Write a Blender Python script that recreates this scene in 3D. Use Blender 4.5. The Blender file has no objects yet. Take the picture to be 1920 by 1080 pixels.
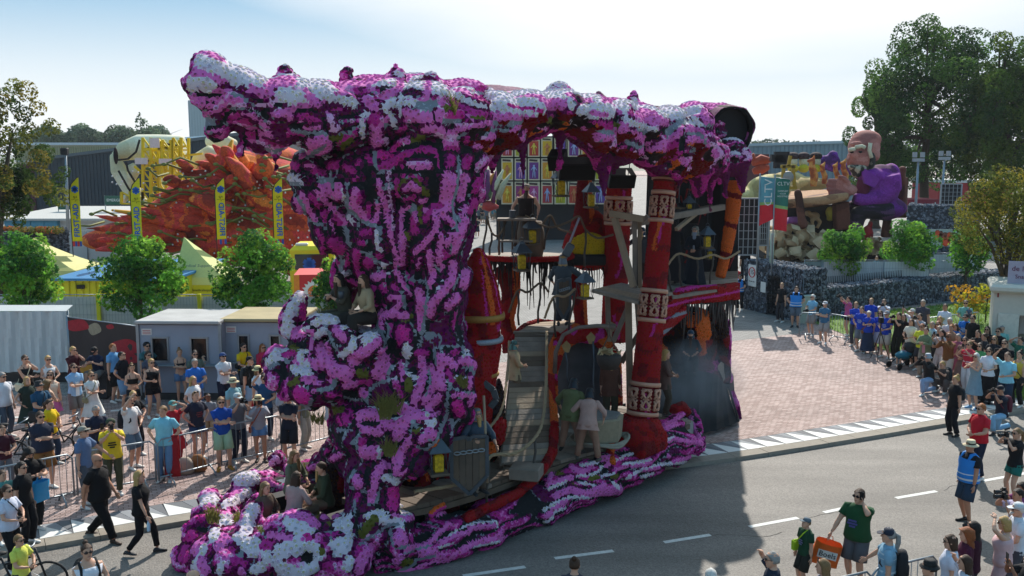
import bpy,math,random
import numpy as np
from mathutils import Vector,Matrix,noise
from mathutils.kdtree import KDTree
from mathutils.bvhtree import BVHTree
R=math.radians
rnd=random.Random(7)
nr=np.random.RandomState(7)
S=bpy.context.scene
COL=S.collection

#  camera, sky, sun, exposure
F_PX,CAM_H,PITCH=1800.0,7.7,R(8.06)
cam=bpy.data.objects.new('camera',bpy.data.cameras.new('camera'))
COL.objects.link(cam)
cam.data.sensor_width=36
cam.data.lens=F_PX/1920*36
cam.data.clip_end=3000
cam.location=(0,0,CAM_H)
cam.rotation_euler=(math.pi/2-PITCH,0,0)
S.camera=cam
SUN_AZ,SUN_EL=R(11.5),R(40)
W=bpy.data.worlds.new('World');S.world=W;W.use_nodes=True
wt=W.node_tree;wt.nodes.clear()
wo=wt.nodes.new('ShaderNodeOutputWorld');wb=wt.nodes.new('ShaderNodeBackground')
sky=wt.nodes.new('ShaderNodeTexSky');sky.sky_type='NISHITA';sky.sun_disc=False
sky.sun_elevation=SUN_EL;sky.sun_rotation=SUN_AZ
sky.air_density=1.0;sky.dust_density=.6;sky.ozone_density=1.6;sky.altitude=0
wb.inputs['Strength'].default_value=0.111
tcw=wt.nodes.new('ShaderNodeTexCoord');SUNV=(math.sin(SUN_AZ)*math.cos(SUN_EL),math.cos(SUN_AZ)*math.cos(SUN_EL),math.sin(SUN_EL))
def wn(t,**k):
 n=wt.nodes.new(t)
 for a_,v_ in k.items():setattr(n,a_,v_)
 return n
def mrange(src,a,b,c,d):
 m=wn('ShaderNodeMapRange',interpolation_type='SMOOTHSTEP')
 for i_,v_ in enumerate((a,b,c,d)):m.inputs[i_+1].default_value=v_
 wt.links.new(src,m.inputs[0]);return m.outputs[0]
dt=wn('ShaderNodeVectorMath',operation='DOT_PRODUCT');dt.inputs[1].default_value=SUNV;wt.links.new(tcw.outputs['Generated'],dt.inputs[0])
sx=wn('ShaderNodeSeparateXYZ');wt.links.new(tcw.outputs['Generated'],sx.inputs[0])
mpw=wn('ShaderNodeMapping');mpw.inputs['Scale'].default_value=(2.2,2.2,9);wt.links.new(tcw.outputs['Generated'],mpw.inputs['Vector'])
nzw=wn('ShaderNodeTexNoise');nzw.inputs['Scale'].default_value=1.6;nzw.inputs['Detail'].default_value=5;wt.links.new(mpw.outputs[0],nzw.inputs['Vector'])
ad=wn('ShaderNodeMath',operation='MULTIPLY_ADD');ad.inputs[1].default_value=.05;wt.links.new(nzw.outputs['Fac'],ad.inputs[0]);wt.links.new(dt.outputs['Value'],ad.inputs[2])
f1=mrange(ad.outputs[0],.757,.885,0,.97);f2=mrange(sx.outputs["Z"],.0,.21,.88,.0)
mxf=wn('ShaderNodeMath',operation='MAXIMUM');wt.links.new(f1,mxf.inputs[0]);wt.links.new(f2,mxf.inputs[1])
hz=wn('ShaderNodeMix',data_type='RGBA');hz.inputs['B'].default_value=(5.7,5.7,5.65,1);wt.links.new(mxf.outputs[0],hz.inputs['Factor'])
hs=wn('ShaderNodeHueSaturation');hs.inputs['Saturation'].default_value=2.5;hs.inputs["Value"].default_value=.36;wt.links.new(sky.outputs[0],hs.inputs['Color'])
bl=wn('ShaderNodeMix',data_type='RGBA');bl.inputs['Factor'].default_value=.8;bl.inputs['B'].default_value=(1.35,2.8,4.1,1)
wt.links.new(hs.outputs[0],bl.inputs['A']);wt.links.new(bl.outputs['Result'],hz.inputs['A']);wt.links.new(hz.outputs['Result'],wb.inputs[0]);wt.links.new(wb.outputs[0],wo.inputs[0])
sun=bpy.data.objects.new('sun',bpy.data.lights.new('sun','SUN'));COL.objects.link(sun)
sun.data.energy=3.25;sun.data.angle=R(0.53);sun.data.color=(1,.945,.86)
SUN_D=Vector((math.sin(SUN_AZ)*math.cos(SUN_EL),math.cos(SUN_AZ)*math.cos(SUN_EL),math.sin(SUN_EL)))
sun.rotation_euler=SUN_D.to_track_quat('Z','Y').to_euler()
S.view_settings.view_transform='Standard';S.view_settings.look='None'
S.view_settings.gamma=1;S.view_settings.use_curve_mapping=False
S.view_settings.exposure=0.84
S.render.engine='CYCLES'
S.cycles.max_bounces=6;S.cycles.transparent_max_bounces=12;S.cycles.volume_bounces=0
S.cycles.use_denoising=True
S.cycles.caustics_reflective=False;S.cycles.caustics_refractive=False

#  helpers
SP,CP=math.sin(PITCH),math.cos(PITCH)
def ray(px,py):
 a,b=(px-960)/F_PX,-(py-540)/F_PX
 return Vector((a,CP+b*SP,-SP+b*CP))
def at(px,py,Y):
 d=ray(px,py);return d*(Y/d.y)+Vector((0,0,CAM_H))
def G(px,py,z=0.0):
 d=ray(px,py);return d*((z-CAM_H)/d.z)+Vector((0,0,CAM_H))
def pix(p):
 x=p[:,0];y=p[:,1];z=p[:,2]-CAM_H
 dep=y*CP-z*SP;up=y*SP+z*CP
 return np.stack([960+F_PX*x/dep,540-F_PX*up/dep],1)
def hexc(h):
 h=h.lstrip('#');o=[]
 for i in(0,2,4):
  c=int(h[i:i+2],16)/255
  o.append(c/12.92 if c<=.04045 else((c+.055)/1.055)**2.4)
 return tuple(o)
def col(c):return hexc(c)if isinstance(c,str)else tuple(c)
_mats={}
def mat(c,rough=.7,metal=0.,var=.14,scale=9.,bump=0.,bscale=60.,emit=0.,spec=.4,trans=0.,name=None,coords='Object'):
 key=(c,rough,metal,var,scale,bump,bscale,emit,trans)
 if key in _mats:return _mats[key]
 m=bpy.data.materials.new(name or 'surface');m.use_nodes=True
 nt=m.node_tree;p=nt.nodes['Principled BSDF'];L=nt.links
 c3=col(c)
 p.inputs['Roughness'].default_value=rough;p.inputs['Metallic'].default_value=metal
 p.inputs['Specular IOR Level'].default_value=spec
 tc=nt.nodes.new('ShaderNodeTexCoord')
 if var:
  n=nt.nodes.new('ShaderNodeTexNoise');n.inputs['Scale'].default_value=scale;n.inputs['Detail'].default_value=4
  L.new(tc.outputs[coords],n.inputs['Vector'])
  mx=nt.nodes.new('ShaderNodeMix');mx.data_type='RGBA'
  mx.inputs['A'].default_value=tuple(max(0,v*(1-var*1.6))for v in c3)+(1,)
  mx.inputs['B'].default_value=tuple(min(1,v*(1+var*1.4))for v in c3)+(1,)
  L.new(n.outputs['Fac'],mx.inputs['Factor']);L.new(mx.outputs['Result'],p.inputs['Base Color'])
  if emit:L.new(mx.outputs['Result'],p.inputs['Emission Color'])
 else:
  p.inputs['Base Color'].default_value=c3+(1,)
  if emit:p.inputs['Emission Color'].default_value=c3+(1,)
 if emit:p.inputs['Emission Strength'].default_value=emit
 if bump:
  n2=nt.nodes.new('ShaderNodeTexNoise');n2.inputs['Scale'].default_value=bscale;n2.inputs['Detail'].default_value=3
  L.new(tc.outputs[coords],n2.inputs['Vector'])
  b=nt.nodes.new('ShaderNodeBump');b.inputs['Strength'].default_value=bump;b.inputs['Distance'].default_value=.02
  L.new(n2.outputs['Fac'],b.inputs['Height']);L.new(b.outputs['Normal'],p.inputs['Normal'])
 if trans:
  out=nt.nodes['Material Output'];tr=nt.nodes.new('ShaderNodeBsdfTranslucent')
  if var:L.new(mx.outputs['Result'],tr.inputs['Color'])
  else:tr.inputs['Color'].default_value=c3+(1,)
  ms=nt.nodes.new('ShaderNodeMixShader');ms.inputs[0].default_value=trans
  L.new(p.outputs[0],ms.inputs[1]);L.new(tr.outputs[0],ms.inputs[2]);L.new(ms.outputs[0],out.inputs['Surface'])
 _mats[key]=m;return m
def attr_mat(name,rough=.75,trans=0.,spec=.3,attr='Col'):
 k=('attr',rough,trans,spec)
 if k in _mats:return _mats[k]
 m=bpy.data.materials.new(name);m.use_nodes=True;nt=m.node_tree;p=nt.nodes['Principled BSDF']
 a=nt.nodes.new('ShaderNodeAttribute');a.attribute_name=attr
 p.inputs['Roughness'].default_value=rough;p.inputs['Specular IOR Level'].default_value=spec
 nt.links.new(a.outputs['Color'],p.inputs['Base Color'])
 if trans:
  out=nt.nodes['Material Output'];tr=nt.nodes.new('ShaderNodeBsdfTranslucent')
  nt.links.new(a.outputs['Color'],tr.inputs['Color'])
  ms=nt.nodes.new('ShaderNodeMixShader');ms.inputs[0].default_value=trans
  nt.links.new(p.outputs[0],ms.inputs[1]);nt.links.new(tr.outputs[0],ms.inputs[2]);nt.links.new(ms.outputs[0],out.inputs['Surface'])
 _mats[k]=m;return m
def tag(o,label=None,cat=None,group=None,kind=None):
 if label:o['label']=label
 if cat:o['category']=cat
 if group:o['group']=group
 if kind:o['kind']=kind
 return o
def empty(name,loc=(0,0,0),rz=0.,label=None,cat=None,group=None,scale=1.):
 o=bpy.data.objects.new(name,None);COL.objects.link(o)
 o.location=loc;o.rotation_euler=(0,0,rz);o.scale=(scale,)*3;o.empty_display_size=.2
 return tag(o,label,cat,group)
def link(name,me,parent=None):
 o=bpy.data.objects.new(name,me);COL.objects.link(o)
 if parent is not None:o.parent=parent
 return o
KIDS={}
def copy_tree(o,parent=None):
 c=o.copy();COL.objects.link(c)
 if parent is not None:c.parent=parent
 for ch in list(o.children):copy_tree(ch,c)
 return c
def frame(d):
 d=Vector(d).normalized()
 a=Vector((0,0,1))if abs(d.z)<.95 else Vector((1,0,0))
 x=a.cross(d).normalized();return x,d.cross(x),d
class MB:
 def __init__(s):s.v=[];s.f=[];s.m=[];s.mi=0;s.sm=[];s.smooth=True
 def add(s,vs,fs,smooth=None):
  o=len(s.v);s.v+=[tuple(v)for v in vs]
  s.f+=[tuple(i+o for i in f)for f in fs];s.m+=[s.mi]*len(fs)
  s.sm+=[s.smooth if smooth is None else smooth]*len(fs);return s
 def box(s,c,size,rz=0.,M=None,taper=1.,bev=0.):
  hx,hy,hz=size[0]/2,size[1]/2,size[2]/2
  if bev:
   b=min(bev,hx*.9,hy*.9,hz*.9);P=[]
   for z,k in((-hz,b),(-hz+b,0),(hz-b,0),(hz,b)):
    X,Y=hx-k,hy-k
    P+=[(-X,-Y,z),(X,-Y,z),(X,Y,z),(-X,Y,z)]
   fs=[(3,2,1,0),(12,13,14,15)]
   for r in range(3):
    for i in range(4):fs.append((r*4+i,r*4+(i+1)%4,r*4+4+(i+1)%4,r*4+4+i))
  else:
   P=[(-hx,-hy,-hz),(hx,-hy,-hz),(hx,hy,-hz),(-hx,hy,-hz),(-hx*taper,-hy*taper,hz),(hx*taper,-hy*taper,hz),(hx*taper,hy*taper,hz),(-hx*taper,hy*taper,hz)]
   fs=[(3,2,1,0),(4,5,6,7),(0,1,5,4),(1,2,6,5),(2,3,7,6),(3,0,4,7)]
  Mx=(M if M is not None else Matrix.Rotation(rz,3,'Z'));c=Vector(c)
  return s.add([Mx@Vector(p)+c for p in P],fs,False)
 def bar(s,a,b,w,h=None,up=(0,0,1)):
  a,b=Vector(a),Vector(b);h=h or w;d=(b-a).normalized();u=Vector(up)
  if abs(d.dot(u))>.97:u=Vector((1,0,0))
  x=d.cross(u).normalized();y=x.cross(d)
  q=[(-w/2,-h/2),(w/2,-h/2),(w/2,h/2),(-w/2,h/2)]
  vs=[a+x*i+y*j for i,j in q]+[b+x*i+y*j for i,j in q]
  return s.add(vs,[(3,2,1,0),(4,5,6,7),(0,1,5,4),(1,2,6,5),(2,3,7,6),(3,0,4,7)],False)
 def rings(s,rs,cap=True,closed=False):
  n=len(rs[0]);vs=[p for r in rs for p in r];fs=[]
  k=len(rs)
  for i in range(k if closed else k-1):
   a,b=i*n,((i+1)%k)*n
   for j in range(n):fs.append((a+j,a+(j+1)%n,b+(j+1)%n,b+j))
  if cap and not closed:fs+=[tuple(range(n-1,-1,-1)),tuple(range((k-1)*n,k*n))]
  return s.add(vs,fs)
 def tube(s,pts,r,n=8,cap=True,flat=1.,tw=0.):
  pts=[Vector(p)for p in pts];k=len(pts);rs=[]
  rr=r if isinstance(r,(list,tuple))else[r]*k
  px=None
  for i,p in enumerate(pts):
   d=(pts[min(i+1,k-1)]-pts[max(i-1,0)])
   if d.length<1e-9:d=Vector((0,0,1))
   d.normalize()
   if px is None:x,y,_=frame(d)
   else:
    x=(px-d*px.dot(d))
    if x.length<1e-6:x,y,_=frame(d)
    x.normalize();y=d.cross(x)
   px=x
   rs.append([p+(x*math.cos(t)+y*math.sin(t)*flat)*rr[i]for t in[2*math.pi*j/n+tw*i for j in range(n)]])
  return s.rings(rs,cap)
 def lathe(s,c,prof,n=16,axis=(0,0,1),sx=1.,sy=1.,cap=True,rz=0.):
  x,y,d=frame(axis)if tuple(axis)!=(0,0,1)else(Vector((1,0,0)),Vector((0,1,0)),Vector((0,0,1)))
  c=Vector(c)
  return s.rings([[c+d*h+(x*math.cos(t)*sx+y*math.sin(t)*sy)*max(r,1e-4)for t in[rz+2*math.pi*j/n for j in range(n)]]for r,h in prof],cap)
 def ell(s,c,r,n=12,k=8,M=None):
  c=Vector(c);r=(r,r,r)if not isinstance(r,(tuple,list))else r;rs=[]
  for i in range(k+1):
   t=math.pi*(i/k);t=min(max(t,.02),math.pi-.02)
   ring=[Vector((r[0]*math.sin(t)*math.cos(2*math.pi*j/n),r[1]*math.sin(t)*math.sin(2*math.pi*j/n),-r[2]*math.cos(t)))for j in range(n)]
   rs.append([c+(M@q if M is not None else q)for q in ring])
  return s.rings(rs)
 def poly(s,pts,smooth=False):return s.add(pts,[tuple(range(len(pts)))],smooth)
 def slab(s,pts,thick):
  n=len(pts);t=Vector(thick);pts=[Vector(p)for p in pts]
  fs=[tuple(range(n)),tuple(range(2*n-1,n-1,-1))]+[(i,n+i,n+(i+1)%n,(i+1)%n)for i in range(n)]
  return s.add(pts+[p+t for p in pts],fs,False)
 def mesh(s,name,mats=None):
  me=bpy.data.meshes.new(name);me.from_pydata(s.v,[],s.f)
  if mats is not None:
   for m in(mats if isinstance(mats,(list,tuple))else[mats]):me.materials.append(m)
   if len(me.materials)>1:me.polygons.foreach_set('material_index',s.m)
  me.polygons.foreach_set('use_smooth',s.sm);return me
 def build(s,name,mats,parent=None):
  return link(name,s.mesh(name,mats),parent)
def local(o,parent):
 o.parent=parent;o.matrix_parent_inverse=parent.matrix_basis.inverted()if parent.matrix_basis else Matrix()
 return o
def np_mesh(name,V,Fq,mats,cols=None,smooth=False,parent=None,mi=None):
 """V (n,3); Fq (m,k) faces of k corners; cols (m,3) face colours or (m,k,3)"""
 me=bpy.data.meshes.new(name);V=np.asarray(V,np.float32);Fq=np.asarray(Fq,np.int32)
 m,k=Fq.shape
 me.vertices.add(len(V));me.vertices.foreach_set('co',V.ravel())
 me.loops.add(m*k);me.loops.foreach_set('vertex_index',Fq.ravel())
 me.polygons.add(m);me.polygons.foreach_set('loop_start',np.arange(0,m*k,k,dtype=np.int32))
 me.polygons.foreach_set('loop_total',np.full(m,k,np.int32))
 me.polygons.foreach_set('use_smooth',np.full(m,smooth))
 for x in(mats if isinstance(mats,(list,tuple))else[mats]):me.materials.append(x)
 if mi is not None:me.polygons.foreach_set('material_index',np.asarray(mi,np.int32))
 me.update(calc_edges=True)
 if cols is not None:
  at_=me.color_attributes.new('Col','FLOAT_COLOR','CORNER')
  c=np.asarray(cols,np.float32)
  if c.ndim==2:c=np.repeat(c[:,None,:],k,1)
  c=np.concatenate([c,np.ones((m,k,1),np.float32)],2)
  at_.data.foreach_set('color',c.ravel())
 me.validate()
 return link(name,me,parent)
def scatter(protoV,protoF,pos,nrm,scl,spin=None):
 """stamp a small mesh at points: returns V, F"""
 n=len(pos);k=len(protoV)
 nrm=nrm/np.maximum(np.linalg.norm(nrm,axis=1,keepdims=True),1e-6)
 a=np.where(np.abs(nrm[:,2:3])<.9,np.array([[0,0,1.]]),np.array([[1.,0,0]]))
 x=np.cross(a,nrm);x/=np.linalg.norm(x,axis=1,keepdims=True);y=np.cross(nrm,x)
 if spin is None:spin=nr.rand(n)*6.283
 c,s_=np.cos(spin)[:,None],np.sin(spin)[:,None]
 x,y=x*c+y*s_,y*c-x*s_
 P=np.asarray(protoV,float);scl=np.asarray(scl,float).reshape(n,-1)
 V=pos[:,None,:]+(P[None,:,0:1]*x[:,None,:]+P[None,:,1:2]*y[:,None,:]+P[None,:,2:3]*nrm[:,None,:])*scl[:,None,:1]
 Fq=np.asarray(protoF)[None]+(np.arange(n)*k)[:,None,None]
 return V.reshape(-1,3),Fq.reshape(-1,Fq.shape[2])

 #  ground, road, kerb, paving
def brick_mat(name,c1,c2,mortar,bw,rh,ms,rot,rough=.8,patch='#000000',pf=.0):
 m=bpy.data.materials.new(name);m.use_nodes=True;nt=m.node_tree;L=nt.links;p=nt.nodes['Principled BSDF']
 tc=nt.nodes.new('ShaderNodeTexCoord');mp=nt.nodes.new('ShaderNodeMapping');mp.inputs['Rotation'].default_value=(0,0,rot)
 L.new(tc.outputs['Object'],mp.inputs['Vector'])
 b=nt.nodes.new('ShaderNodeTexBrick');b.inputs['Scale'].default_value=1
 b.inputs['Brick Width'].default_value=bw;b.inputs['Row Height'].default_value=rh;b.inputs['Mortar Size'].default_value=ms
 b.inputs['Mortar Smooth'].default_value=.3;b.inputs['Bias'].default_value=0
 b.inputs['Color1'].default_value=col(c1)+(1,);b.inputs['Color2'].default_value=col(c2)+(1,);b.inputs['Mortar'].default_value=col(mortar)+(1,)
 L.new(mp.outputs[0],b.inputs['Vector'])
 n=nt.nodes.new('ShaderNodeTexNoise');n.inputs['Scale'].default_value=.35;n.inputs['Detail'].default_value=6;n.inputs['Roughness'].default_value=.65
 L.new(tc.outputs['Object'],n.inputs['Vector'])
 r=nt.nodes.new('ShaderNodeMapRange');r.inputs['From Min'].default_value=.3;r.inputs['From Max'].default_value=.7;r.inputs['To Min'].default_value=.78;r.inputs['To Max'].default_value=1.15
 L.new(n.outputs['Fac'],r.inputs['Value'])
 mx=nt.nodes.new('ShaderNodeMix');mx.data_type='RGBA';mx.blend_type='MULTIPLY';mx.inputs['Factor'].default_value=1
 L.new(b.outputs['Color'],mx.inputs['A']);L.new(r.outputs['Result'],mx.inputs['B']);L.new(mx.outputs['Result'],p.inputs['Base Color'])
 bp=nt.nodes.new('ShaderNodeBump');bp.inputs['Strength'].default_value=.5;bp.inputs['Distance'].default_value=.01;bp.invert=True
 L.new(b.outputs['Fac'],bp.inputs['Height']);L.new(bp.outputs['Normal'],p.inputs['Normal'])
 p.inputs['Roughness'].default_value=rough;p.inputs['Specular IOR Level'].default_value=.35
 return m
def asphalt_mat(c):
 m=bpy.data.materials.new('asphalt');m.use_nodes=True;nt=m.node_tree;L=nt.links;p=nt.nodes['Principled BSDF']
 tc=nt.nodes.new('ShaderNodeTexCoord')
 n1=nt.nodes.new('ShaderNodeTexNoise');n1.inputs['Scale'].default_value=26;n1.inputs['Detail'].default_value=5;n1.inputs['Roughness'].default_value=.8
 mp=nt.nodes.new('ShaderNodeMapping');mp.inputs['Rotation'].default_value=(0,0,-R(21));mp.inputs['Scale'].default_value=(.12,.55,1)
 n2=nt.nodes.new('ShaderNodeTexNoise');n2.inputs['Scale'].default_value=1.6;n2.inputs['Detail'].default_value=5
 v=nt.nodes.new('ShaderNodeTexVoronoi');v.inputs['Scale'].default_value=30
 for x in(n1,v):L.new(tc.outputs['Object'],x.inputs['Vector'])
 L.new(tc.outputs['Object'],mp.inputs['Vector']);L.new(mp.outputs[0],n2.inputs['Vector'])
 c3=col(c)
 rp=nt.nodes.new('ShaderNodeValToRGB');e=rp.color_ramp.elements
 e[0].position=.32;e[0].color=tuple(x*.55 for x in c3)+(1,);e[1].position=.68;e[1].color=tuple(x*1.55 for x in c3)+(1,)
 L.new(n1.outputs['Fac'],rp.inputs['Fac'])
 r=nt.nodes.new('ShaderNodeMapRange');r.inputs['From Min'].default_value=.3;r.inputs['From Max'].default_value=.7;r.inputs['To Min'].default_value=.7;r.inputs['To Max'].default_value=1.22
 L.new(n2.outputs['Fac'],r.inputs['Value'])
 mx=nt.nodes.new('ShaderNodeMix');mx.data_type='RGBA';mx.blend_type='MULTIPLY';mx.inputs['Factor'].default_value=1
 L.new(rp.outputs['Color'],mx.inputs['A']);L.new(r.outputs['Result'],mx.inputs['B']);L.new(mx.outputs['Result'],p.inputs['Base Color'])
 b=nt.nodes.new('ShaderNodeBump');b.inputs['Strength'].default_value=.6;b.inputs['Distance'].default_value=.012
 L.new(v.outputs['Distance'],b.inputs['Height']);L.new(b.outputs['Normal'],p.inputs['Normal'])
 p.inputs['Roughness'].default_value=.72;p.inputs['Specular IOR Level'].default_value=.4
 return m
def sheet(name,pts,m,z=None,kind='structure'):
 b=MB();b.smooth=False
 b.poly([(p[0],p[1],p[2]if z is None else z)for p in pts]);o=b.build(name,m);o['kind']=kind;return o
RZ=-.10
ASPH=asphalt_mat('#706b65')
sheet('ground',[(-1500,-200,-.16),(1500,-200,-.16),(1500,2500,-.16),(-1500,2500,-.16)],mat('#6f7062',.9,scale=.02))
KL=[(-1200,1190),(-500,1105),(0,1036),(100,1020),(250,993),(395,968),(700,930),(1000,897),(1315,866),(1600,823),(1830,784),(2050,748),(2500,690)]
def smooth_line(pts,step=.3):
 P=[G(*p)for p in pts];out=[]
 for i in range(len(P)-1):
  p0,p1,p2,p3=P[max(i-1,0)],P[i],P[i+1],P[min(i+2,len(P)-1)]
  n=max(2,int((p2-p1).length/step))
  for k in range(n):
   t=k/n
   out.append(.5*((2*p1)+(p2-p0)*t+(2*p0-5*p1+4*p2-p3)*t*t+(3*p1-p0-3*p2+p3)*t**3))
 out.append(P[-1]);return out
KP=smooth_line(KL)
def offs(L_,d):
 o=[]
 for i,p in enumerate(L_):
  t=(L_[min(i+1,len(L_)-1)]-L_[max(i-1,0)]).normalized();o.append(p+Vector((-t.y,t.x,0))*d)
 return o
b=MB();b.smooth=False
b.poly([(-80,-20,RZ),(120,-20,RZ)]+[(p.x,p.y,RZ)for p in reversed(KP)])
o=b.build('road',ASPH);o['kind']='structure'
K2,K3=offs(KP,.42),offs(KP,1.22)
PAVER=brick_mat('clay_pavers','#b8a19a','#947b74','#4c403b',.21,.105,.008,-R(24))
GREYP=brick_mat('grey_pavers','#8f8c88','#7d7a77','#4c4a48',.30,.15,.012,-R(10))
b=MB();b.smooth=False
b.poly([(p.x,p.y,0)for p in K3]+[(160,110,0),(160,400,0),(-160,400,0),(-160,20,0)])
o=b.build('pavement',PAVER);o['kind']='structure'
sheet('plaza',[G(*p)for p in((560,745),(760,702),(1000,672),(1250,652),(1370,640),(1500,625))]+[Vector((16,48,0)),Vector((60,52,0)),Vector((130,130,0)),Vector((130,300,0)),Vector((-130,300,0)),Vector((-130,33,0))],GREYP,.004)
KERB=mat('#8f877b',.85,scale=5,var=.18,bump=.35,bscale=50)
kerb=tag(empty('kerb',KP[0]),kind='structure')
dist=0;st=0;acc=[0]
for i in range(1,len(KP)):acc.append(acc[-1]+(KP[i]-KP[i-1]).length)
def on(L_,s):
 i=min(max(int(np.searchsorted(acc,s))-1,0),len(acc)-2);t=(s-acc[i])/max(acc[i+1]-acc[i],1e-6);return L_[i].lerp(L_[i+1],t)
def quad_block(name,a,b_,c,d,z0,z1,m,parent,inset=.006,label=None):
 q=MB();cen=(a+b_+c+d)/4;pts=[p+(cen-p).normalized()*inset for p in(a,b_,c,d)]
 q.slab([(p.x,p.y,z0)for p in pts],(0,0,z1-z0));o=local(q.build(name,m),parent)
 return o
s0,s1=np.interp(-20.,[p.x for p in KP],acc),np.interp(22.,[p.x for p in KP],acc)
s=s0
while s<s1:
 e=s+1.0
 quad_block('kerb_stone',on(KP,s),on(KP,e),on(K2,e),on(K2,s),-.155,rnd.uniform(-.004,.004)+.0,KERB,kerb);s=e
tb=tag(empty('tile_band',K2[0]),kind='structure')
TG=[mat(c,.8,scale=6,var=.12)for c in('#73757a','#86898d','#64666a')];TW=mat('#d8d8d4',.7,scale=6,var=.08)
s=s0;k=0
sheet('tile_bed',[on(K2,x)for x in np.linspace(s0-20,s1+20,80)]+[on(K3,x)for x in np.linspace(s1+20,s0-20,80)],mat('#55534f',.9),-.02)
K4=offs(KP,1.22)
while s<s1:
 e=s+.62;a,b_,c,d=on(K2,s),on(K2,e),on(K4,e),on(K4,s)
 q=MB();q.slab([(p.x,p.y,-.05)for p in(a.lerp(b_,.01),b_.lerp(a,.03),d.lerp(c,.03))],(0,0,.053));local(q.build('triangle_tile',TW),tb)
 q=MB();m1=d.lerp(c,.55);m2=b_.lerp(d,.48)
 q.slab([(p.x,p.y,-.05)for p in(b_,m1.lerp(b_,.02),d.lerp(c,.05))],(0,0,.05));local(q.build('grey_tile',TG[k%3]),tb)
 q=MB();q.slab([(p.x,p.y,-.05)for p in(b_.lerp(c,.02),c.lerp(m1,.03),m1.lerp(c,.04))],(0,0,.051));local(q.build('grey_tile',TG[(k+1)%3]),tb)
 s=e;k+=1
DASH=mat('#cfcfca',.7,scale=14,var=.22)
for(x0,y0,x1,y1)in((868,1080,985,1063),(1040,1047,1150,1033),(1245,1017,1332,1003),(1405,988,1496,971),(1545,961,1600,949),(1680,934,1756,921),(1842,902,1930,886),(640,1118,760,1098)):
 p,q=G(x0,y0,RZ),G(x1,y1,RZ);t=(q-p).normalized();n_=Vector((-t.y,t.x,0))*.06
 sheet('lane_marking',[p-n_,q-n_,q+n_,p+n_],DASH,RZ+.004)
for(x,y)in((31,783),(21,794),(189,779),(217,770)):
 p=G(x,y);bb=MB();bb.box((p.x,p.y,.006),(.28,.13,.012),rz=.3);tag(bb.build('paving_marker',TW),kind='structure')
CRK=mat('#2b2926',.95,var=.2)
for(x,y,L_,an,seed)in((1500,972,1.6,.37,1),(1770,920,1.4,.4,2),(1330,1004,1.8,.36,4)):
 rr_=random.Random(seed);p=G(x,y,RZ);P=[];t=an
 for i in range(int(L_/.18)):P.append(p.copy());t+=rr_.uniform(-.35,.35)+(an-t)*.3;p=p+Vector((math.cos(t),math.sin(t),0))*.18
 b=MB();b.smooth=False
 for a,c in zip(P[:-1],P[1:]):
  d_=(c-a).normalized();w_=Vector((-d_.y,d_.x,0))*rr_.uniform(.004,.009);b.add([a-w_,c-w_,c+w_,a+w_],[(0,1,2,3)])
 for v in range(len(b.v)):b.v[v]=(b.v[v][0],b.v[v][1],RZ+.003)
 o=b.build('road_crack',CRK);o['kind']='structure'

 #  the flower float: sculpted bodies covered in dahlias
FLOAT=empty('parade_float',G(1000,960),R(50),'huge parade float covered in purple dahlias with a dragon headed roof','parade float')
bpy.context.view_layer.update()
PAL={'K':'#1f2024','G':'#8b919c','D':'#6a1252','M':'#cc3496','P':'#f078c8','L':'#f6b8e6','W':'#e9dcea','Y':'#6d6b2c','V':'#7f4a68','R':'#a3121c','O':'#e0682a','B':'#241318','C':'#780f1c','H':'#e0369c'}
PALN='KGDMPLWYVROBCH';PCOL=np.array([hexc(PAL[k])for k in PALN]);CI={k:i for i,k in enumerate(PALN)}
RAISE=np.array([dict(K=-.05,G=-.0,D=-.02,M=.02,P=.05,L=.06,W=.065,Y=.03,V=0,R=.02,O=.03,B=-.05,C=-.02,H=.04)[k]for k in PALN])
STROKES=[]
def strokes(ox,oy,sc,txt):
 for ln in txt.split('\n'):
  for it in ln.split(';'):
   t=it.split()
   if len(t)<3:continue
   P=np.array([[float(v)for v in q.split(',')]for q in t[2:]])/sc+np.array([ox,oy])
   STROKES.append((CI[t[0]],float(t[1])/sc/2,P if len(P)>1 else np.concatenate([P,P+.01])))
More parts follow.
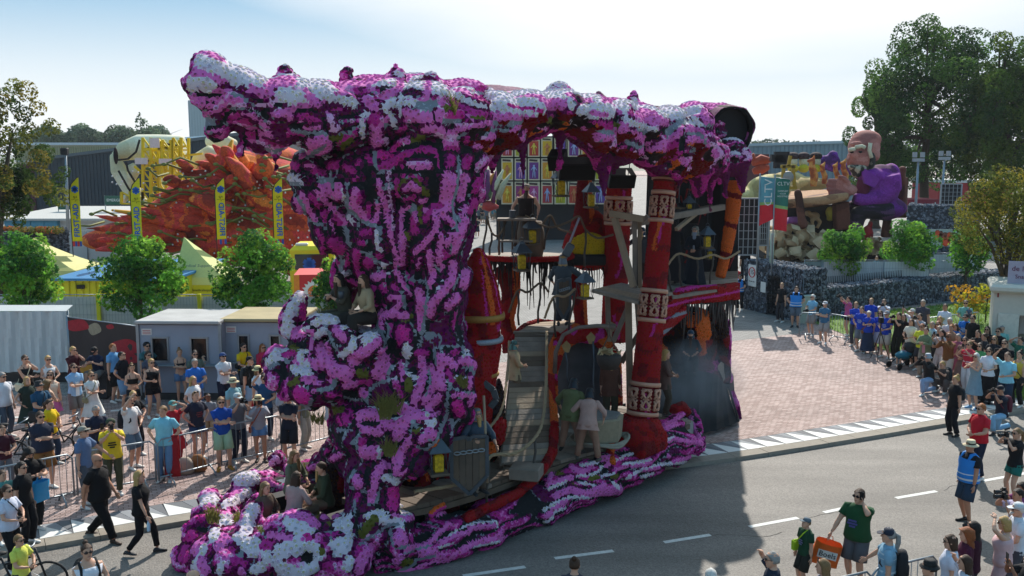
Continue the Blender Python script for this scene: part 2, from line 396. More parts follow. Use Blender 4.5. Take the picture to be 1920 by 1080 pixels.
strokes(350,100,4,'''P 110 100,130 200,180 290,190; P 130 230,270 300,330; P 90 90,340 180,370 250,380; W 110 110,60 190,90 260,120 330,150; W 90 360,210 420,190 480,220 560,230
W 100 60,220 130,240 170,240; W 60 40,200 30,260; K 34 70,295 130,320 245,312; D 34 250,245 310,235 350,262; K 20 160,365 205,372; L 22 210,410 270,355 330,290 370,300 430,350 500,390 570,395 640,360 690,330
G 26 345,300 420,340 500,390; D 26 440,280 520,335; P 60 480,270 560,290 640,300; P 28 340,345 420,360; L 18 320,385 420,385 500,420; K 36 270,510 300,450 360,430 460,430 560,450 640,420 690,385 780,400
G 18 330,415 430,420 520,440 580,490 620,560; G 45 150,500 210,510; P 26 130,460 250,430; P 30 165,580 260,580; K 26 160,555 260,540; K 60 190,660 250,670; M 36 290,640 320,560 340,490 400,460; P 28 420,450 500,470 560,520 590,560
W 120 720,300 800,330 860,340; W 70 1000,300 1080,330 1180,350 1250,370; P 80 620,240 720,210 790,210; P 60 920,320 980,380; P 50 800,410 900,390; K 40 810,560 820,460 850,430 960,440 1020,490 1020,560 940,575; M 40 850,480 920,470 980,500; K 30 850,530 960,540; P 24 890,555 950,570 1000,540
G 30 830,585 900,600 1030,600; P 60 660,460 740,440 770,480; Y 24 650,555 740,525; G 14 650,570 760,540; P 90 940,680 1050,660; P 60 870,760 980,740 1060,700; G 36 910,780 980,730 1030,700; W 28 830,660 835,740 880,730
L 40 1075,470 1100,580 1140,560; Y 50 1090,640 1150,630; Y 40 1170,690 1230,650; M 60 450,620 510,620; K 30 430,560 440,680 430,760; K 30 520,580 530,640; P 40 560,600 660,620 760,665; W 40 505,718 515,715; G 30 610,740 620,700; G 30 660,740 710,720; K 50 640,800 660,890; P 24 630,820 632,850
M 60 700,800 820,850; P 40 900,840 950,845; M 50 960,880 1020,900; M 60 1080,840 1160,830 1230,880; W 36 760,920 830,940 860,970; G 30 780,980 850,990; G 26 990,960 1030,940 1090,970; P 40 1000,990 1040,1060; P 40 1130,980 1120,1080; W 24 1165,1000 1165,1060''')
strokes(640,120,4,'''P 60 440,110 440,180; P 60 400,200 330,240; P 80 190,270 250,320; W 50 420,70 450,80; W 50 320,330 380,300 470,290 560,290; W 40 330,350 390,420 395,460; W 30 440,330 440,390; P 60 650,140 640,230; W 44 690,150 700,210; G 70 590,310 690,300 640,350
P 60 480,360 520,380; P 90 570,390 660,410; P 60 730,360 740,420; K 20 695,380 700,440; K 20 640,450 740,455; M 90 880,270 960,330 1060,370; M 60 1000,260 1120,270; W 50 750,210 830,220 900,250; W 40 900,260 1000,300 1080,320; Y 60 790,330 840,350; Y 26 930,400 1070,410
W 70 1110,230 1190,230 1260,280; W 50 1130,320 1280,340; G 40 770,430 850,440 900,410; H 60 820,390 900,385; D 30 760,510 830,460; P 44 780,540 880,490 1000,460 1200,440; L 18 860,460 1000,445; G 22 1000,490 1150,490 1280,500; G 40 1230,450 1280,460; K 36 885,600 900,540 960,520 1060,530; G 16 880,560 900,530 960,510
M 50 940,570 1000,555; P 60 1020,610 1120,570 1260,530; L 22 1060,560 1150,530 1280,520; W 40 1220,610 1270,600; M 50 1100,640 1200,620; K 40 910,690 1000,690 1150,660; P 60 620,490 700,490 750,500; L 30 720,530 760,540; K 24 400,580 430,530 520,540; M 30 430,510 480,470; P 40 430,590 500,570; Y 50 540,580 600,550; W 50 470,620 515,630
H 80 300,680 350,700; H 40 390,640 440,600; G 30 255,660 250,740 290,810 380,780; M 60 300,770 400,730 500,660 640,630 720,660 740,760; K 36 420,640 520,620 640,590 740,620 790,660; P 60 790,590 850,600; M 50 800,640 860,640; L 30 790,560 860,550; K 36 540,680 620,680 690,700 710,780 690,860
P 60 530,770 600,770 650,760; L 20 500,745 560,735 650,738; K 40 380,830 480,790 600,810 640,820; M 50 400,870 420,980; M 40 580,860 520,860; M 50 490,1030 540,1010; Y 44 440,940 470,880 560,880 620,960 640,970; P 50 480,940 520,905 570,940; P 30 590,1030 630,1030; K 40 740,640 760,760 750,900 690,1060
M 60 820,700 820,800; P 90 810,850 800,960 790,1070; G 24 880,700 880,850 850,990 820,1080; L 16 895,790 890,900 880,970; M 70 950,720 930,850 890,990; M 60 1040,850 990,960; P 50 1040,760 1080,710 1150,700; L 20 1020,800 1050,720 1130,690; K 26 990,740 950,900 910,1060
P 90 265,440 265,590; L 30 330,570 340,600; W 30 160,390 160,540; W 40 180,360 210,390; M 80 250,400 250,430; K 40 100,690 150,720 150,790 100,850; M 40 130,730 120,800 100,860; M 50 30,770 80,800; P 34 280,880 300,960 330,1060; L 14 355,820 350,900 370,1070; P 50 100,960 110,1060; K 60 200,800 220,940 180,1000; M 30 200,690 220,740''')
strokes(540,320,4,'''W 40 20,60 70,60; G 40 20,100 80,100; P 34 50,210 80,280 95,360; G 30 80,210 120,290 110,360 200,380 280,430; P 40 100,170 150,270 200,360; P 40 220,170 300,250 390,340 430,400; M 40 170,190 230,260; G 40 240,80 300,70 330,110; P 50 290,110 320,180; P 40 380,110 375,210; W 26 410,130 410,220
M 70 280,330 330,400 350,470; P 16 320,380 350,460; M 40 350,350 390,390; K 40 250,460 300,560 290,650; M 30 220,450 260,530 260,620; K 60 380,440 390,540; M 90 340,540 390,590; G 30 440,100 440,260 500,330 620,410 690,430 680,540
K 90 580,120 620,180 560,270; P 60 510,150 490,260 580,340 650,370; M 80 620,290 640,340; P 36 675,250 680,310 655,370; M 40 540,170 540,230; P 36 680,100 700,170 740,270 750,380; L 18 755,20 755,120 775,230 785,380 780,500; P 30 760,400 780,520 815,640 810,760 870,860 920,940
G 36 430,430 450,530 520,600 620,610; W 34 455,345 485,385; K 60 500,560 600,580 650,500; M 60 540,470 550,540; M 50 560,470 650,460; W 30 660,450 665,530 690,600; P 50 860,300 850,430 860,560 860,700; P 34 870,310 910,270; P 34 940,290 960,390; G 40 890,320 950,270; M 60 920,380 950,450; Y 40 990,280 1000,390; Y 44 890,480 900,510; K 50 890,330 890,430
P 110 1210,60 1200,160 1190,260; G 24 1270,130 1230,250 1260,420; G 50 1250,410 1270,430; P 40 1130,290 1190,360 1240,400; P 50 1040,300 1100,330 1120,420 1040,530 960,610; M 40 1030,360 1090,270 1150,260; M 30 960,640 940,740; P 24 990,660 970,730; P 44 1060,610 1070,720 1090,780 1060,860; P 40 1150,480 1140,600 1130,680 1160,730; P 34 1230,470 1190,560; P 50 1270,480 1250,600; M 60 1180,630 1190,640
K 50 1190,760 1200,790; G 20 880,770 890,820 1000,830 1040,840 1050,900 1030,1070; P 60 980,900 1000,980 990,1070; P 60 1240,700 1230,820 1150,920 1080,1000 1070,1080; W 36 1135,880; P 60 1270,950 1200,1020; G 20 1280,800 1240,890; P 34 770,950 820,940 850,980 820,1040 740,1070 690,1060; M 40 790,860 830,920; G 30 850,920 880,1020
M 40 430,740 470,620; M 60 510,620 540,780; K 40 570,640 560,740; M 70 600,680 610,700; M 50 680,640 690,650; W 50 720,705; P 60 700,780 650,800; W 40 400,790 430,770; P 70 1330,60 1300,200; K 30 1360,100 1330,250; P 40 1330,270 1310,330; M 60 1400,230 1370,330; K 30 1400,300 1390,400; P 60 1330,380 1290,480 1260,560; P 60 1340,760 1320,860''')
strokes(490,540,4,'''W 90 290,70 250,130 210,220 190,330; W 50 120,470 80,520 70,580; M 50 310,130 310,230; D 40 260,230 300,270; W 60 400,260 480,240 570,240; W 60 470,320 420,350; P 90 260,340 300,330; W 36 310,310 340,290; P 26 350,320 390,340 370,420 355,510; M 60 540,300 630,420; P 70 560,310 610,370; G 26 490,290 530,400 570,470
W 60 690,390 670,460 600,500; M 40 880,370 820,480; P 90 860,400 780,470 690,540; W 60 780,400 850,350; P 110 460,460 480,530; P 60 260,550 400,560; P 70 420,590 520,560; P 110 540,620 640,640; W 60 280,480 290,520; W 60 240,600 310,590 340,570; W 70 60,560 120,530; G 40 60,590 140,560; P 40 60,650 70,660; M 40 170,500 240,490
K 60 160,570 170,660; K 60 180,420 320,430; Y 40 230,450 260,460; Y 70 740,640 800,660; Y 50 220,720 280,690; Y 50 1060,240 1120,210; Y 70 1100,700 1100,750; Y 60 560,910 600,930; P 110 930,500 900,590 880,640; P 60 630,730 700,720; M 40 740,710 820,710; P 60 760,780 770,800; K 60 640,790 700,800; G 24 630,820 700,840 780,830; G 24 790,860 810,770 860,720 950,700 970,600 980,580
G 20 930,250 950,300 950,400 920,450; P 40 960,80 1010,60 1050,110 970,190; P 50 890,210 980,200 1080,200; P 30 890,220 900,300; H 110 1060,330 1060,390; K 70 970,480 980,400; G 26 1090,540 1070,650; W 60 1090,440 1090,500; P 36 1045,560 1055,680; P 50 1190,70 1190,180 1200,300; G 24 1230,100 1220,280 1190,430; P 40 1000,710 1050,810
P 60 330,690 390,680; P 30 400,710 450,715; P 30 390,770 470,750; P 40 510,690 515,700; G 40 560,690 540,740 440,770; H 110 290,790 320,830; M 40 500,800 580,810; M 40 590,860 650,900; G 24 290,880 340,890 380,840; H 110 620,980 640,960''')
strokes(600,620,4,'''P 60 760,210 780,320 740,450 710,530; P 50 830,270 870,370 830,460 780,530; G 20 810,290 830,370 790,500; K 50 900,640 800,580; P 60 890,500 820,580; P 30 880,610 800,660; P 70 900,200 960,230 1000,260; P 60 900,250 910,430; M 60 1020,170 1020,200; P 60 1060,230 1110,220 1150,260; G 24 1080,280 1130,280 1150,320
M 40 960,300 990,370; P 40 1130,350 1120,430; Y 50 1040,370 1080,400; P 34 1010,480 1100,490 1190,480; G 16 950,360 1000,440 1100,470 1190,470; P 34 1140,500 1130,550; G 24 980,400 950,540 950,640 900,760; G 22 870,250 860,130 960,110 1070,120; H 80 1030,560 1050,610
P 100 320,640 390,630 450,680; P 60 300,650 310,690; P 60 330,740 450,760; P 80 500,700 590,720 650,660; P 90 620,590 690,610 740,640; P 90 620,700 580,790; K 44 320,690 420,695; M 70 330,810 340,860; P 100 340,910 420,920; W 30 445,890 440,940; Y 60 500,870 560,900; P 40 680,800 620,880 560,950 570,1060
P 60 830,740 760,820; P 40 860,770 850,800; W 60 810,690 850,690; G 24 910,710 880,820 800,890 740,880; Y 30 710,760 750,740; O 14 890,830 830,895; P 60 440,1030 500,1010; M 50 740,170 790,170; M 30 570,400 610,480; M 60 190,640 200,680; Y 50 120,600 160,590; G 20 130,740 250,745; Y 60 480,540 500,590''')
strokes(620,810,4,'''W 26 365,140 360,190; M 50 240,60 230,90; P 44 590,60 540,140 520,230 490,310; P 60 400,240 340,320 320,420 310,500; K 30 275,260 280,400; M 40 210,440 190,520; P 70 190,350 210,400; G 24 180,290 130,370; G 20 290,540 340,530 370,430; H 80 470,440 470,560; W 60 410,340 450,360 490,370
K 60 550,430 560,520; G 24 600,430 600,560 650,620 660,690; P 30 560,290 520,330; P 34 470,620 560,650 640,640; W 70 390,660 440,680 500,670; Y 70 320,650 280,700 240,760; G 24 220,850 280,800 360,760 420,710 500,690; W 90 60,700 120,680; W 90 130,760 110,860 60,900; W 70 140,960 130,1010; G 24 180,510 190,700; K 30 200,600 190,740
P 70 300,870 250,950 210,1040; M 30 350,860 340,880; P 100 520,770 530,820; G 20 450,730 460,840 490,880 590,850; P 40 880,690 800,770 740,830 600,870 560,900; G 20 570,910 640,880 760,850; O 24 860,550 780,600 750,650; P 24 890,570 800,630; P 50 490,980 520,950; P 60 680,910 780,890; P 40 820,830 900,790 970,760 1030,760
W 14 810,870 920,830; W 14 870,790 960,730 1080,680 1240,670 1250,720; P 40 1040,720 1230,700; P 50 970,900 1060,840 1180,810 1280,790; W 16 1080,860 1270,820; P 30 800,930 880,910; P 30 880,970 950,900; P 26 660,1020 780,970 860,970; Y 50 550,980 600,970; G 20 490,1050 620,1000 640,960 780,930; P 26 490,1070 610,1030''')
strokes(330,830,4.32,'''W 110 240,470 290,460; P 50 240,530 290,520; D 60 290,550 300,560; P 60 490,370 510,400; W 130 520,290 620,290; W 70 400,500 500,460 590,400; W 110 630,540 590,620 570,700; W 90 370,630 420,620; W 80 320,720 300,780; Y 60 280,600 330,610; Y 50 490,620 500,580; Y 50 690,700 695,710; H 90 130,750 100,790; M 90 90,860 60,940; P 70 190,820 150,880
W 50 230,850 180,940 140,1020; P 90 390,770 350,850; P 80 210,960 230,1040; M 60 450,870 455,875; G 70 520,910 525,915; M 70 470,950 540,990; P 60 520,1040 530,1045; W 60 370,990 350,1050; W 120 520,770 580,830 620,880; W 80 640,790 650,800; W 90 720,870 740,930; W 90 640,1030 700,1000; M 90 720,830 790,830; P 60 760,740 830,760 900,770
W 150 940,650 1010,680 1050,700; P 70 930,575 1050,600 1130,660; W 60 990,770 995,790; W 130 850,880 900,860 1080,850 1150,900; W 110 830,980 870,1040 1000,1060 1110,1000; K 110 1060,930 1065,935; H 50 1060,760 1090,780; Y 50 1180,870 1185,880; Y 40 1150,600 1250,650; P 40 1190,600 1310,595; W 90 1320,650 1325,660; M 90 1230,1000 1240,1010; M 50 1290,750 1340,740; W 90 1280,830 1360,800
P 40 1000,260 1080,210 1160,190; M 60 1230,80 1235,90; P 40 1260,130 1340,100; L 34 770,190 800,110 840,160; P 40 700,300 790,340''')
strokes(920,150,4,'''W 110 20,110 80,130; W 70 140,180 240,160 330,170 390,210; P 80 60,290 300,290; W 50 20,200 180,230 390,250; H 24 130,190 280,220 400,240; G 40 30,330 130,330 250,320; G 26 0,370 140,380; P 40 0,420 120,410 220,360; K 20 150,440 240,360; M 90 40,510 70,520; W 44 100,490 160,460 190,430; P 60 290,390 210,480; L 16 190,490 60,570 0,600; G 20 300,380 250,440
W 60 440,120 540,120; P 90 450,180 520,180; W 50 590,150 610,200; M 60 640,290 740,330 900,350; W 120 700,240 800,230 880,230; W 40 410,330 415,332; W 40 570,310 650,350; P 50 770,250 860,260; P 60 700,350 780,420 900,430; G 44 790,360 880,400 940,390; L 34 530,380 620,400 740,450; K 22 620,410 750,470; P 44 640,460 780,510 870,530; L 20 700,510 800,550 880,530 960,440; P 50 740,570 840,590
P 70 960,400 1000,330; P 90 1130,250 1200,270; M 40 1050,240 1055,250; W 50 1070,150 1090,200; W 60 800,140 805,142; W 50 1010,290 1100,340 1200,370 1250,390; Y 70 460,310 550,310; Y 40 940,330 960,350; M 60 570,470 560,510; M 60 810,650 800,720''')
strokes(1160,160,4.5,'''P 90 270,290 380,300; P 70 210,230 300,250; W 80 400,240 500,250 620,210 680,200; P 70 720,220 740,300; W 50 640,280 690,330; G 60 180,370 290,390 320,410; W 40 60,300 180,350 320,380; K 30 180,410 280,460 330,440; K 24 360,380 450,350; G 60 420,390 520,310 550,300; P 60 320,520 420,480 520,390; P 60 250,480 150,420 60,380; G 36 70,470 160,520 260,560; P 60 200,560 380,540; L 24 140,560 160,600 260,610 340,660
M 120 460,530 480,600; P 80 540,640 545,645; P 90 620,470 720,470; P 60 600,360 700,400; G 30 590,400 700,420 740,480 640,530; G 30 600,510 730,510; G 30 610,560 700,570; K 18 660,660 740,600; P 90 640,690 720,680 780,610 840,570; L 28 590,700 650,745 700,740 720,700 800,660 880,590 840,530 780,490; L 24 580,590 640,640 740,590; M 60 600,760 660,800; M 60 740,780 745,790; M 40 610,860 640,900; P 40 780,900 780,1000; K 50 540,450 530,540
W 40 920,210 1000,220; P 36 790,310 880,270; P 30 1120,380 1120,520; L 40 1060,560 1120,600 1050,660; P 40 1080,690 1110,640; M 40 1010,730 1020,740; M 50 1060,780 1060,830''')
strokes(1020,720,4,'''W 20 540,570 620,530 760,510 800,480; M 24 540,600 700,560 800,530; W 24 600,600 700,590 800,570; P 26 540,640 620,620; P 26 660,620 800,590; P 26 740,650 860,630; W 20 620,710 740,640 900,600 1080,590; W 20 730,700 820,670; P 30 870,320 960,280 1040,230; P 30 1100,250 1130,350 1160,390 1180,440; P 34 860,460 970,410 1080,430 1180,450; P 30 930,540 940,545; W 20 860,440 970,400; P 30 980,580 1130,540
P 40 210,620 250,650 330,650; W 24 270,610 400,590; P 50 440,560 490,550; W 20 250,690 370,680 440,620; W 20 430,690 530,670; P 40 470,610 490,590; Y 40 100,670 180,700; Y 40 200,760 270,780; Y 40 350,710 400,700; Y 40 520,700 540,690; Y 30 150,840 170,840; P 50 80,740 200,700; W 20 40,790 170,730; P 50 80,840 200,790 300,820
W 22 0,950 80,890 200,850 350,850; P 40 10,1000 80,930 160,880; W 20 0,1040 60,1010 80,960 160,930; P 60 330,820 560,800; P 50 370,810 450,760; P 34 470,780 570,770; W 30 520,740 560,780; W 20 270,740 380,760; P 40 60,640 30,760; P 40 900,330 990,300''')
def perlin(p,seed=0):
 rs=np.random.RandomState(seed);perm=rs.permutation(256);perm=np.concatenate([perm,perm]);gr=rs.randn(256,3);gr/=np.linalg.norm(gr,axis=1,keepdims=True)
 i=np.floor(p).astype(int);f=p-i;u=f*f*f*(f*(f*6-15)+10);out=0
 i&=255
 for dx in(0,1):
  for dy in(0,1):
   for dz in(0,1):
    h=perm[perm[perm[(i[:,0]+dx)&255]+((i[:,1]+dy)&255)]+((i[:,2]+dz)&255)]
    w=(u[:,0]if dx else 1-u[:,0])*(u[:,1]if dy else 1-u[:,1])*(u[:,2]if dz else 1-u[:,2])
    out=out+w*np.einsum('ij,ij->i',gr[h],f-np.array([dx,dy,dz]))
 return out*1.6
UA=np.array([math.cos(R(50)),math.sin(R(50)),0])
VA=np.array([-UA[1],UA[0],0])
def pattern(p,n,flow):
 """which bloom or chip sits at a point: flowing bands, then the drawn shapes on the face"""
 u=p@UA;v=p@VA;z=p[:,2]
 if flow=='z':q=np.stack([u*1.5,v*1.5,z*.5],1)
 elif flow=='u':q=np.stack([u*.45,v*1.3,z*2.2],1)
 else:q=np.stack([u*1.1,v*1.1,z*1.1],1)
 q=q+.55*np.stack([perlin(p*.9,11),perlin(p*.9,12),perlin(p*.9,13)],1)
 h=perlin(q,3)+.35*perlin(q*2.1,4)
 b=np.abs(((h*3.1)%2)-1)
 c=np.full(len(p),CI['D'])
 c[b<.22]=CI['K'];c[(b>.5)]=CI['M'];c[b>.74]=CI['P'];c[b>.93]=CI['L']
 g=np.abs(perlin(q*1.3+7,5));c[(g<.025)]=CI['G']
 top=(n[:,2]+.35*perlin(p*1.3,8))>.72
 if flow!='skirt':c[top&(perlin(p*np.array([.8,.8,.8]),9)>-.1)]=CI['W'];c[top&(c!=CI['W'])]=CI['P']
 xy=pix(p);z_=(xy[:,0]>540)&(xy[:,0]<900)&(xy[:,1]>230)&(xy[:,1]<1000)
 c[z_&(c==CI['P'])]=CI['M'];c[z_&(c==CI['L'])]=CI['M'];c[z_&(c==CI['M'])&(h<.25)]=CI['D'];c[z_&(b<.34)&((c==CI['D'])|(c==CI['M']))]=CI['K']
 front=(p-np.array([0,0,CAM_H]));front=-np.einsum('ij,ij->i',front/np.linalg.norm(front,axis=1,keepdims=True),n)>-.25
 for(k,w,P)in STROKES:
  lo=P.min(0)-w-7;hi=P.max(0)+w+9
  idx=np.nonzero((xy[:,0]>lo[0])&(xy[:,0]<hi[0])&(xy[:,1]>lo[1])&(xy[:,1]<hi[1])&front)[0]
  if not len(idx):continue
  X=xy[idx];d=np.full(len(idx),1e9)
  for a,b_ in zip(P[:-1],P[1:]):
   ab=b_-a;t=np.clip(((X-a)@ab)/max(ab@ab,1e-6),0,1);d=np.minimum(d,np.linalg.norm(X-a-t[:,None]*ab,axis=1))
  rim=(d>=w)&(d<w+4)&((c[idx]!=CI['W'])&(c[idx]!=CI['P'])&(c[idx]!=CI['L'])&(c[idx]!=CI['G']))
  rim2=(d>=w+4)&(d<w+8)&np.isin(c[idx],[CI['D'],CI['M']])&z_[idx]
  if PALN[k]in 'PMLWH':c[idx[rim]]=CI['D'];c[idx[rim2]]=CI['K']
  c[idx[d<w]]=k
 return c
def remesh_parts(mb,voxel,smooth=2):
 o=mb.build('clay',None);md=o.modifiers.new('r','REMESH');md.mode='VOXEL';md.voxel_size=voxel
 if smooth:m2=o.modifiers.new('s','SMOOTH');m2.factor=.5;m2.iterations=smooth
 m3=o.modifiers.new('t','TRIANGULATE')
 dg=bpy.context.evaluated_depsgraph_get();me=o.evaluated_get(dg).to_mesh()
 V=np.empty(len(me.vertices)*3);me.vertices.foreach_get('co',V);V=V.reshape(-1,3)
 F=np.empty(len(me.polygons)*3,np.int32);me.loops.foreach_get('vertex_index',F);F=F.reshape(-1,3)
 bpy.data.objects.remove(o);return V,F
def vnormals(V,F):
 fn=np.cross(V[F[:,1]]-V[F[:,0]],V[F[:,2]]-V[F[:,0]]);N=np.zeros_like(V)
 for k in range(3):np.add.at(N,F[:,k],fn)
 return N/np.maximum(np.linalg.norm(N,axis=1,keepdims=True),1e-9),fn
def vsmooth(F,x,it):
 n=len(x);c=np.zeros(n);
 for k in range(3):np.add.at(c,F[:,k],2.)
 for _ in range(it):
  s=np.zeros_like(x)
  for k in range(3):np.add.at(s,F[:,k],x[F[:,(k+1)%3]]+x[F[:,(k+2)%3]])
  x=.5*x+.5*s/np.maximum(c if x.ndim==1 else c[:,None],1)
 return x
def bloom_proto():
 V=[(0,0,.42)];F=[]
 for j in range(6):t=j*math.pi/3;V.append((.5*math.cos(t),.5*math.sin(t),.5))
 for j in range(12):t=j*math.pi/6;r_=1.0 if j%2==0 else .8;V.append((r_*math.cos(t),r_*math.sin(t),.16 if j%2==0 else .02))
 for j in range(6):
  a,b=1+j,1+(j+1)%6;o0,o1,o2=7+2*j,8+2*j,7+(2*j+2)%12
  F+=[(0,a,b),(a,o0,o1),(a,o1,b),(b,o1,o2)]
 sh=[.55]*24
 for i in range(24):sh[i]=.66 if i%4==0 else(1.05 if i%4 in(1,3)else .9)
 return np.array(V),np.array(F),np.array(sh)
def chip_proto():
 V=[];
 for z,s in((0,1.),(.2,.86)):
  for j in range(5):t=j*1.2566;V.append((s*(1+.25*((j*7)%3-1))*math.cos(t),s*(.85+.2*((j*5)%3-1))*math.sin(t),z))
 F=[(5,6,7),(5,7,8),(5,8,9)]
 for j in range(5):F+=[(j,(j+1)%5,5+(j+1)%5),(j,5+(j+1)%5,5+j)]
 return np.array(V),np.array(F),np.array([1.]*3+[.8]*10)
def tuft_proto():
 V=[];F=[]
 for j in range(6):
  t=j*1.05;d=np.array([math.cos(t),math.sin(t)]);o=len(V)
  V+=[(-.1*d[1],.1*d[0],0),(.1*d[1],-.1*d[0],0),(d[0]*.55,d[1]*.55,1.)];F.append((o,o+1,o+2))
 return np.array(V),np.array(F),np.ones(6)
BP,CPR,TP=bloom_proto(),chip_proto(),tuft_proto()
FLOWER_M=attr_mat('dahlia_petals',.9,.25,.02);CHIP_M=attr_mat('painted_card',.8);CLAY_M=attr_mat('papier_mache',.9)
def poisson(P,r,order=None):
 kd=KDTree(len(P))
 for i,p in enumerate(P):kd.insert(p,i)
 kd.balance();alive=np.ones(len(P),bool);keep=[]
 rr=r if hasattr(r,'__len__')else None
 for i in range(len(P)):
  if not alive[i]:continue
  keep.append(i)
  for(_,j,_)in kd.find_range(P[i],rr[i]if rr is not None else r):alive[j]=False
  alive[i]=True
 return np.array(keep)
def cover(name,V,F,classes_fn,parent=FLOAT,spacing=.078,cull=True,disp=1.,base_dark=.72,chips='KGBV',tufts='Y',bloom=None,dens=5.0,sizes=1.):
 """skin a sculpted body with blooms, flakes and moss; returns the body part"""
 N,fn=vnormals(V,F);c=classes_fn(V,N)
 rz=vsmooth(F,RAISE[c],3)*disp;V=V+N*rz[:,None];N,fn=vnormals(V,F)
 fc=classes_fn(V[F].mean(1),fn/np.maximum(np.linalg.norm(fn,axis=1,keepdims=True),1e-9))
 body=np_mesh(name,V,F,CLAY_M,PCOL[fc]*base_dark,True,None);local(body,parent)
 ar=np.linalg.norm(fn,axis=1)/2;cen=V[F].mean(1);view=np.array([0,0,CAM_H])-cen;view/=np.linalg.norm(view,axis=1,keepdims=True)
 un=fn/np.maximum(np.linalg.norm(fn,axis=1,keepdims=True),1e-9)
 w=ar*((np.einsum('ij,ij->i',un,view)>-.3)if cull else 1)
 n=int(w.sum()/(spacing**2)*dens)
 fi=nr.choice(len(F),n,p=w/w.sum());b=nr.rand(n,2);m=b.sum(1)>1;b[m]=1-b[m]
 P=V[F[fi,0]]*(1-b.sum(1))[:,None]+V[F[fi,1]]*b[:,:1]+V[F[fi,2]]*b[:,1:]
 nn=N[F[fi,0]]*(1-b.sum(1))[:,None]+N[F[fi,1]]*b[:,:1]+N[F[fi,2]]*b[:,1:]
 k=poisson(P,spacing);P,nn=P[k],nn[k];cl=classes_fn(P,nn)
 nn=nn+nr.randn(*nn.shape)*.07
 isch=np.isin(cl,[CI[x]for x in chips]);ist=np.isin(cl,[CI[x]for x in tufts]);isb=~isch&~ist
 def make(nm,sel,proto,mt,size,jit,heart=None):
  if sel.sum()==0:return
  p,q=P[sel],nn[sel];sc=size*spacing*nr.uniform(.88,1.18,len(p));kk=cl[sel]
  VV,FF=scatter(proto[0],proto[1],p-q*.01,q,sc)
  cc=PCOL[kk]*nr.uniform(1-jit,1+jit,(len(p),1))*(1+nr.randn(len(p),3)*.05)
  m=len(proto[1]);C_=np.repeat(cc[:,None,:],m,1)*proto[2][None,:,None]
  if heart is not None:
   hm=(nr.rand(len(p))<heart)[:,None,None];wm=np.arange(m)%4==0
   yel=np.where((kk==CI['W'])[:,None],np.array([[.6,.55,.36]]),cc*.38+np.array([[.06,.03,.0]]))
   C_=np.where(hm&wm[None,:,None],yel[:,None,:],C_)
  o=np_mesh(nm,VV,FF,mt,np.clip(C_.reshape(-1,3),0,.85),False,body);o['kind']='stuff'
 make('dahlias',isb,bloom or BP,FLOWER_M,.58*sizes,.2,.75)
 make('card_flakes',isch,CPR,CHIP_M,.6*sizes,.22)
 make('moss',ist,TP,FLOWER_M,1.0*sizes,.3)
 return body
def ells(txt,extra=None):
 b=MB()
 for ln in txt.split('\n'):
  for it in ln.split(';'):
   t=[float(x)for x in it.split()]
   if len(t)<6:continue
   k=t[2]/F_PX;b.ell(at(t[0],t[1],t[2]),(t[3]*k,t[5],t[4]*k),16,10)
 if extra:extra(b)
 return b
def drip(b,px,py0,py1,Y,w):
 a=at(px,py0,Y);e=at(px+rnd.uniform(-3,3),py1,Y);k=Y/F_PX
 b.tube([a,a.lerp(e,.35),a.lerp(e,.7),e],[w*k*1.7,w*k*1.05,w*k*.75,w*k*.45],8)
def canopy_extra(b):
 for(px,y0,y1,Y,w)in((455,240,296,16.9,9),(516,270,326,17.2,10),(480,235,290,17.0,10),(403,245,274,16.6,9),(980,262,362,19.7,9),(1050,255,322,20.3,9),(1130,285,372,20.9,15),(1240,300,334,22.1,9),(1332,320,396,24.4,7),(1310,320,372,23.8,16),(925,290,330,19.3,12),(1150,290,330,21.2,12),(1275,320,350,22.6,12),(1360,320,372,25.6,9),(1392,300,366,27.8,12),(1352,310,345,27.2,14)):
  drip(b,px,y0,y1,Y,w)
 for(px,yt,yb,Y,w)in((535,138,190,17.6,22),(652,141,200,18.7,24),(741,131,195,18.4,20),(808,149,215,18.3,17),(1047,172,215,20.4,26),(1188,183,225,22.2,14),(1122,178,200,25,12),(780,144,170,21.5,12)):
  a,e=at(px,yt-9,Y),at(px+rnd.uniform(-6,6),yb,Y);k=Y/F_PX
  b.tube([a,a.lerp(e,.2),a.lerp(e,.6),e],[w*k*.3,w*k*.62,w*k*1.3,w*k*2.3],10)
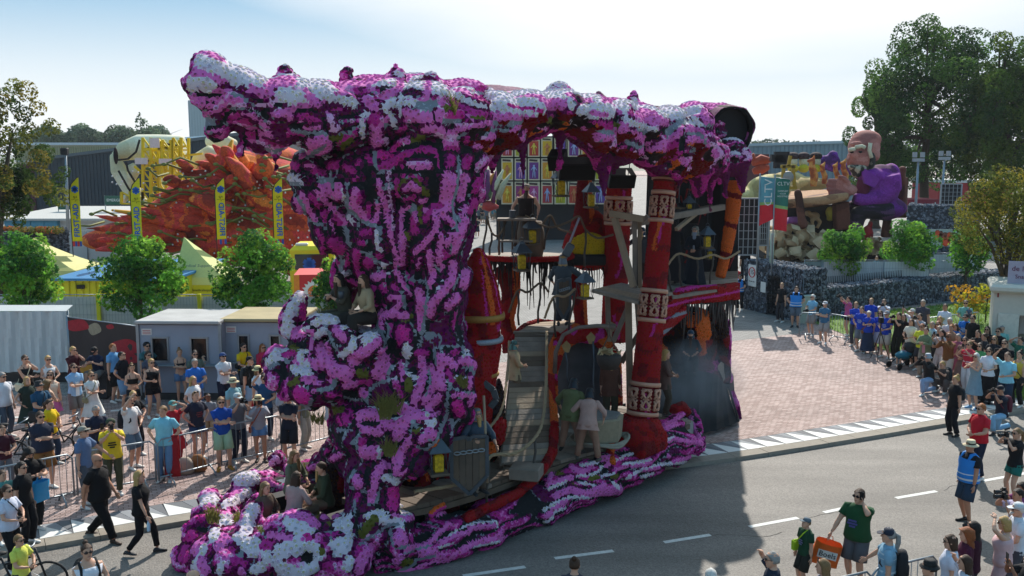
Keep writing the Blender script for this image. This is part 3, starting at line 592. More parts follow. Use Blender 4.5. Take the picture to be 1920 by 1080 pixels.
CAN=ells('''395 165 16.6 38 50 .55; 376 172 16.6 20 40 .4; 392 130 16.7 22 22 .35; 415 210 16.7 28 40 .4; 402 240 16.6 17 24 .25; 440 170 16.9 40 34 .6; 470 195 16.9 55 42 .7; 540 212 17.2 60 58 .8; 600 225 17.6 60 62 .9; 660 228 18 62 66 .95; 500 262 17.4 40 26 .5
720 222 18.3 70 66 1; 800 225 18 62 60 .9; 870 238 18.5 60 62 .9; 930 235 19.3 55 52 1; 990 222 19.9 50 42 1.2; 1050 216 20.5 52 36 1.3; 1100 232 21 50 46 1.4; 1150 243 21.7 50 50 1.5; 1200 250 22.3 50 46 1.5; 1250 268 22.9 45 60 1.5; 1295 266 23.7 38 66 1.5; 1330 302 24.6 34 38 .9; 1215 278 22 34 40 1; 1120 262 20.6 30 34 .8; 1165 275 21.3 36 38 .9; 965 255 19.3 24 30 .6; 1265 310 22.6 24 28 .8; 1290 310 24 30 30 .7; 1235 310 22.2 26 22 .6
600 195 18.8 70 34 1.2; 700 185 19.6 70 34 1.4; 780 185 20.4 70 36 1.6; 860 190 21.6 70 34 1.7; 950 196 22.8 70 32 1.7; 1040 205 24 60 28 1.7; 1120 218 25.4 60 34 1.7; 1200 236 26.8 60 40 1.8; 1280 244 28 50 42 1.7
850 172 23.6 60 22 1.2; 920 182 24.6 60 22 1.2; 985 192 25.8 50 20 1.2; 1100 202 27.4 60 18 1.2; 1170 208 28.8 50 14 1.2; 1370 300 28 32 34 .5; 1300 246 30.5 46 38 2; 1240 240 30 44 34 2; 1328 252 29.5 30 38 1.4; 1348 256 30.6 32 36 1.9''',canopy_extra)  # rear lobes, mostly unseen, thickened and extended to close holes in the roof's shadow
def canopy_cls(p,n):
 c=pattern(p,n,'u');xy=pix(p)
 far=(p@VA)>(np.array([-.4,20.4,0])@VA)+1.7
 far&=n[:,2]>-.2
 yr=np.interp(xy[:,0],[500,560,620,660,700,740,800,860,950,1030,1100,1200,1300],[150,150,160,165,180,172,168,178,186,192,196,205,200])
 dep=np.interp(xy[:,0],[500,640,800,1000,1200,1330],[17.6,18.8,20.3,21.6,23.9,26.])
 c[(p[:,1]>dep)&(xy[:,1]<yr+6)]=CI['V']
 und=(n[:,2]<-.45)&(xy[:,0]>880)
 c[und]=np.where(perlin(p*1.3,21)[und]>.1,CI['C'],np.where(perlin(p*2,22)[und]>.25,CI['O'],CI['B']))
 low=np.interp(xy[:,0],[900,930,960,1000,1040,1080,1120,1150,1200,1250,1290,1340,1400],[320,292,280,252,240,258,285,292,300,318,338,318,300])
 dr=(xy[:,1]>low)&(xy[:,0]>900)
 pp=perlin(p*2.6,23);c[dr]=np.where(pp[dr]>.28,CI['M'],CI['D'])
 lo2=(xy[:,1]>232)&(xy[:,0]<560)&(xy[:,0]>430)&(pp<0);c[lo2]=CI['D']
 return c
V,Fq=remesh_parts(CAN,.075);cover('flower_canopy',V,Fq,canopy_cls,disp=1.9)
TR_=ells('''590 345 18.3 46 60 .8; 565 330 18.2 22 32 .4; 620 420 18.6 44 60 .9; 662 480 19.2 34 60 .7; 650 520 19.7 30 60 .6; 700 330 18.6 100 90 1.3; 800 320 18.2 82 90 1.1; 866 330 18.6 42 80 .8; 880 400 18.7 20 60 .6; 870 290 18.5 40 50 .8
735 430 18.8 110 90 1.3; 820 430 18.3 74 100 1.1; 765 530 18.9 96 90 1.2; 830 540 18.3 54 90 1; 785 620 18.6 96 90 1.1; 840 650 18.2 42 80 .8; 775 720 18.4 100 90 1.1; 850 720 18 46 64 .8; 700 800 18 92 66 1; 790 800 17.9 80 60 .9
670 700 18.6 60 60 .9; 705 880 17.8 66 70 .9; 770 860 17.6 52 40 .7; 700 960 17.5 62 70 .8; 745 1005 17.3 40 45 .6; 655 1010 17.3 44 54 .6; 640 850 18.4 20 50 .5; 680 910 17.9 40 60 .6; 872 770 17.8 20 30 .4; 880 690 18 16 50 .5''')
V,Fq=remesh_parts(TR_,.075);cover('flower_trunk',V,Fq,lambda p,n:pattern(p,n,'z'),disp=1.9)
LE=ells('''556 605 18.6 22 56 .4; 590 660 18.4 60 44 .8; 540 690 18.3 40 42 .7; 660 680 18 80 44 .7; 600 715 18.1 90 42 .9; 605 612 17.7 34 14 .22; 640 640 17.5 30 22 .22; 690 650 17.4 34 18 .25; 668 655 18.1 62 34 .55; 520 690 18.4 22 34 .4; 590 745 18.3 40 26 .5; 650 760 18.3 36 24 .5; 700 740 18 40 50 .5; 620 660 18.8 60 22 .6; 640 790 18.4 24 22 .4''')
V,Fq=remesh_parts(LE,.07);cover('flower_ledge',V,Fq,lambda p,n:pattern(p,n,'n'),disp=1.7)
NO=ells('''455 1040 17 110 58 .9; 560 1030 16.8 95 70 .7; 640 1040 16.9 60 50 .6; 400 1000 18 56 60 .9; 365 1040 17.6 34 44 .6; 560 985 17.2 34 22 .25; 478 960 17.5 20 34 .25; 470 1000 17.2 36 36 .4; 420 970 18.4 40 34 .5; 394 940 18.6 18 16 .2; 462 908 19.2 22 16 .22; 440 935 18.9 40 16 .3; 500 905 19.8 60 16 .4; 520 868 20.4 12 22 .15; 580 880 20.4 50 18 .4; 620 850 19.6 24 36 .4; 600 865 19.8 24 24 .4; 600 905 19.6 50 16 .4; 520 1050 17 160 50 .9; 640 985 17.3 16 22 .2; 690 1010 17.2 30 40 .4''')
V,Fq=remesh_parts(NO,.07);cover('flower_nose',V,Fq,lambda p,n:pattern(p,n,'skirt'),disp=1.7)
SKL=[(690,1050,17.1,40),(760,1040,17.3,40),(830,1015,17.7,44),(900,995,18.3,44),(960,970,19.0,42),(1020,945,19.7,42),(1080,915,20.4,44),(1140,890,21.0,40),(1190,868,21.6,36),(1240,846,22.2,34),(1285,826,23.0,30)]
def skirt_extra(b):
 P=[];rr=[]
 for i in range(len(SKL)-1):
  for k in range(6):
   t=k/6;q=[SKL[i][j]*(1-t)+SKL[i+1][j]*t for j in range(4)]
   P.append(at(q[0],q[1],q[2]));rr.append(q[3]*q[2]/F_PX)
 for dz,g in((0,1),(.16,.8),(-.17,.75)):b.tube([p+Vector((.05,.15,dz))for p in P],[r_*g for r_ in rr],12)
 b.tube([at(*q)for q in((1285,830,23.1),(1308,842,23.3),(1313,818,23.9),(1306,790,24.6),(1290,775,25))],[.2,.17,.16,.15,.16],8)
 b.tube([at(*q)for q in((1235,800,22.9),(1262,790,23.3),(1285,780,23.9))],[.12,.12,.1],8)
 b.tube([at(*q)for q in((1235,835,22.4),(1262,822,22.8),(1290,826,23.4),(1312,832,23.7))],[.12,.1,.1,.1],8)
SK=MB();skirt_extra(SK)
V,Fq=remesh_parts(SK,.06)
def skirt_cls(p,n):
 z=p[:,2]+.25*perlin(p*1.1,31);u=p@UA
 h=perlin(np.stack([u*.55,z*4.2,u*0],1)+.3,32);b=np.abs(((h*3.4)%2)-1);c=np.full(len(p),CI['D'])
 c[b<.34]=CI['K'];c[b>.6]=CI['M'];c[b>.9]=CI['P'];c[(b>.34)&(b<.385)]=CI['G']
 xy=pix(p);c2=pattern(p,n,'skirt');s=np.zeros(len(p),bool)
 for(k,w,P)in STROKES:
  lo=P.min(0)-w;hi=P.max(0)+w
  idx=np.nonzero((xy[:,0]>lo[0])&(xy[:,0]<hi[0])&(xy[:,1]>lo[1])&(xy[:,1]<hi[1]))[0]
  if len(idx):
   X=xy[idx];d=np.full(len(idx),1e9)
   for a,b_ in zip(P[:-1],P[1:]):
    ab=b_-a;t=np.clip(((X-a)@ab)/max(ab@ab,1e-6),0,1);d=np.minimum(d,np.linalg.norm(X-a-t[:,None]*ab,axis=1))
   s[idx[d<w]]=True
 return np.where(s,c2,c)
cover('flower_skirt',V,Fq,skirt_cls,spacing=.07,disp=1.6)
lg=MB();ce=at(1372,248,28.2);ax=Vector((.35,-.9,-.12)).normalized()
prof=[(.62,-2.2),(.72,-1.0),(.74,-.2),(.74,0.0),(.67,.02),(.64,-.06)]
lg.lathe(ce,prof,28,ax,cap=False);local(lg.build('hollow_log',attr_mat('papier_mache',.9)),FLOAT)
Vl=[];
lv,lf=[],[]
for i in range(14):
 for j in range(40):
  t=2*math.pi*j/40;h=-2.2+2.2*i/13;r_=np.interp(h,[-2.2,-1,0],[.64,.74,.76])+.05*math.sin(3*t+h*2)+.03*math.sin(7*t)
  x,y,d=frame(ax);lv.append(ce+d*h+(x*math.cos(t)+y*math.sin(t))*r_)
for i in range(13):
 for j in range(40):
  a,b_,c_,d_=i*40+j,i*40+(j+1)%40,(i+1)*40+(j+1)%40,(i+1)*40+j
  lf+=[(a,b_,c_),(a,c_,d_)]
lv=np.array([tuple(v)for v in lv]);lf=np.array(lf)
def log_cls(p,n):
 c=pattern(p,n,'u');c[(n[:,2]>.1)&(p[:,2]>ce.z)]=CI['V'];c[perlin(p*1.5,41)>.25]=CI['P'];return c
N_,f_=vnormals(lv,lf)
if np.mean(np.einsum('ij,ij->i',N_,lv-np.array(ce)))<0:lf=lf[:,::-1]
cover('log_bark',lv,lf,log_cls,disp=.3)
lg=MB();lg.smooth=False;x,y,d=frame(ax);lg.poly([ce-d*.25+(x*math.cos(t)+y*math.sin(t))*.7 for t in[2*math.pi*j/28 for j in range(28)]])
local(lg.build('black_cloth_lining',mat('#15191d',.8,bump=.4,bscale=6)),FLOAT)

#  people
SKINS=['#c99a80','#d8a98c','#b98468','#8a5a42','#e0b79e']
HAIRC={'blond':'#b08d56','dark':'#1d1512','brown':'#3f2a1c','grey':'#8d8a86','white':'#c9c6c0','red':'#8a4a22','ginger':'#9a5a2a','dblond':'#7d5f3c'}
def ik(root,tgt,a,b,hint):
 d=tgt-root;L=d.length
 if L>(a+b)*.999:tgt=root+d*((a+b)*.999/L);d=tgt-root;L=d.length
 if L<abs(a-b)+.02:L=abs(a-b)+.02
 x=(a*a-b*b+L*L)/(2*L);h=math.sqrt(max(a*a-x*x,0));dn=d.normalized()
 hv=hint-dn*hint.dot(dn)
 if hv.length<1e-4:hv=Vector((0,-1,0))
 return root+dn*x+hv.normalized()*h,tgt
def V3(*a):return Vector(a)
def pose_of(name,r):
 j=lambda k:r.uniform(-k,k)
 P=dict(ph=.93,lean=.0,feet=[V3(-.11+j(.03),j(.06),0),V3(.11+j(.03),j(.06),0)],toe=[-.25,.25],knee=[V3(-.1,-1,0),V3(.1,-1,0)],hands=[V3(-.25,-.04+j(.06),.82),V3(.25,-.04+j(.06),.82)],elb=[V3(-.5,1,-.2),V3(.5,1,-.2)],py=0.,curl=.5,px=j(.02))
 H=P['hands'];E=P['elb']
 if name=='cross':P['hands']=[V3(.12,-.235,1.17),V3(-.12,-.215,1.2)];P['elb']=[V3(-1,.25,-.5),V3(1,.25,-.5)]
 elif name=='hips':P['hands']=[V3(-.185,-.06,.99),V3(.185,-.06,.99)];P['elb']=[V3(-1,.45,0),V3(1,.45,0)]
 elif name=='hip':P['hands']=[V3(-.185,-.06,.99),V3(.26,-.05,.82)];P['elb']=[V3(-1,.45,0),V3(.5,1,0)]
 elif name=='phone':P['hands']=[V3(-.04,-.34,1.25),V3(.06,-.33,1.24)];P['elb']=[V3(-.9,.1,-1),V3(.9,.1,-1)]
 elif name=='photo':P['hands']=[V3(-.06,-.32,1.5),V3(.07,-.32,1.5)];P['elb']=[V3(-.8,-.1,-1),V3(.8,-.1,-1)]
 elif name=='camera':P['hands']=[V3(-.085,-.24,1.56),V3(.06,-.28,1.53)];P['elb']=[V3(-.9,-.1,-1),V3(.7,-.1,-1)]
 elif name=='camup':P['hands']=[V3(-.08,-.36,1.72),V3(.08,-.38,1.72)];P['elb']=[V3(-1,-.3,-.5),V3(1,-.3,-.5)]
 elif name=='shade':P['hands']=[V3(-.1,-.17,1.71),H[1]];P['elb']=[V3(-1,-.2,-.1),E[1]]
 elif name=='shadel':P['hands']=[H[0],V3(.1,-.17,1.71)];P['elb']=[E[0],V3(1,-.2,-.1)]
 elif name=='chin':P['hands']=[V3(.1,-.2,1.14),V3(.03,-.18,1.52)];P['elb']=[V3(-1,.1,-.6),V3(.8,-.3,-1)]
 elif name=='hold':P['hands']=[V3(-.05,-.25,1.08),V3(.08,-.26,1.08)];P['elb']=[V3(-1,.4,-.4),V3(1,.4,-.4)]
 elif name=='cup':P['hands']=[V3(-.12,-.3,1.15),V3(.24,-.05,.83)];P['elb']=[V3(-.8,.4,-.8),V3(.5,1,0)]
 elif name=='clap':P['hands']=[V3(-.03,-.32,1.38),V3(.03,-.32,1.38)];P['elb']=[V3(-1,.1,-.8),V3(1,.1,-.8)]
 elif name=='raise':P['hands']=[V3(-.18,-.22,1.78),V3(.05,-.25,1.1)];P['elb']=[V3(-1,-.1,-.3),V3(1,.4,-.4)]
 elif name=='call':P['hands']=[V3(-.36,-.28,.9),V3(.12,-.1,1.56)];P['elb']=[V3(-.7,.8,0),V3(.9,-.4,-1)]
 elif name=='lean':P['hands']=[V3(-.42,-.32,1.02),H[1]];P['elb']=[V3(-.7,.8,0),E[1]]
 elif name=='leanl':P['hands']=[H[0],V3(.42,-.32,1.02)];P['elb']=[E[0],V3(.7,.8,0)]
 elif name=='walk':P['feet']=[V3(-.09,-.32,0),V3(.1,.3,.05)];P['ph']=.89;P['hands']=[V3(-.24,.16,.86),V3(.24,-.2,.88)]
 elif name=='stride':P['feet']=[V3(-.09,.26,.03),V3(.1,-.26,0)];P['ph']=.9;P['hands']=[V3(-.27,-.2,.88),V3(.25,.1,.84)]
 elif name=='bend':P['lean']=.62;P['hands']=[V3(-.2,-.62,.86),V3(.2,-.62,.86)];P['py']=.12;P['elb']=[V3(-1,.3,0),V3(1,.3,0)]
 elif name=='sit':P['ph']=.5;P['feet']=[V3(-.13,-.45,0),V3(.13,-.43,0)];P['hands']=[V3(-.13,-.3,.62),V3(.13,-.3,.62)];P['lean']=.12;P['knee']=[V3(-.15,-.3,1),V3(.15,-.3,1)];P['elb']=[V3(-1,.7,0),V3(1,.7,0)]
 elif name=='sitphone':P['ph']=.5;P['feet']=[V3(-.13,-.45,0),V3(.13,-.43,0)];P['hands']=[V3(-.05,-.36,.86),V3(.06,-.36,.86)];P['lean']=.2;P['knee']=[V3(-.15,-.3,1),V3(.15,-.3,1)];P['elb']=[V3(-1,.2,-.6),V3(1,.2,-.6)]
 elif name=='kneel':P['ph']=.52;P['feet']=[V3(-.12,.42,.07),V3(.14,-.36,0)];P['knee']=[V3(-.1,-1,-.4),V3(.1,-.5,1)];P['hands']=[V3(-.08,-.28,1.15),V3(.07,-.33,1.13)];P['elb']=[V3(-.8,0,-1),V3(.8,0,-1)];P['lean']=.12
 elif name=='squat':P['ph']=.3;P['feet']=[V3(-.15,-.1,0),V3(.15,-.12,0)];P['knee']=[V3(-.5,-1,.6),V3(.5,-1,.6)];P['hands']=[V3(-.07,-.42,.86),V3(.1,-.45,.8)];P['lean']=.28;P['py']=.1;P['elb']=[V3(-.8,0,-1),V3(.8,0,-1)]
 elif name=='guard':P['hands']=[V3(-.3,-.34,1.22),V3(.3,-.26,1.0)];P['elb']=[V3(-1,.6,-.4),V3(1,.6,-.4)]
 elif name=='table':P['hands']=[V3(-.34,-.2,.95),V3(.34,-.2,.95)];P['elb']=[V3(-1,.6,0),V3(1,.6,0)];P['feet']=[V3(-.26,0,0),V3(.26,-.05,0)]
 return P
FLESH={}
def skinmat(c):
 return mat(c,.55,var=.1,scale=14,spec=.35,name='skin')
def person(pos,h=1.75,rz=0.,pose='stand',top=('tee','#222222'),bot=('jeans','#2c3a52'),hair=('short','brown'),hat=None,glasses=None,shoes='#d9d6d0',skin=0,bulk=1.,belly=0.,yaw=0.,nod=0.,label=None,group=None,lod=0,beard=None,female=False,name='person',extra=None):
 r=random.Random(hash((round(pos[0],2),round(pos[1],2)))&0xffff)
 P=pose_of(pose,r);s=h/1.75
 if extra:P.update(extra)
 root=empty(name,pos,rz,label,'person',group,s)
 sk=SKINS[skin]if isinstance(skin,int)else skin
 ph=P['ph'];px0=P['px']
 pel=V3(px0,P['py'],ph);lean=P['lean']
 up=V3(0,-math.sin(lean),math.cos(lean));fw=V3(0,-math.cos(lean),-math.sin(lean));rt=V3(1,0,0)
 def T(z,x=0.,y=0.):return pel+up*z+rt*x-fw*y
 fem=female
 TR=[(-.11,.125,.085,0),(-.03,.17*(1.04 if fem else 1),.12,0),(.06,.16,.115,0),(.16,(.132 if fem else .152),.105,0),(.27,.148,.112,-.005),(.37,.172,.122 if fem else .117,-.01),(.455,.178,.105,0),(.52,.125,.082,.005),(.555,.07,.062,.01)]
 def torso(mb,add=0.,z0=-9,z1=9,n=14,cap=True,wob=0.,flare=0.):
  rs=[]
  zs=[t for t in TR if z0-.001<=t[0]<=z1+.001]
  if z0>-9 and(not zs or zs[0][0]>z0+.01):
   k=[np.interp(z0,[t[0]for t in TR],[t[i]for t in TR])for i in range(4)];zs=[tuple(k)]+zs
  for(z,rx,ry,oy)in zs:
   g=bulk if z<.5 else 1+(bulk-1)*.3
   bl=belly*math.exp(-((z-.12)/.15)**2)
   fl=flare*max(0,(.1-z))
   ring=[]
   for j in range(n):
    t=2*math.pi*j/n;cx,sy=math.cos(t),math.sin(t)
    w=wob*math.sin(t*5+z*23)+wob*.6*math.sin(t*3-z*31)
    X=(rx*g+add+fl+w)*cx;Y=(ry*g+add+fl+w)*sy+oy
    if sy<0:Y+=bl*sy*1.0
    if fem and .2<z<.42 and sy<-.2:Y-=.028*(-sy)*(1-abs(abs(cx)-.5))
    ring.append(T(z,X,Y))
   rs.append(ring)
  mb.rings(rs,cap)
 sh=[T(.47,-.175*(.5+.5*bulk)*(.92 if fem else 1)),T(.47,.175*(.5+.5*bulk)*(.92 if fem else 1))]
 hip=[T(-.02,-.092),T(-.02,.092)]
 arms=[];legs=[]
 for i in(0,1):
  tg=P['hands'][i].copy()
  e,w=ik(sh[i],tg,.285,.255,P['elb'][i]);arms.append((sh[i],e,w))
  ft=P['feet'][i]+V3(0,0,.085);k,a=ik(hip[i],ft,.435,.415,P['knee'][i]);legs.append((hip[i],k,a))
 nk=T(.56,0,.012);hd=T(.70,0,-.012)
 g1=.5+.5*bulk
 b=MB()
 torso(b);b.tube([T(.5,0,.01),T(.57,0,.012),T(.66,0,0)],[.075,.056,.054],10)
 for i in(0,1):
  a,e,w=arms[i];q=.9 if fem else 1.
  b.tube([a,a.lerp(e,.35),e,e.lerp(w,.3),w],[.058*g1*q,.05*g1*q,.041*g1*q,.042*g1*q,.028*q],8)
  a,k,f=legs[i]
  b.tube([a,a.lerp(k,.4),k,k.lerp(f,.3),k.lerp(f,.7),f],[.088*g1,.079*g1,.056*g1,.057*g1,.045,.037],10)
 body=b.build('body',skinmat(sk),root)
 if lod==0:
  md=body.modifiers.new('r','REMESH');md.mode='VOXEL';md.voxel_size=.03;md.use_smooth_shade=True
 hb=MB();M=Matrix.Rotation(yaw,3,'Z')@Matrix.Rotation(-(nod+lean*.6),3,'X')@Matrix.Identity(3)
 Mh=Matrix.Rotation(yaw,3,'Z')@Matrix.Rotation(nod+lean*.7,3,'X')
 def Hd(x,y,z):return hd+Mh@V3(x,y,z)
 prof=[(-.125,.022,.03,-.052),(-.112,.045,.05,-.035),(-.08,.062,.075,-.018),(-.04,.070,.088,-.006),(0,.075,.097,0),(.04,.077,.1,.002),(.075,.068,.09,.004),(.1,.048,.064,.005),(.115,.015,.02,.005)]
 n=14 if lod==0 else 8;rs=[]
 for(z,rx,ry,oy)in prof:
  ring=[]
  for j in range(n):
   t=2*math.pi*j/n+math.pi/n;x,y=rx*math.cos(t),ry*math.sin(t)+oy
   ring.append(Hd(x,y,z))
  rs.append(ring)
 hb.rings(rs)
 if lod<2:
  hb.add([Hd(-.012,-.09,.012),Hd(.012,-.09,.012),Hd(-.019,-.088,-.038),Hd(.019,-.088,-.038),Hd(0,-.124,-.03),Hd(0,-.1,.014)],[(0,2,4,5),(1,5,4,3),(2,3,4)])
  for sx in(-1,1):hb.ell(Hd(sx*.078,.005,-.01),(.012,.024,.034),6,4,Mh)
  hb.mi=1
  for sx in(-1,1):
   hb.ell(Hd(sx*.031,-.088,.006),(.012,.008,.007),6,3,Mh)
  hb.mi=2;hb.ell(Hd(0,-.089,-.066),(.024,.01,.008),6,3,Mh)
  hb.mi=3
  for sx in(-1,1):hb.ell(Hd(sx*.032,-.091,.03),(.022,.008,.005),6,3,Mh)
 hb.mi=0
 for i in(0,1):
  a,e,w=arms[i];d=(w-e).normalized();side=-1 if i==0 else 1
  nrm=(V3(side*1.,.2,0));nrm=(nrm-d*nrm.dot(d))
  nrm=nrm.normalized()if nrm.length>.1 else V3(0,0,1)
  ac=d.cross(nrm).normalized()
  if ac.y>0:ac=-ac
  pal=w+d*.045
  Mp=Matrix((ac,nrm,d)).transposed()
  hb.ell(pal,(.038,.016,.055),8,5,Mp)
  if lod==0:
   for q,(o_,ln)in enumerate(((.027,.07),(.009,.08),(-.009,.074),(-.026,.058))):
    f0=w+d*.085+ac*o_;f1=f0+d*(ln*.5)-nrm*(.012*P['curl']);f2=f1+d*(ln*.35)-nrm*(.03*P['curl'])
    hb.tube([f0-d*.02,f1,f2],[.0088,.0082,.0065],5)
   t0=w+d*.025+ac*.03;hb.tube([t0,t0+d*.03+ac*.024-nrm*.006,t0+d*.058+ac*.028-nrm*.016],[.0105,.0095,.0075],5)
 FLESH[body.name]=(hb,[skinmat(sk),mat('#17120f',.3,var=0),mat('#8c5146',.5,var=0),mat(HAIRC.get(hair[1],'#3f2a1c')if hair[0]!='bald' else '#5a4636',.8,var=0)],lod)
 kind,tc=top[0],top[1]
 tm=tc if not isinstance(tc,str)else mat(tc,.85,var=.12,scale=9,bump=.9,bscale=9,spec=.25)
 sl={'tee':.62,'polo':.6,'long':2.0,'tank':0,'strap':0,'dress':.35,'shirt':.62,'robe':2.,'jacket':2.,'crop':0,'none':-1,'vest':.6,'tunic':1.5,'cape':0}[kind]
 if kind!='none':
  tb=MB();hem={'crop':.2,'tank':-.04,'strap':-.02,'tunic':-.11,'jacket':-.07}.get(kind,-.06)
  topz=.41 if kind in('strap','crop')else(.5 if kind=='tank' else .555)
  torso(tb,.018 if kind not in('jacket','robe','tunic')else .03,hem,topz,16,kind not in('strap','crop'),.004,.12 if kind in('tee','shirt','tunic')else 0.)
  if kind in('strap','crop','tank'):
   for sx in(-1,1):tb.tube([T(.37,sx*.085,-.12),T(.47,sx*.09,-.07),T(.525,sx*.09,0),T(.47,sx*.09,.085),T(.37,sx*.08,.125)],.014 if kind!='tank' else .026,6,flat=1)
  if sl>0:
   for i in(0,1):
    a,e,w=arms[i];q=g1*(.92 if fem else 1)
    a0=a+(T(.45)-a)*.25
    if sl<=1:tb.tube([a0,a,a.lerp(e,sl*.5),a.lerp(e,sl)],[.068*q,.072*q,.068*q,.07*q],9)
    else:
     en=e.lerp(w,min(sl-1,1)*.96)
     tb.tube([a0,a,a.lerp(e,.5),e,e.lerp(en,.5),en],[.068*q,.073*q,.064*q,.06*q,.053,.045],9)
  if kind in('polo','shirt','jacket','vest'):
   tb.lathe(T(.55,0,.0),[(.07,-.012),(.076,.02),(.066,.026)],10,up,sx=1,sy=1,cap=False)
  if kind in('dress','robe','tunic','cape')and P['ph']>.8:
   zb={'dress':.42,'robe':.82,'tunic':.16,'cape':.4}[kind];rs=[]
   for q in range(6):
    z=-.02-zb*q/5;wv=.012+.02*q/5;rr=[]
    for j in range(20):
     t=2*math.pi*j/20;fl=.03+.1*q/5*(1.3 if kind!='tunic' else .3)+wv*math.sin(t*6+q*.3)
     p=T(-.02,(.17*bulk+fl)*math.cos(t),(.12*bulk+fl)*math.sin(t));rr.append(V3(p.x,p.y,p.z+z+.02))
    rs.append(rr)
   tb.rings(rs,False)
  tb.build({'tee':'tshirt','polo':'polo_shirt','long':'long_sleeved_shirt','strap':'strap_top','crop':'crop_top','tank':'sleeveless_top'}.get(kind,kind if kind!='vest' else 'polo_shirt'),tm,root)
  if len(top)>2:
   pm=mat(top[2],.8,var=.1);pb=MB()
   if top[3]=='print':
    for k_ in range(3):
     zc=.33-.05*k_;wd=(.075,.09,.055)[k_]
     pb.add([T(zc,-wd,-.152*bulk-.006-belly*.5),T(zc,wd,-.152*bulk-.006-belly*.5),T(zc-.03,wd,-.155*bulk-.006-belly*.6),T(zc-.03,-wd,-.155*bulk-.006-belly*.6)],[(0,3,2,1)])
     pb.f.append(pb.f[-1][::-1]);pb.m.append(0);pb.sm.append(False)
   elif top[3]=='stripes':
    for zc in np.arange(-.02,.5,.075):
     ring0=MB();torso(pb,.021,zc,zc+.03,16,False)
   elif top[3]=='open':
    pb.add([T(-.05,-.05,-.15),T(-.05,.05,-.15),T(.25,.05,-.152),T(.25,-.05,-.152),T(.5,.03,-.11),T(.5,-.03,-.11)],[(0,1,2,3),(3,2,4,5)])
   if pb.f:pb.build('shirt_print',pm,root)
  if kind=='vest':
   vb=MB();vb.mi=0;torso(vb,.034,-.04,.5,16,False)
   for sx in(-1,1):vb.tube([T(.42,sx*.11,-.125),T(.53,sx*.1,-.06),T(.545,sx*.1,.01),T(.42,sx*.11,.135)],.04,6)
   vb.build('safety_vest',mat('#1b7fd0',.6,var=.06),root)
   for zc in(.02,.14):
    sb=MB();torso(sb,.038,zc,zc+.05,16,False);sb.build('reflective_band',mat('#c9d2d8',.35,var=.05),root)
 kind,bc=bot
 bm=bc if not isinstance(bc,str)else mat(bc,.85,var=.14,scale=9,bump=.9,bscale=9,spec=.2)
 if kind!='none':
  bb=MB()
  if kind in('jeans','shorts','trousers','leggings'):
   torso(bb,.013,-.11,.045,14,True)
   end={'jeans':1.9,'trousers':1.93,'leggings':1.88,'shorts':.95}[kind]
   if kind=='shorts' and fem:end=.5
   lo={'jeans':.014,'trousers':.022,'leggings':.006,'shorts':.024}[kind]
   for i in(0,1):
    a,k,f=legs[i]
    if end<=1:bb.tube([a+V3(0,0,.04),a,a.lerp(k,end*.5),a.lerp(k,end)],[.08*g1+lo,.09*g1+lo,.086*g1+lo,.084*g1+lo*1.2],11)
    else:
     q=end-1;bb.tube([a+V3(0,0,.04),a,a.lerp(k,.45),k,k.lerp(f,.35*q),k.lerp(f,.7*q),k.lerp(f,q)],[.08*g1+lo,.09*g1+lo,.08*g1+lo,.06*g1+lo,.06*g1+lo,.052+lo,.05+lo*1.3],11)
  else:
   zb={'mini':.38,'skirt':.52,'long':.86}[kind];rs=[]
   seat=P['ph']<.8
   if seat:
    for i in(0,1):
     a,k,f=legs[i];bb.tube([a+V3(0,.05,0),a.lerp(k,.5),k+V3(0,0,0),k.lerp(f,.5),k.lerp(f,.9)],[.14,.135,.12,.115,.12],12)
    torso(bb,.02,-.11,.06,14,True)
   else:
    for q in range(7):
     z=-zb*q/6;rr=[]
     for j in range(22):
      t=2*math.pi*j/22;fl=.012+.085*q/6*(zb/.5)**.4+(.004+.02*q/6)*math.sin(t*7+q*.25)
      p=T(.05,(.162*bulk+fl)*math.cos(t),(.115*bulk+fl)*math.sin(t));rr.append(V3(p.x,p.y,p.z+z))
     rs.append(rr)
    bb.rings(rs,False)
  bb.build({'long':'long_skirt','mini':'skirt'}.get(kind,kind),bm,root)
 if lod<2:
  for i in(0,1):
   a,k,f=legs[i];kn=P['toe'][i];d=V3(math.sin(kn),-math.cos(kn),0)
   tilt=.75 if(pose=='kneel' and i==0)else 0.
   sb=MB();c=V3(f.x,f.y,max(f.z-.085,0));sid=V3(-d.y,d.x,0);rs=[]
   for(u,wd,ht)in((-.085,.03,.05),(-.06,.04,.085),(0,.042,.1),(.06,.046,.07),(.12,.048,.055),(.165,.04,.045),(.185,.02,.03)):
    p=c+d*u+V3(0,0,0)
    if tilt:p=c+V3(0,0,-.05)+d*0+V3(0,-.06,-u*.1)+V3(0,u*.3,.12-u*.9)*0+d*u*.5
    rs.append([p+sid*(wd*math.cos(t))+V3(0,0,ht*.5+ht*.5*math.sin(t))for t in[2*math.pi*q/8 for q in range(8)]])
   sb.rings(rs);sb.build('shoe',mat(shoes,.6,var=.08),root)
 st,hc=hair;hm=mat(HAIRC.get(hc,hc),.6,var=.25,scale=30,bump=.5,bscale=90,spec=.3)
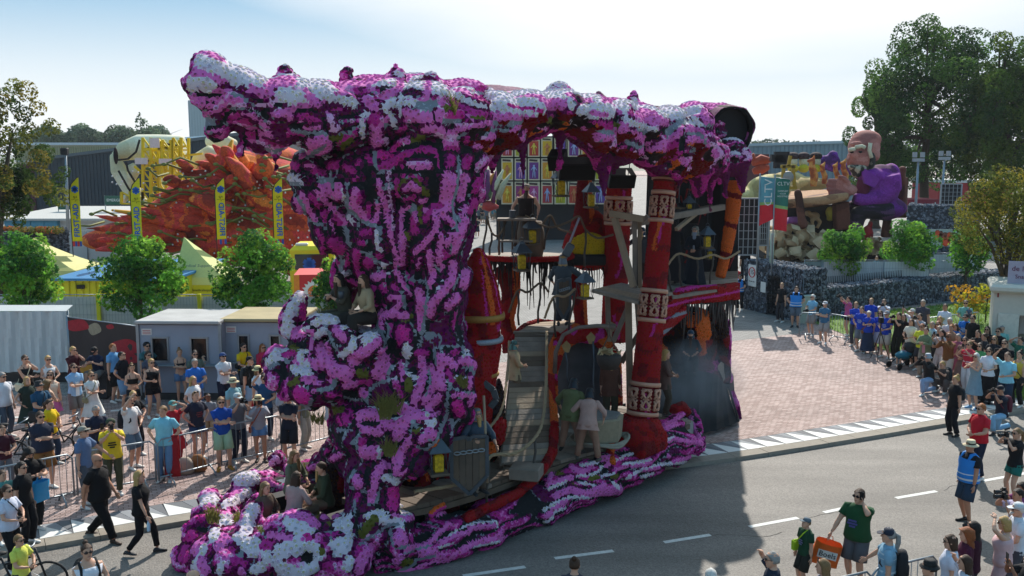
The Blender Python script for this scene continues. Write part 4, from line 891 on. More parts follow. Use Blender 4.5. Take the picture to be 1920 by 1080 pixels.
 if st!='bald':
  hr=MB()
  bot_z={'short':-.03,'crop':.0,'long':-.05,'pony':-.03,'bob':-.13,'curly':-.1,'bun':-.03,'balding':-.04}[st]
  rs=[];n2=16
  for(z,f_)in((0.,0.),(.25,0),(.5,0),(.75,0),(1.,0)):
   z2=bot_z+(.128-bot_z)*z;k=math.sqrt(max(0.0,1-((z2-.02)/.112)**2))if z2>.02 else 1
   k=max(k,.05);ring=[]
   for j in range(n2):
    t=2*math.pi*j/n2;x,y=.086*k*math.cos(t),.106*k*math.sin(t)+.008
    front=max(0,-math.sin(t));zz=z2
    lift=(front**.6)*(.085-z2)if z2<.085 and front>.25 else 0
    zz+=max(0,lift)
    w=1+r.uniform(-.03,.06)
    if st=='curly':w*=1.22+.12*math.sin(j*2.1+z*9)
    if st=='balding' and z2>.06:w*=.86
    ring.append(Hd(x*w,y*w+(.02 if lift>0 else 0)-(.012 if lift>0 else 0),zz))
   rs.append(ring)
  hr.rings(rs)
  if st in('long','pony','curly'):
   if st=='pony':
    hr.tube([Hd(0,.1,.04),Hd(0,.15,.0),Hd(.01,.15,-.1),Hd(.02,.12,-.24),Hd(.02,.11,-.3)],[.03,.038,.04,.03,.01],8)
   else:
    ln=.42 if st=='long' else .28;rs=[]
    for q in range(7):
     u=q/6;ring=[]
     for j in range(14):
      t=math.pi*(-.12+1.24*j/13);rad=(.088,.1)if u<.3 else(.1,.085)
      wv=1+.06*math.sin(j*1.9+q)+(.12*math.sin(q*2.2+j*2.6)if st=='curly' else 0)
      ring.append(Hd(rad[0]*math.cos(t)*wv*(1+.2*u),rad[1]*math.sin(t)*wv+.01+.05*u,.06-ln*u-.01*math.sin(j*2)))
     inner=[Hd(.07*math.cos(math.pi*(1.12-1.24*j/13)),.045*math.sin(math.pi*(1.12-1.24*j/13))+.03*u,.06-ln*u*.98)for j in range(14)]
     rs.append(ring+inner)
    hr.rings(rs)
  if st=='bun':hr.ell(Hd(0,.06,.125),.045,8,6)
  hr.build('hair',hm,root)
 if beard:
  bc_,bl_=beard;bb=MB();rs=[]
  for q in range(6):
   u=q/5;wd=.06*(1-.55*u);ring=[Hd(wd*math.cos(t),-.075-.03*u*0-.01+.03*math.sin(t)*(1-.4*u)-.04*u,-.045-bl_*u)for t in[2*math.pi*j/10 for j in range(10)]]
   rs.append(ring)
  bb.rings(rs);bb.build('beard',mat(HAIRC.get(bc_,bc_),.8,var=.3,scale=40,bump=.6,bscale=90),root)
 if glasses:
  gb=MB()
  if glasses=='top':
   for sx in(-1,1):gb.ell(Hd(sx*.036,-.075,.095),(.032,.012,.022),8,5,Mh)
  else:
   for sx in(-1,1):
    gb.ell(Hd(sx*.036,-.098,.006),(.033,.01,.023),8,5,Mh);gb.tube([Hd(sx*.066,-.092,.012),Hd(sx*.083,0,.006)],.004,4)
   gb.tube([Hd(-.02,-.104,.012),Hd(.02,-.104,.012)],.004,4)
  gb.build('sunglasses' if glasses!='clear' else 'spectacles',mat('#0b0b0d' if glasses!='clear' else '#3a2c28',.15,var=0),root)
 if hat:
  kd,hcx=hat;ht=MB();hm=mat(hcx,.8,var=.12,scale=30,bump=.2)if kd!='helmet' else mat(hcx,.4,metal=.7,var=.15)
  if kd in('cap','capback','helmet'):
   ht.lathe(Hd(0,.004,.028),[(.094,0),(.095,.035),(.083,.07),(.05,.094),(.01,.102)],14,Mh@V3(0,0,1),sx=1.06,sy=.94)
   if kd!='helmet':
    sgn=-1 if kd=='cap' else 1
    ht.slab([Hd(-.078,sgn*.07,.035),Hd(-.07,sgn*.13,.03),Hd(-.04,sgn*.175,.022),Hd(.04,sgn*.175,.022),Hd(.07,sgn*.13,.03),Hd(.078,sgn*.07,.035)],Mh@V3(0,0,.008))
   else:
    ht.lathe(Hd(0,.01,-.03),[(.1,-.06),(.098,.06),(.092,.09)],14,Mh@V3(0,0,1),cap=False,sx=.98,sy=.98)if False else None
    ht.tube([Hd(.1*math.cos(t),.1*math.sin(t)+.004,.03)for t in[math.pi*2*j/14 for j in range(15)]],.012,6)
    ht.lathe(Hd(0,.03,-.06),[(.12,-.05),(.098,.03),(.09,.09)],12,Mh@V3(0,0,1),cap=False)
  else:
   br={'straw':.16,'fedora':.145,'bucket':.13,'sunhat':.18}[kd]
   ht.lathe(Hd(0,.004,.03),[(.09,.0),(br*.8,-.004),(br,-.016 if kd!='bucket' else-.04),(br*.98,-.008 if kd!='bucket' else-.03),(.092,.012),(.088,.07),(.078,.098),(.03,.1)],18,Mh@V3(0,0,1))
   if kd in('straw','fedora'):
    hbnd=MB();hbnd.lathe(Hd(0,.004,.03),[(.0945,.013),(.0925,.04)],18,Mh@V3(0,0,1),cap=False);hbnd.build('hat_band',mat('#15120f',.8,var=0),root)
  ht.build({'cap':'cap','capback':'cap','helmet':'helmet'}.get(kd,'hat'),hm,root)
 W_=Matrix.Translation(pos)@Matrix.Rotation(rz,4,'Z')@Matrix.Scale(s,4)
 return dict(root=root,hands=[W_@arms[i][2]+(W_.to_3x3()@(arms[i][2]-arms[i][1]).normalized())*.06 for i in(0,1)],chest=W_@T(.3,0,-.13),back=W_@T(.28,0,.13),W=W_,T=T,hd=W_@hd,Hd=lambda x,y,z:W_@Hd(x,y,z),s=s,rz=rz)
def finish_people():
 dg=bpy.context.evaluated_depsgraph_get()
 for nm,(hb,mats,lod)in FLESH.items():
  o=bpy.data.objects[nm];src=o.evaluated_get(dg).to_mesh()if lod==0 else o.data
  nv=len(src.vertices);V=np.empty(nv*3,np.float32);src.vertices.foreach_get('co',V)
  nl=len(src.loops);LI=np.empty(nl,np.int32);src.loops.foreach_get('vertex_index',LI)
  npg=len(src.polygons);LS=np.empty(npg,np.int32);LT=np.empty(npg,np.int32)
  src.polygons.foreach_get('loop_start',LS);src.polygons.foreach_get('loop_total',LT)
  hv=np.array(hb.v,np.float32).ravel();hl=[i+nv for f in hb.f for i in f];ht=[len(f)for f in hb.f]
  hs=np.concatenate([[0],np.cumsum(ht)[:-1]])+nl
  me=bpy.data.meshes.new('body')
  me.vertices.add(nv+len(hb.v));me.vertices.foreach_set('co',np.concatenate([V,hv]))
  me.loops.add(nl+len(hl));me.loops.foreach_set('vertex_index',np.concatenate([LI,np.array(hl,np.int32)]))
  me.polygons.add(npg+len(hb.f));me.polygons.foreach_set('loop_start',np.concatenate([LS,hs]).astype(np.int32))
  me.polygons.foreach_set('loop_total',np.concatenate([LT,ht]).astype(np.int32))
  me.polygons.foreach_set('use_smooth',np.ones(npg+len(hb.f),bool))
  for m in mats:me.materials.append(m)
  me.polygons.foreach_set('material_index',np.concatenate([np.zeros(npg,np.int32),np.array(hb.m,np.int32)]))
  me.update(calc_edges=True);o.modifiers.clear();old=o.data;o.data=me
 FLESH.clear()
def by_head(px,py,h,z0=0.):
 p=G(px,py,z0+h);return Vector((p.x,p.y,z0))

 #  inside and around the float
WOOD=mat('#82766a',.8,scale=3.5,var=.3,bump=.4,bscale=20);WOODD=mat('#635446',.85,scale=4,var=.3,bump=.4,bscale=20);WOODL=mat('#948069',.8,scale=3,var=.25,bump=.4,bscale=20)
ROPE=mat('#9c8668',.9,scale=60,var=.25,bump=.4,bscale=200);ROPED=mat('#6b5a47',.9,scale=60,var=.25,bump=.4,bscale=200)
IRON=mat('#4c545c',.45,metal=.5,var=.2);GOLD=mat('#9c7335',.55,metal=.3,var=.35,scale=60);COPPER=mat('#b98a72',.45,metal=.25,var=.12);SILV=mat('#8f959f',.5,metal=.3,var=.4,scale=60)
BLK_M=mat('#121417',.7,var=.2)
def part(b,name,m,parent=FLOAT):return local(b.build(name,m),parent)
def uv(u,v,z):p=UA*u+VA*v;return Vector((p[0],p[1],z))
skp=np.array([tuple(at(*q[:3]))for q in SKL]);sku,skv=skp@UA,skp@VA
ub=sku[0]+.4
deck=MB();deck.slab([uv(u,np.interp(u,sku,skv)+.1,.82)for u in np.linspace(sku[0]+.4,sku[-1]+.4,16)]+[uv(sku[-1]+.4,skv[-1]+4.2,.82),uv(sku[2]+1.5,skv[-1]+4.2,.82),uv(sku[2],skv[2]+2.0,.82),uv(sku[0]+.4,skv[0]+1.2,.82)],(0,0,.12));part(deck,'deck_frame',WOODD)
while ub<sku[-1]+.3:
 b=MB();b.slab([uv(ub+.01,np.interp(ub,sku,skv)+.12,.955),uv(ub+.25,np.interp(ub+.26,sku,skv)+.12,.955),uv(ub+.25,min(skv[-1]+4.1,skv[2]+1.9+(2 if ub>sku[2]else .7)*(ub-sku[2])),.955),uv(ub+.01,min(skv[-1]+4.1,skv[2]+1.9+(2 if ub>sku[2]else .7)*(ub-sku[2])),.955)],(0,0,.07+rnd.uniform(0,.012)))
 part(b,'plank',rnd.choice([WOOD,WOODD]));ub+=.26
b=MB();b.bar(uv(sku[0],skv[0]+1.2,.5),uv(sku[-1]+2,skv[-1]+1.6,.5),.3);b.bar(uv(sku[0],skv[0]+3,.5),uv(sku[-1]+2,skv[-1]+3.2,.5),.3);part(b,'chassis',BLK_M)
for u in(.15,.85):
 for v in(1.,3.2):
  b=MB();p=uv(sku[0]*(1-u)+sku[-1]*u,np.interp(sku[0]*(1-u)+sku[-1]*u,sku,skv)+v,.3);b.lathe(p,[(.2,-.13),(.38,-.12),(.4,0),(.38,.12),(.2,.13)],20,VA);part(b,'wheel',BLK_M)
BL,BR,TL,TR2=at(940,868,19.7),at(1030,862,20.0),at(966,622,23.2),at(1040,622,23.5)
for i in range(24):
 t0,t1=i/24+.002,(i+1)/24-.004
 a,b_,c,d=BL.lerp(TL,t0),BR.lerp(TR2,t0),BR.lerp(TR2,t1),BL.lerp(TL,t1);q=MB();q.slab([a,b_,c,d],(0,0,-.05));part(q,'plank',rnd.choice([WOOD,WOOD,WOODD,WOODL]))
for i in range(6):
 q=MB();t0,t1=i/6+.01,(i+1)/6-.01;A,B_,C_,D_=at(962,622,23.2),at(1100,636,23.4),at(1090,598,25.4),at(985,606,25.2)
 q.slab([A.lerp(D_,t0),B_.lerp(C_,t0),B_.lerp(C_,t1),A.lerp(D_,t1)],(0,0,-.06));part(q,'plank',rnd.choice([WOOD,WOODL]))
for(A,B_)in((BL,TL),(BR,TR2)):
 q=MB();q.bar(A+Vector((0,0,-.14)),B_+Vector((0,0,-.14)),.08,.2);part(q,'ramp_beam',WOODD)
q=MB();c0=at(987,884,19.2);q.box(c0,(.62,.5,.26),rz=-.25,bev=.02);part(q,'step_box',WOOD)
def rope(P,r=.03,m=ROPE,parent=FLOAT,name='rope'):
 P=[at(*p)for p in P];out=[]
 for i in range(len(P)-1):
  p0,p1,p2,p3=P[max(i-1,0)],P[i],P[i+1],P[min(i+2,len(P)-1)];n=max(3,int((p2-p1).length/.07))
  for k in range(n):
   t=k/n;out.append(.5*((2*p1)+(p2-p0)*t+(2*p0-5*p1+4*p2-p3)*t*t+(3*p1-p0-3*p2+p3)*t**3))
 out.append(P[-1]);b=MB()
 for s_ in range(3):
  Q=[]
  for i,p in enumerate(out):
   d=(out[min(i+1,len(out)-1)]-out[max(i-1,0)]).normalized();x,y,_=frame(d);t=i*.8+s_*2.094;Q.append(p+(x*math.cos(t)+y*math.sin(t))*r*.5)
  b.tube(Q,r*.62,5)
 return part(b,name,m,parent)
def post(p,q,r=.028,m=None,name='rail_post'):
 b=MB();a,c=at(*p),at(*q);b.tube([a,a.lerp(c,.35)+Vector((.02,.01,0)),a.lerp(c,.7)-Vector((.02,0,0)),c],r,7);return part(b,name,m or mat('#4a423b',.7,var=.3))
rope([(777,922,17.4),(850,910,17.9),(896,893,18.3),(921,855,18.6),(966,850,19),(1003,821,19.5),(1018,785,20.2),(1024,714,21.4),(1025,622,23)],.036)
rope([(955,640,22.4),(952,692,21.4),(941,766,20.2),(912,809,19.3)],.032)
rope([(954,586,24),(971,545,24),(990,548,24.2),(1013,531,24.4),(1029,548,24.5)],.03,ROPED)
rope([(1021,597,23),(1038,557,22.9),(1060,556,22.8),(1079,541,22.8)],.03)
rope([(912,404,25),(922,436,25),(934,442,25),(944,428,25),(952,410,25.3),(985,408,25.3),(1010,426,25),(1031,404,25.2),(1046,428,25.4),(1072,436,25.6)],.028,ROPED)
rope([(985,404,25),(1010,420,24.8),(1036,426,24.8),(1066,416,25),(1086,406,25.2),(1098,430,25.2),(1120,446,25.2),(1150,440,25.4)],.028,ROPED)
rope([(1250,500,26.5),(1272,476,26.8),(1307,485,27.2),(1337,478,27.6),(1361,485,28),(1387,471,28.4)],.032)
rope([(1258,389,28),(1300,391,28.3),(1335,385,28.8)],.03,ROPED)
for p,q in(((916,852,18.6),(913,948,18.4)),((1003,822,19.5),(1001,895,19.3)),((971,547,24),(973,610,24)),((1013,533,24.4),(1009,606,24.4)),((1038,558,22.9),(1042,632,22.9)),((1078,542,22.8),(1066,622,22.9)),((1031,405,25.2),(1020,468,25.2)),((913,405,25),(906,478,25)),((922,436,24.9),(918,478,24.9)),((945,415,25),(942,474,25)),((934,440,25.3),(937,476,25.3)),((1098,430,25.2),(1096,500,25.2)),((1272,477,26.8),(1277,536,26.8)),((1307,485,27.2),(1309,532,27.2)),((1337,479,27.6),(1331,532,27.6)),((1252,500,26.5),(1259,548,26.4))):
 post(p,q)
dp=[(465,7),(485,18),(520,32),(560,41),(583,46),(600,45),(606,41),(627,40),(640,43),(660,41),(690,36),(740,28),(800,22)]
def ring_prof(cx,Y,prof):k=Y/F_PX;return[(hw*k,at(cx,y,Y).z)for y,hw in prof][::-1]
b=MB();c0=at(898,600,19.9);b.lathe((c0.x,c0.y,0),ring_prof(898,19.9,dp),28);b.ell(at(880,720,19.7),(.5,.6,1.2),14,10)
V,Fq=remesh_parts(b,.06)
def dome_cls(p,n):
 a=np.arctan2(p[:,1]-c0.y,p[:,0]-c0.x);h=(p[:,2]-at(898,600,19.9).z);c=np.where(perlin(p*3,51)>.3,CI['C'],CI['R'])
 a2=a+.9+h*.12;up_=h>-.05
 c[up_&(np.abs(a2)<.13)]=CI['O'];c[up_&(np.abs(a2+.28)<.05)]=CI['M'];c[up_&(np.abs(a2-.5)<.06)]=CI['M'];c[(~up_)&(perlin(p*2.5,52)>.45)]=CI['M'];return c
cover('red_dome',V,Fq,dome_cls,spacing=.06,chips='KGB',sizes=1.05,disp=.4)
for(y,hw,m,h)in((592,49,GOLD,13),(635,46,SILV,10),(700,38,GOLD,7)):
 b=MB();k=19.9/F_PX;z=at(898,y,19.9).z;b.lathe((c0.x,c0.y,z),[(hw*k*.9,-h*k*.5),(hw*k,-h*k*.45),(hw*k*1.02,0),(hw*k,h*k*.45),(hw*k*.9,h*k*.5)],30);part(b,'glitter_band',m)
b=ells('''830 880 19.6 80 90 .6; 780 900 19 40 80 .5; 900 800 20.3 50 90 .5; 860 940 19.4 70 40 .4; 935 770 20.6 16 70 .35; 640 890 19.6 40 70 .5; 600 900 20.2 40 30 .4''')
V,Fq=remesh_parts(b,.08)
strokes(720,620,3.176,'O 60 190,760 240,760; O 26 160,830 150,880; O 26 240,835 260,880; O 60 640,720 630,690; O 30 290,690 320,650; R 40 560,560 600,540; R 90 690,560 700,640')
def cave_cls(p,n):
 c=np.where(perlin(p*np.array([2.5,2.5,1]),61)>.12,CI['C'],CI['B']);c[perlin(p*2.2,62)>.42]=CI['R']
 xy=pix(p)
 for(k,w,P)in STROKES[-7:]:
  for a,b_ in zip(P[:-1],P[1:]):
   ab=b_-a;t=np.clip(((xy-a)@ab)/max(ab@ab,1e-6),0,1);c[np.linalg.norm(xy-a-t[:,None]*ab,axis=1)<w]=k
 return c
cover('dark_cave',V,Fq,cave_cls,spacing=.075,chips='KG',disp=.8)
def bloom_tube(name,P,r,cls,spacing=.055,n=10,ext=None):
 b=MB();b.tube([at(*p)for p in P],r if isinstance(r,(int,float))else list(r),n)
 if ext:ext(b)
 V,Fq=remesh_parts(b,max(.035,(r if isinstance(r,(int,float))else min(r))*.4),1)
 f=cls if callable(cls)else(lambda p,nn:np.where(perlin(p*4,71)>.25,CI['C'],CI[cls]))
 return cover(name,V,Fq,f,spacing=spacing,disp=.3)
bloom_tube('red_rim',[(868,975,17.9),(920,950,18.4),(970,925,18.9),(1005,895,19.4),(1025,868,19.9),(1036,848,20.2),(1040,800,20.7)],.11,'R')
bloom_tube('red_rim',[(1040,800,20.7),(1036,740,21.5),(1032,690,22.2),(1034,650,22.8),(1046,625,23.1)],[.09,.08,.07,.07,.09],lambda p,n:np.where(perlin(p*2,72)>.0,CI['R'],CI['O']))
bloom_tube('red_rim',[(958,640,22.9),(968,625,23.4),(985,610,24.6),(1010,602,25.3),(1046,606,25.6)],.07,'R')
bloom_tube('orange_accent',[(806,968,17.3),(818,955,17.4),(834,947,17.5)],.06,lambda p,n:np.where(n[:,2]>.3,CI['O'],CI['M']))
bloom_tube('red_rim',[(1148,870,20.7),(1143,850,21),(1150,830,21.2)],.09,lambda p,n:np.where(perlin(p*5,73)>.1,CI['O'],CI['R']))
def fringe(P,lo,hi,m,name='hanging_fringe',step=.07,w=.035):
 P=[at(*p)for p in P];b=MB()
 for a,c in zip(P[:-1],P[1:]):
  n=max(2,int((c-a).length/step))
  for i in range(n):
   p=a.lerp(c,(i+rnd.random()*.6)/n);L_=rnd.uniform(lo,hi);d=(c-a).normalized()*w*rnd.uniform(.5,1.4);e=p+Vector((rnd.uniform(-.04,.04),rnd.uniform(-.04,.04),-L_));mid=p.lerp(e,.5)+Vector((rnd.uniform(-.05,.05),rnd.uniform(-.04,.04),0))
   b.tube([p,mid,e],[d.length*1.1,d.length*.8,d.length*.35],4,flat=.5)
 o=part(b,name,m);o['kind']='stuff';return o
zc=at(985,480,25.6);b=MB();b.lathe(zc,[(1.05,-.14),(1.12,-.1),(1.12,0),(1.08,.02)],26,sx=1.12,sy=.8);part(b,'anvil_platform',WOOD)
def ell_pts(c,rx,ry,z,a0,a1,n):return[Vector((c.x+rx*math.cos(a0+(a1-a0)*i/n),c.y+ry*math.sin(a0+(a1-a0)*i/n),c.z+z))for i in range(n+1)]
rimP=ell_pts(zc,1.25,.9,0.,-3.4,.4,20)
b=MB();b.tube(rimP,.075,8);V,Fq=remesh_parts(b,.035,1);cover('red_rim',V,Fq,lambda p,n:np.full(len(p),CI['R']),spacing=.055,disp=.3)
DRAP=mat('#2b2320',.95,var=.35,scale=12)
def fr3(P,lo,hi,m):
 b=MB()
 for a,c in zip(P[:-1],P[1:]):
  for i in range(5):
   p=a.lerp(c,(i+rnd.random()*.6)/5);L_=rnd.uniform(lo,hi)*rnd.choice([.4,.7,1]);e=p+Vector((rnd.uniform(-.05,.05),rnd.uniform(0,.06),-L_));b.tube([p,p.lerp(e,.5)+Vector((rnd.uniform(-.05,.05),0,0)),e],[.05,.04,.015],4,flat=.5)
 o=part(b,'hanging_fringe',m);o['kind']='stuff'
fr3(rimP,.35,1.5,DRAP);fr3(rimP,.3,.6,DRAP)
for pts,rr in(([(950,500,25.8),(958,545,25.6),(950,600,25.2),(960,660,25)],[.38,.26,.2,.26]),([(1078,520,25.6),(1086,560,25.2),(1090,610,24.8),(1092,660,24.4)],[.3,.2,.17,.2])):
 bloom_tube('red_pillar',pts,rr,lambda p,n:np.where(n[:,0]>.35,CI['O'],np.where(perlin(p*3,74)>.1,CI['C'],CI['R'])),.06)
b=MB();T0=at(968,411,25.0);b.box(T0,(1.0,.5,.06),bev=.015);part(b,'work_bench',WOOD)
for dx in(-.45,-.1,.3):b=MB();b.tube([T0+Vector((dx,.1,-.02)),T0+Vector((dx,.1,-.95))],.03,6);part(b,'bench_leg',WOODD)
b=MB();b.lathe(at(995,450,25.4),[(.3,-.55),(.36,-.2),(.36,.2),(.3,.5)],16);part(b,'barrel',WOODD)
b=MB();b.box(at(968,452,24.8),(.85,.3,.04));part(b,'shelf',WOOD)
tk=MB();tk.lathe(at(961,408,25),[(.09,0),(.095,.02),(.085,.17),(.09,.19)],12);tag(tk.build('tankard',IRON),'dark tankard standing on the blacksmith bench','tankard')
b=ells('1106 462 26.4 52 46 .5; 1104 425 26.4 34 34 .45; 1150 480 26.8 30 40 .4');V,Fq=remesh_parts(b,.07)
def forge_cls(p,n):
 xy=pix(p);c=np.where(perlin(p*3,75)>.2,CI['C'],CI['R']);return c
cover('forge',V,Fq,forge_cls,spacing=.065,disp=.3)
PAL['F']='#d8b51c'
b=MB();fc_=at(1105,462,25.75);b.lathe(fc_,[(.5,-.12),(.52,.0),(.38,.06),(.1,.1)],20,(0,-1,0),sy=.72);V,Fq=remesh_parts(b,.06)
def cover_col(name,V,Fq,hexcol,spacing=.06):
 global PCOL
 old=PCOL[CI['O']].copy();PCOL[CI['O']]=hexc(hexcol);o=cover(name,V,Fq,lambda p,n:np.full(len(p),CI['O']),spacing=spacing,disp=.2);PCOL[CI['O']]=old;return o
cover_col('forge_fire',V,Fq,'#dcbb20')
b=MB();b.box(at(1105,487,25.7),(1.0,.3,.3),bev=.05);part(b,'coal_bed',BLK_M)
bloom_tube('chimney',[(1096,420,26.3),(1094,380,26.2),(1096,330,26.1),(1097,290,26)],[.36,.24,.2,.22],lambda p,n:np.where(n[:,0]>.3,CI['O'],CI['C']),.06)
fringe([(1075,500,25.7),(1108,503,25.5),(1150,498,25.8)],.3,.8,DRAP)
def column(base,top,r0,r1,bands,name):
 A,B_=at(*base),at(*top);ax_=(B_-A);L_=ax_.length;d=ax_.normalized()
 root=None;b=MB();x,y,_=frame(d)
 rs=[]
 for i in range(40):
  t=i/39;r_=r0+(r1-r0)*t;rs.append([A+d*(L_*t)+(x*math.cos(a)+y*math.sin(a))*r_ for a in[2*math.pi*j/30 for j in range(30)]])
 vs=np.array([tuple(p)for q in rs for p in q]);fs=[]
 for i in range(39):
  for j in range(30):
   a,b2,c2,d2=i*30+j,i*30+(j+1)%30,(i+1)*30+(j+1)%30,(i+1)*30+j;fs+=[(a,b2,c2),(a,c2,d2)]
 fs=np.array(fs);N_,_f=vnormals(vs,fs);cen=vs-np.array(A);cen=cen-np.outer(cen@np.array(d),np.array(d))
 if np.mean(np.einsum('ij,ij->i',N_,cen))<0:fs=fs[:,::-1]
 def cls(p,n):
  q=p-np.array(A);h=q@np.array(d)/L_;an=np.arctan2(q@np.array(y),q@np.array(x));c=np.where(perlin(p*3,81)>.3,CI['C'],CI['R'])
  for t0,t1 in bands:c[(h>t0-.012)&(h<t1+.012)]=CI['C']
  xn=n[:,0];s=np.abs(xn-.12-.2*np.sin(h*30))<.12;c[s&(np.sin(h*17)>.35)]=CI['M'];c[(np.abs(xn+.35-.15*np.sin(h*40))<.16)&(np.sin(h*17+.6)>.25)&(h>.5)]=CI['O'];return c
 body=cover(name,vs,fs,cls,spacing=.058,disp=.2)
 for t0,t1 in bands:
  for tt in(t0-.015,t1+.015):
   q=MB();r_=r0+(r1-r0)*tt+.02;q.lathe(A+d*(L_*tt),[(r_,-.05),(r_+.025,-.045),(r_+.025,.045),(r_,.05)],24,d,cap=False);local(q.build('copper_ring',COPPER),body)
  nP=7
  for k in range(nP):
   a0=2*math.pi*k/nP;tm=(t0+t1)/2;H=L_*(t1-t0)*.92;rr_=r0+(r1-r0)*tm+.035
   def Pt(u,w):a=a0+u/rr_;return A+d*(L_*tm+w)+(x*math.cos(a)+y*math.sin(a))*rr_
   Wd=2*math.pi*rr_/nP*.8;q=MB()
   for sgn in(-1,1):
    for hs in(-1,1):
     pts=[Pt(sgn*Wd*.42*math.sin(tq*math.pi)*(.55 if tq<.5 else 1),hs*H*(.04+.46*tq))for tq in np.linspace(0,1,7)]
     q.tube(pts,Wd*.11,5);q.tube([Pt(sgn*Wd*.46,hs*H*.05),Pt(sgn*Wd*.2,hs*H*.25),Pt(sgn*Wd*.46,hs*H*.48)],Wd*.1,5)
   q.tube([Pt(-Wd*.3,0),Pt(Wd*.3,0)],Wd*.1,5)
   for hs in(-1,1):q.tube([Pt(-Wd*.42,hs*H*.5),Pt(Wd*.42,hs*H*.5)],Wd*.09,5)
   local(q.build('knot_panel',COPPER),body)
 return A,d,L_
A,d,L_=column((1201,815,21.9),(1246,338,22.8),.345,.24,[(.10,.185),(.465,.55),(.855,.935)],'great_column')
cp=MB();B_=A+d*L_
for h,r_ in((-.02,.3),(.12,.42),(.22,.4),(.3,.5),(.42,.48),(.5,.58),(.62,.56)):pass
cp.lathe(B_,[(.27,-.05),(.29,.03),(.36,.1),(.44,.14),(.44,.26),(.52,.3),(.52,.42),(.4,.8)],20,d);part(cp,'capital',mat('#5a1116',.8,var=.3,scale=12))
for h,r_ in((.02,.3),(.2,.46),(.36,.54)):
 q=MB();q.lathe(B_+d*h,[(r_-.02,-.025),(r_+.01,-.022),(r_+.01,.022),(r_-.02,.025)],20,d,cap=False);part(q,'copper_ring',COPPER)
pb=MB();pc=at(1197,815,21.8);pb.box(pc+Vector((0,0,-.15)),(1.05,1.0,.5),rz=R(50),bev=.06);pb.lathe(pc+Vector((0,0,.1)),[(.55,0),(.56,.1),(.5,.28),(.44,.32)],20);V,Fq=remesh_parts(pb,.06);cover('column_plinth',V,Fq,lambda p,n:np.where(perlin(p*4,82)>.1,CI['C'],CI['R']),spacing=.06,disp=.3)
column((1150,640,25.6),(1162,325,25.8),.33,.33,[(.72,.84)],'rear_column')
bloom_tube('red_block',[(1158,800,22.4),(1158,815,22.3)],.2,'C')
bloom_tube('orange_post',[(1350,520,28.2),(1362,470,28.3),(1372,410,28.5),(1380,340,28.6)],[.15,.17,.2,.24],lambda p,n:np.where(np.sin(p[:,2]*7+2*p[:,0])>.86,CI['C'],CI['O']),.06)
def beam(p,q,w,m=WOODL,name='timber_beam',h=None):b=MB();b.bar(at(*p),at(*q),w,h);return part(b,name,m)
for p,q,w,m in(((1143,400,22.9),(1207,411,22.7),.15,WOODL),((1152,408,22.9),(1188,538,22.6),.13,WOODL),((1190,410,23),(1190,540,22.9),.1,WOOD),((1199,410,23.1),(1200,540,23),.09,WOODL),((1126,432,26.5),(1250,408,26.8),.16,WOOD),((1250,408,26.8),(1356,388,28.5),.16,WOOD),((1145,470,26),(1215,405,25.6),.12,WOOD),((1268,430,27),(1308,398,27.8),.1,WOODL),((1139,556,23.4),(1142,650,23.3),.12,WOOD),((1178,556,23.0),(1182,792,22.4),.15,WOODL),((1194,556,23.3),(1200,640,23.2),.12,WOOD),((1150,640,23.2),(1178,575,23),.1,WOOD),((1165,680,22.9),(1198,625,23),.1,WOODD),((1140,610,23.3),(1150,616,23.2),.18,WOODL),((1145,612,23.2),(1142,640,23.2),.1,WOODL),((1215,560,23.4),(1215,610,23.4),.09,WOOD)):
 beam(p,q,w,m)
for i in range(7):
 q=MB();t0,t1=i/7+.01,(i+1)/7-.01;A1,B1,C1,D1=at(1108,543,22.6),at(1196,566,22.2),at(1262,548,24.4),at(1165,530,25)
 q.slab([A1.lerp(D1,t0),B1.lerp(C1,t0),B1.lerp(C1,t1),A1.lerp(D1,t1)],(0,0,-.07));part(q,'plank',rnd.choice([WOOD,WOODL]))
gal=[at(1238,560,25),at(1276,530,26.4),at(1330,526,27.2),at(1384,522,28.3),at(1384,505,31),at(1250,505,30)]
for i in range(8):
 t0,t1=i/8+.004,(i+1)/8-.004;a,b_,c,e=at(1262,556,25.6),at(1384,536,28.2),at(1384,508,31.5),at(1225,512,29.5)
 q=MB();q.slab([a.lerp(e,t0),b_.lerp(c,t0),b_.lerp(c,t1),a.lerp(e,t1)],(0,0,-.08));part(q,'plank',rnd.choice([WOOD,WOODD]))
def band(P,hgt,thick=.16):
 b=MB();P=[at(*p)for p in P]
 for a,c in zip(P[:-1],P[1:]):
  b.bar(a-Vector((0,0,hgt/2)),c-Vector((0,0,hgt/2)),thick,hgt)
 return b
V,Fq=remesh_parts(band([(1232,590,25.2),(1255,562,25.7),(1277,537,26.3),(1300,536,26.8),(1340,534,27.4),(1383,530,28.4)],.5,.2),.06)
cover('gallery_band',V,Fq,lambda p,n:np.where(np.abs(np.sin(p[:,2]*9+.6))>.93,CI['M'],np.where(perlin(p*3,83)>.3,CI['C'],CI['R'])),spacing=.06,disp=.3)
V,Fq=remesh_parts(band([(1236,612,25.0),(1262,590,25.7),(1284,570,26.3)],.32,.16),.06)
cover('gallery_band',V,Fq,lambda p,n:np.where(np.abs(np.sin(p[:,2]*9))>.9,CI['G'],CI['R']),spacing=.06,disp=.3)
FRG=mat('#57514f',.95,var=.35,scale=12)
fringe([(1278,560,26.4),(1300,560,26.8),(1340,560,27.4),(1383,555,28.4)],.35,1.1,FRG,step=.09,w=.05)
fringe([(1278,560,26.5),(1340,558,27.5),(1383,552,28.5)],.6,1.5,FRG,step=.2,w=.05)
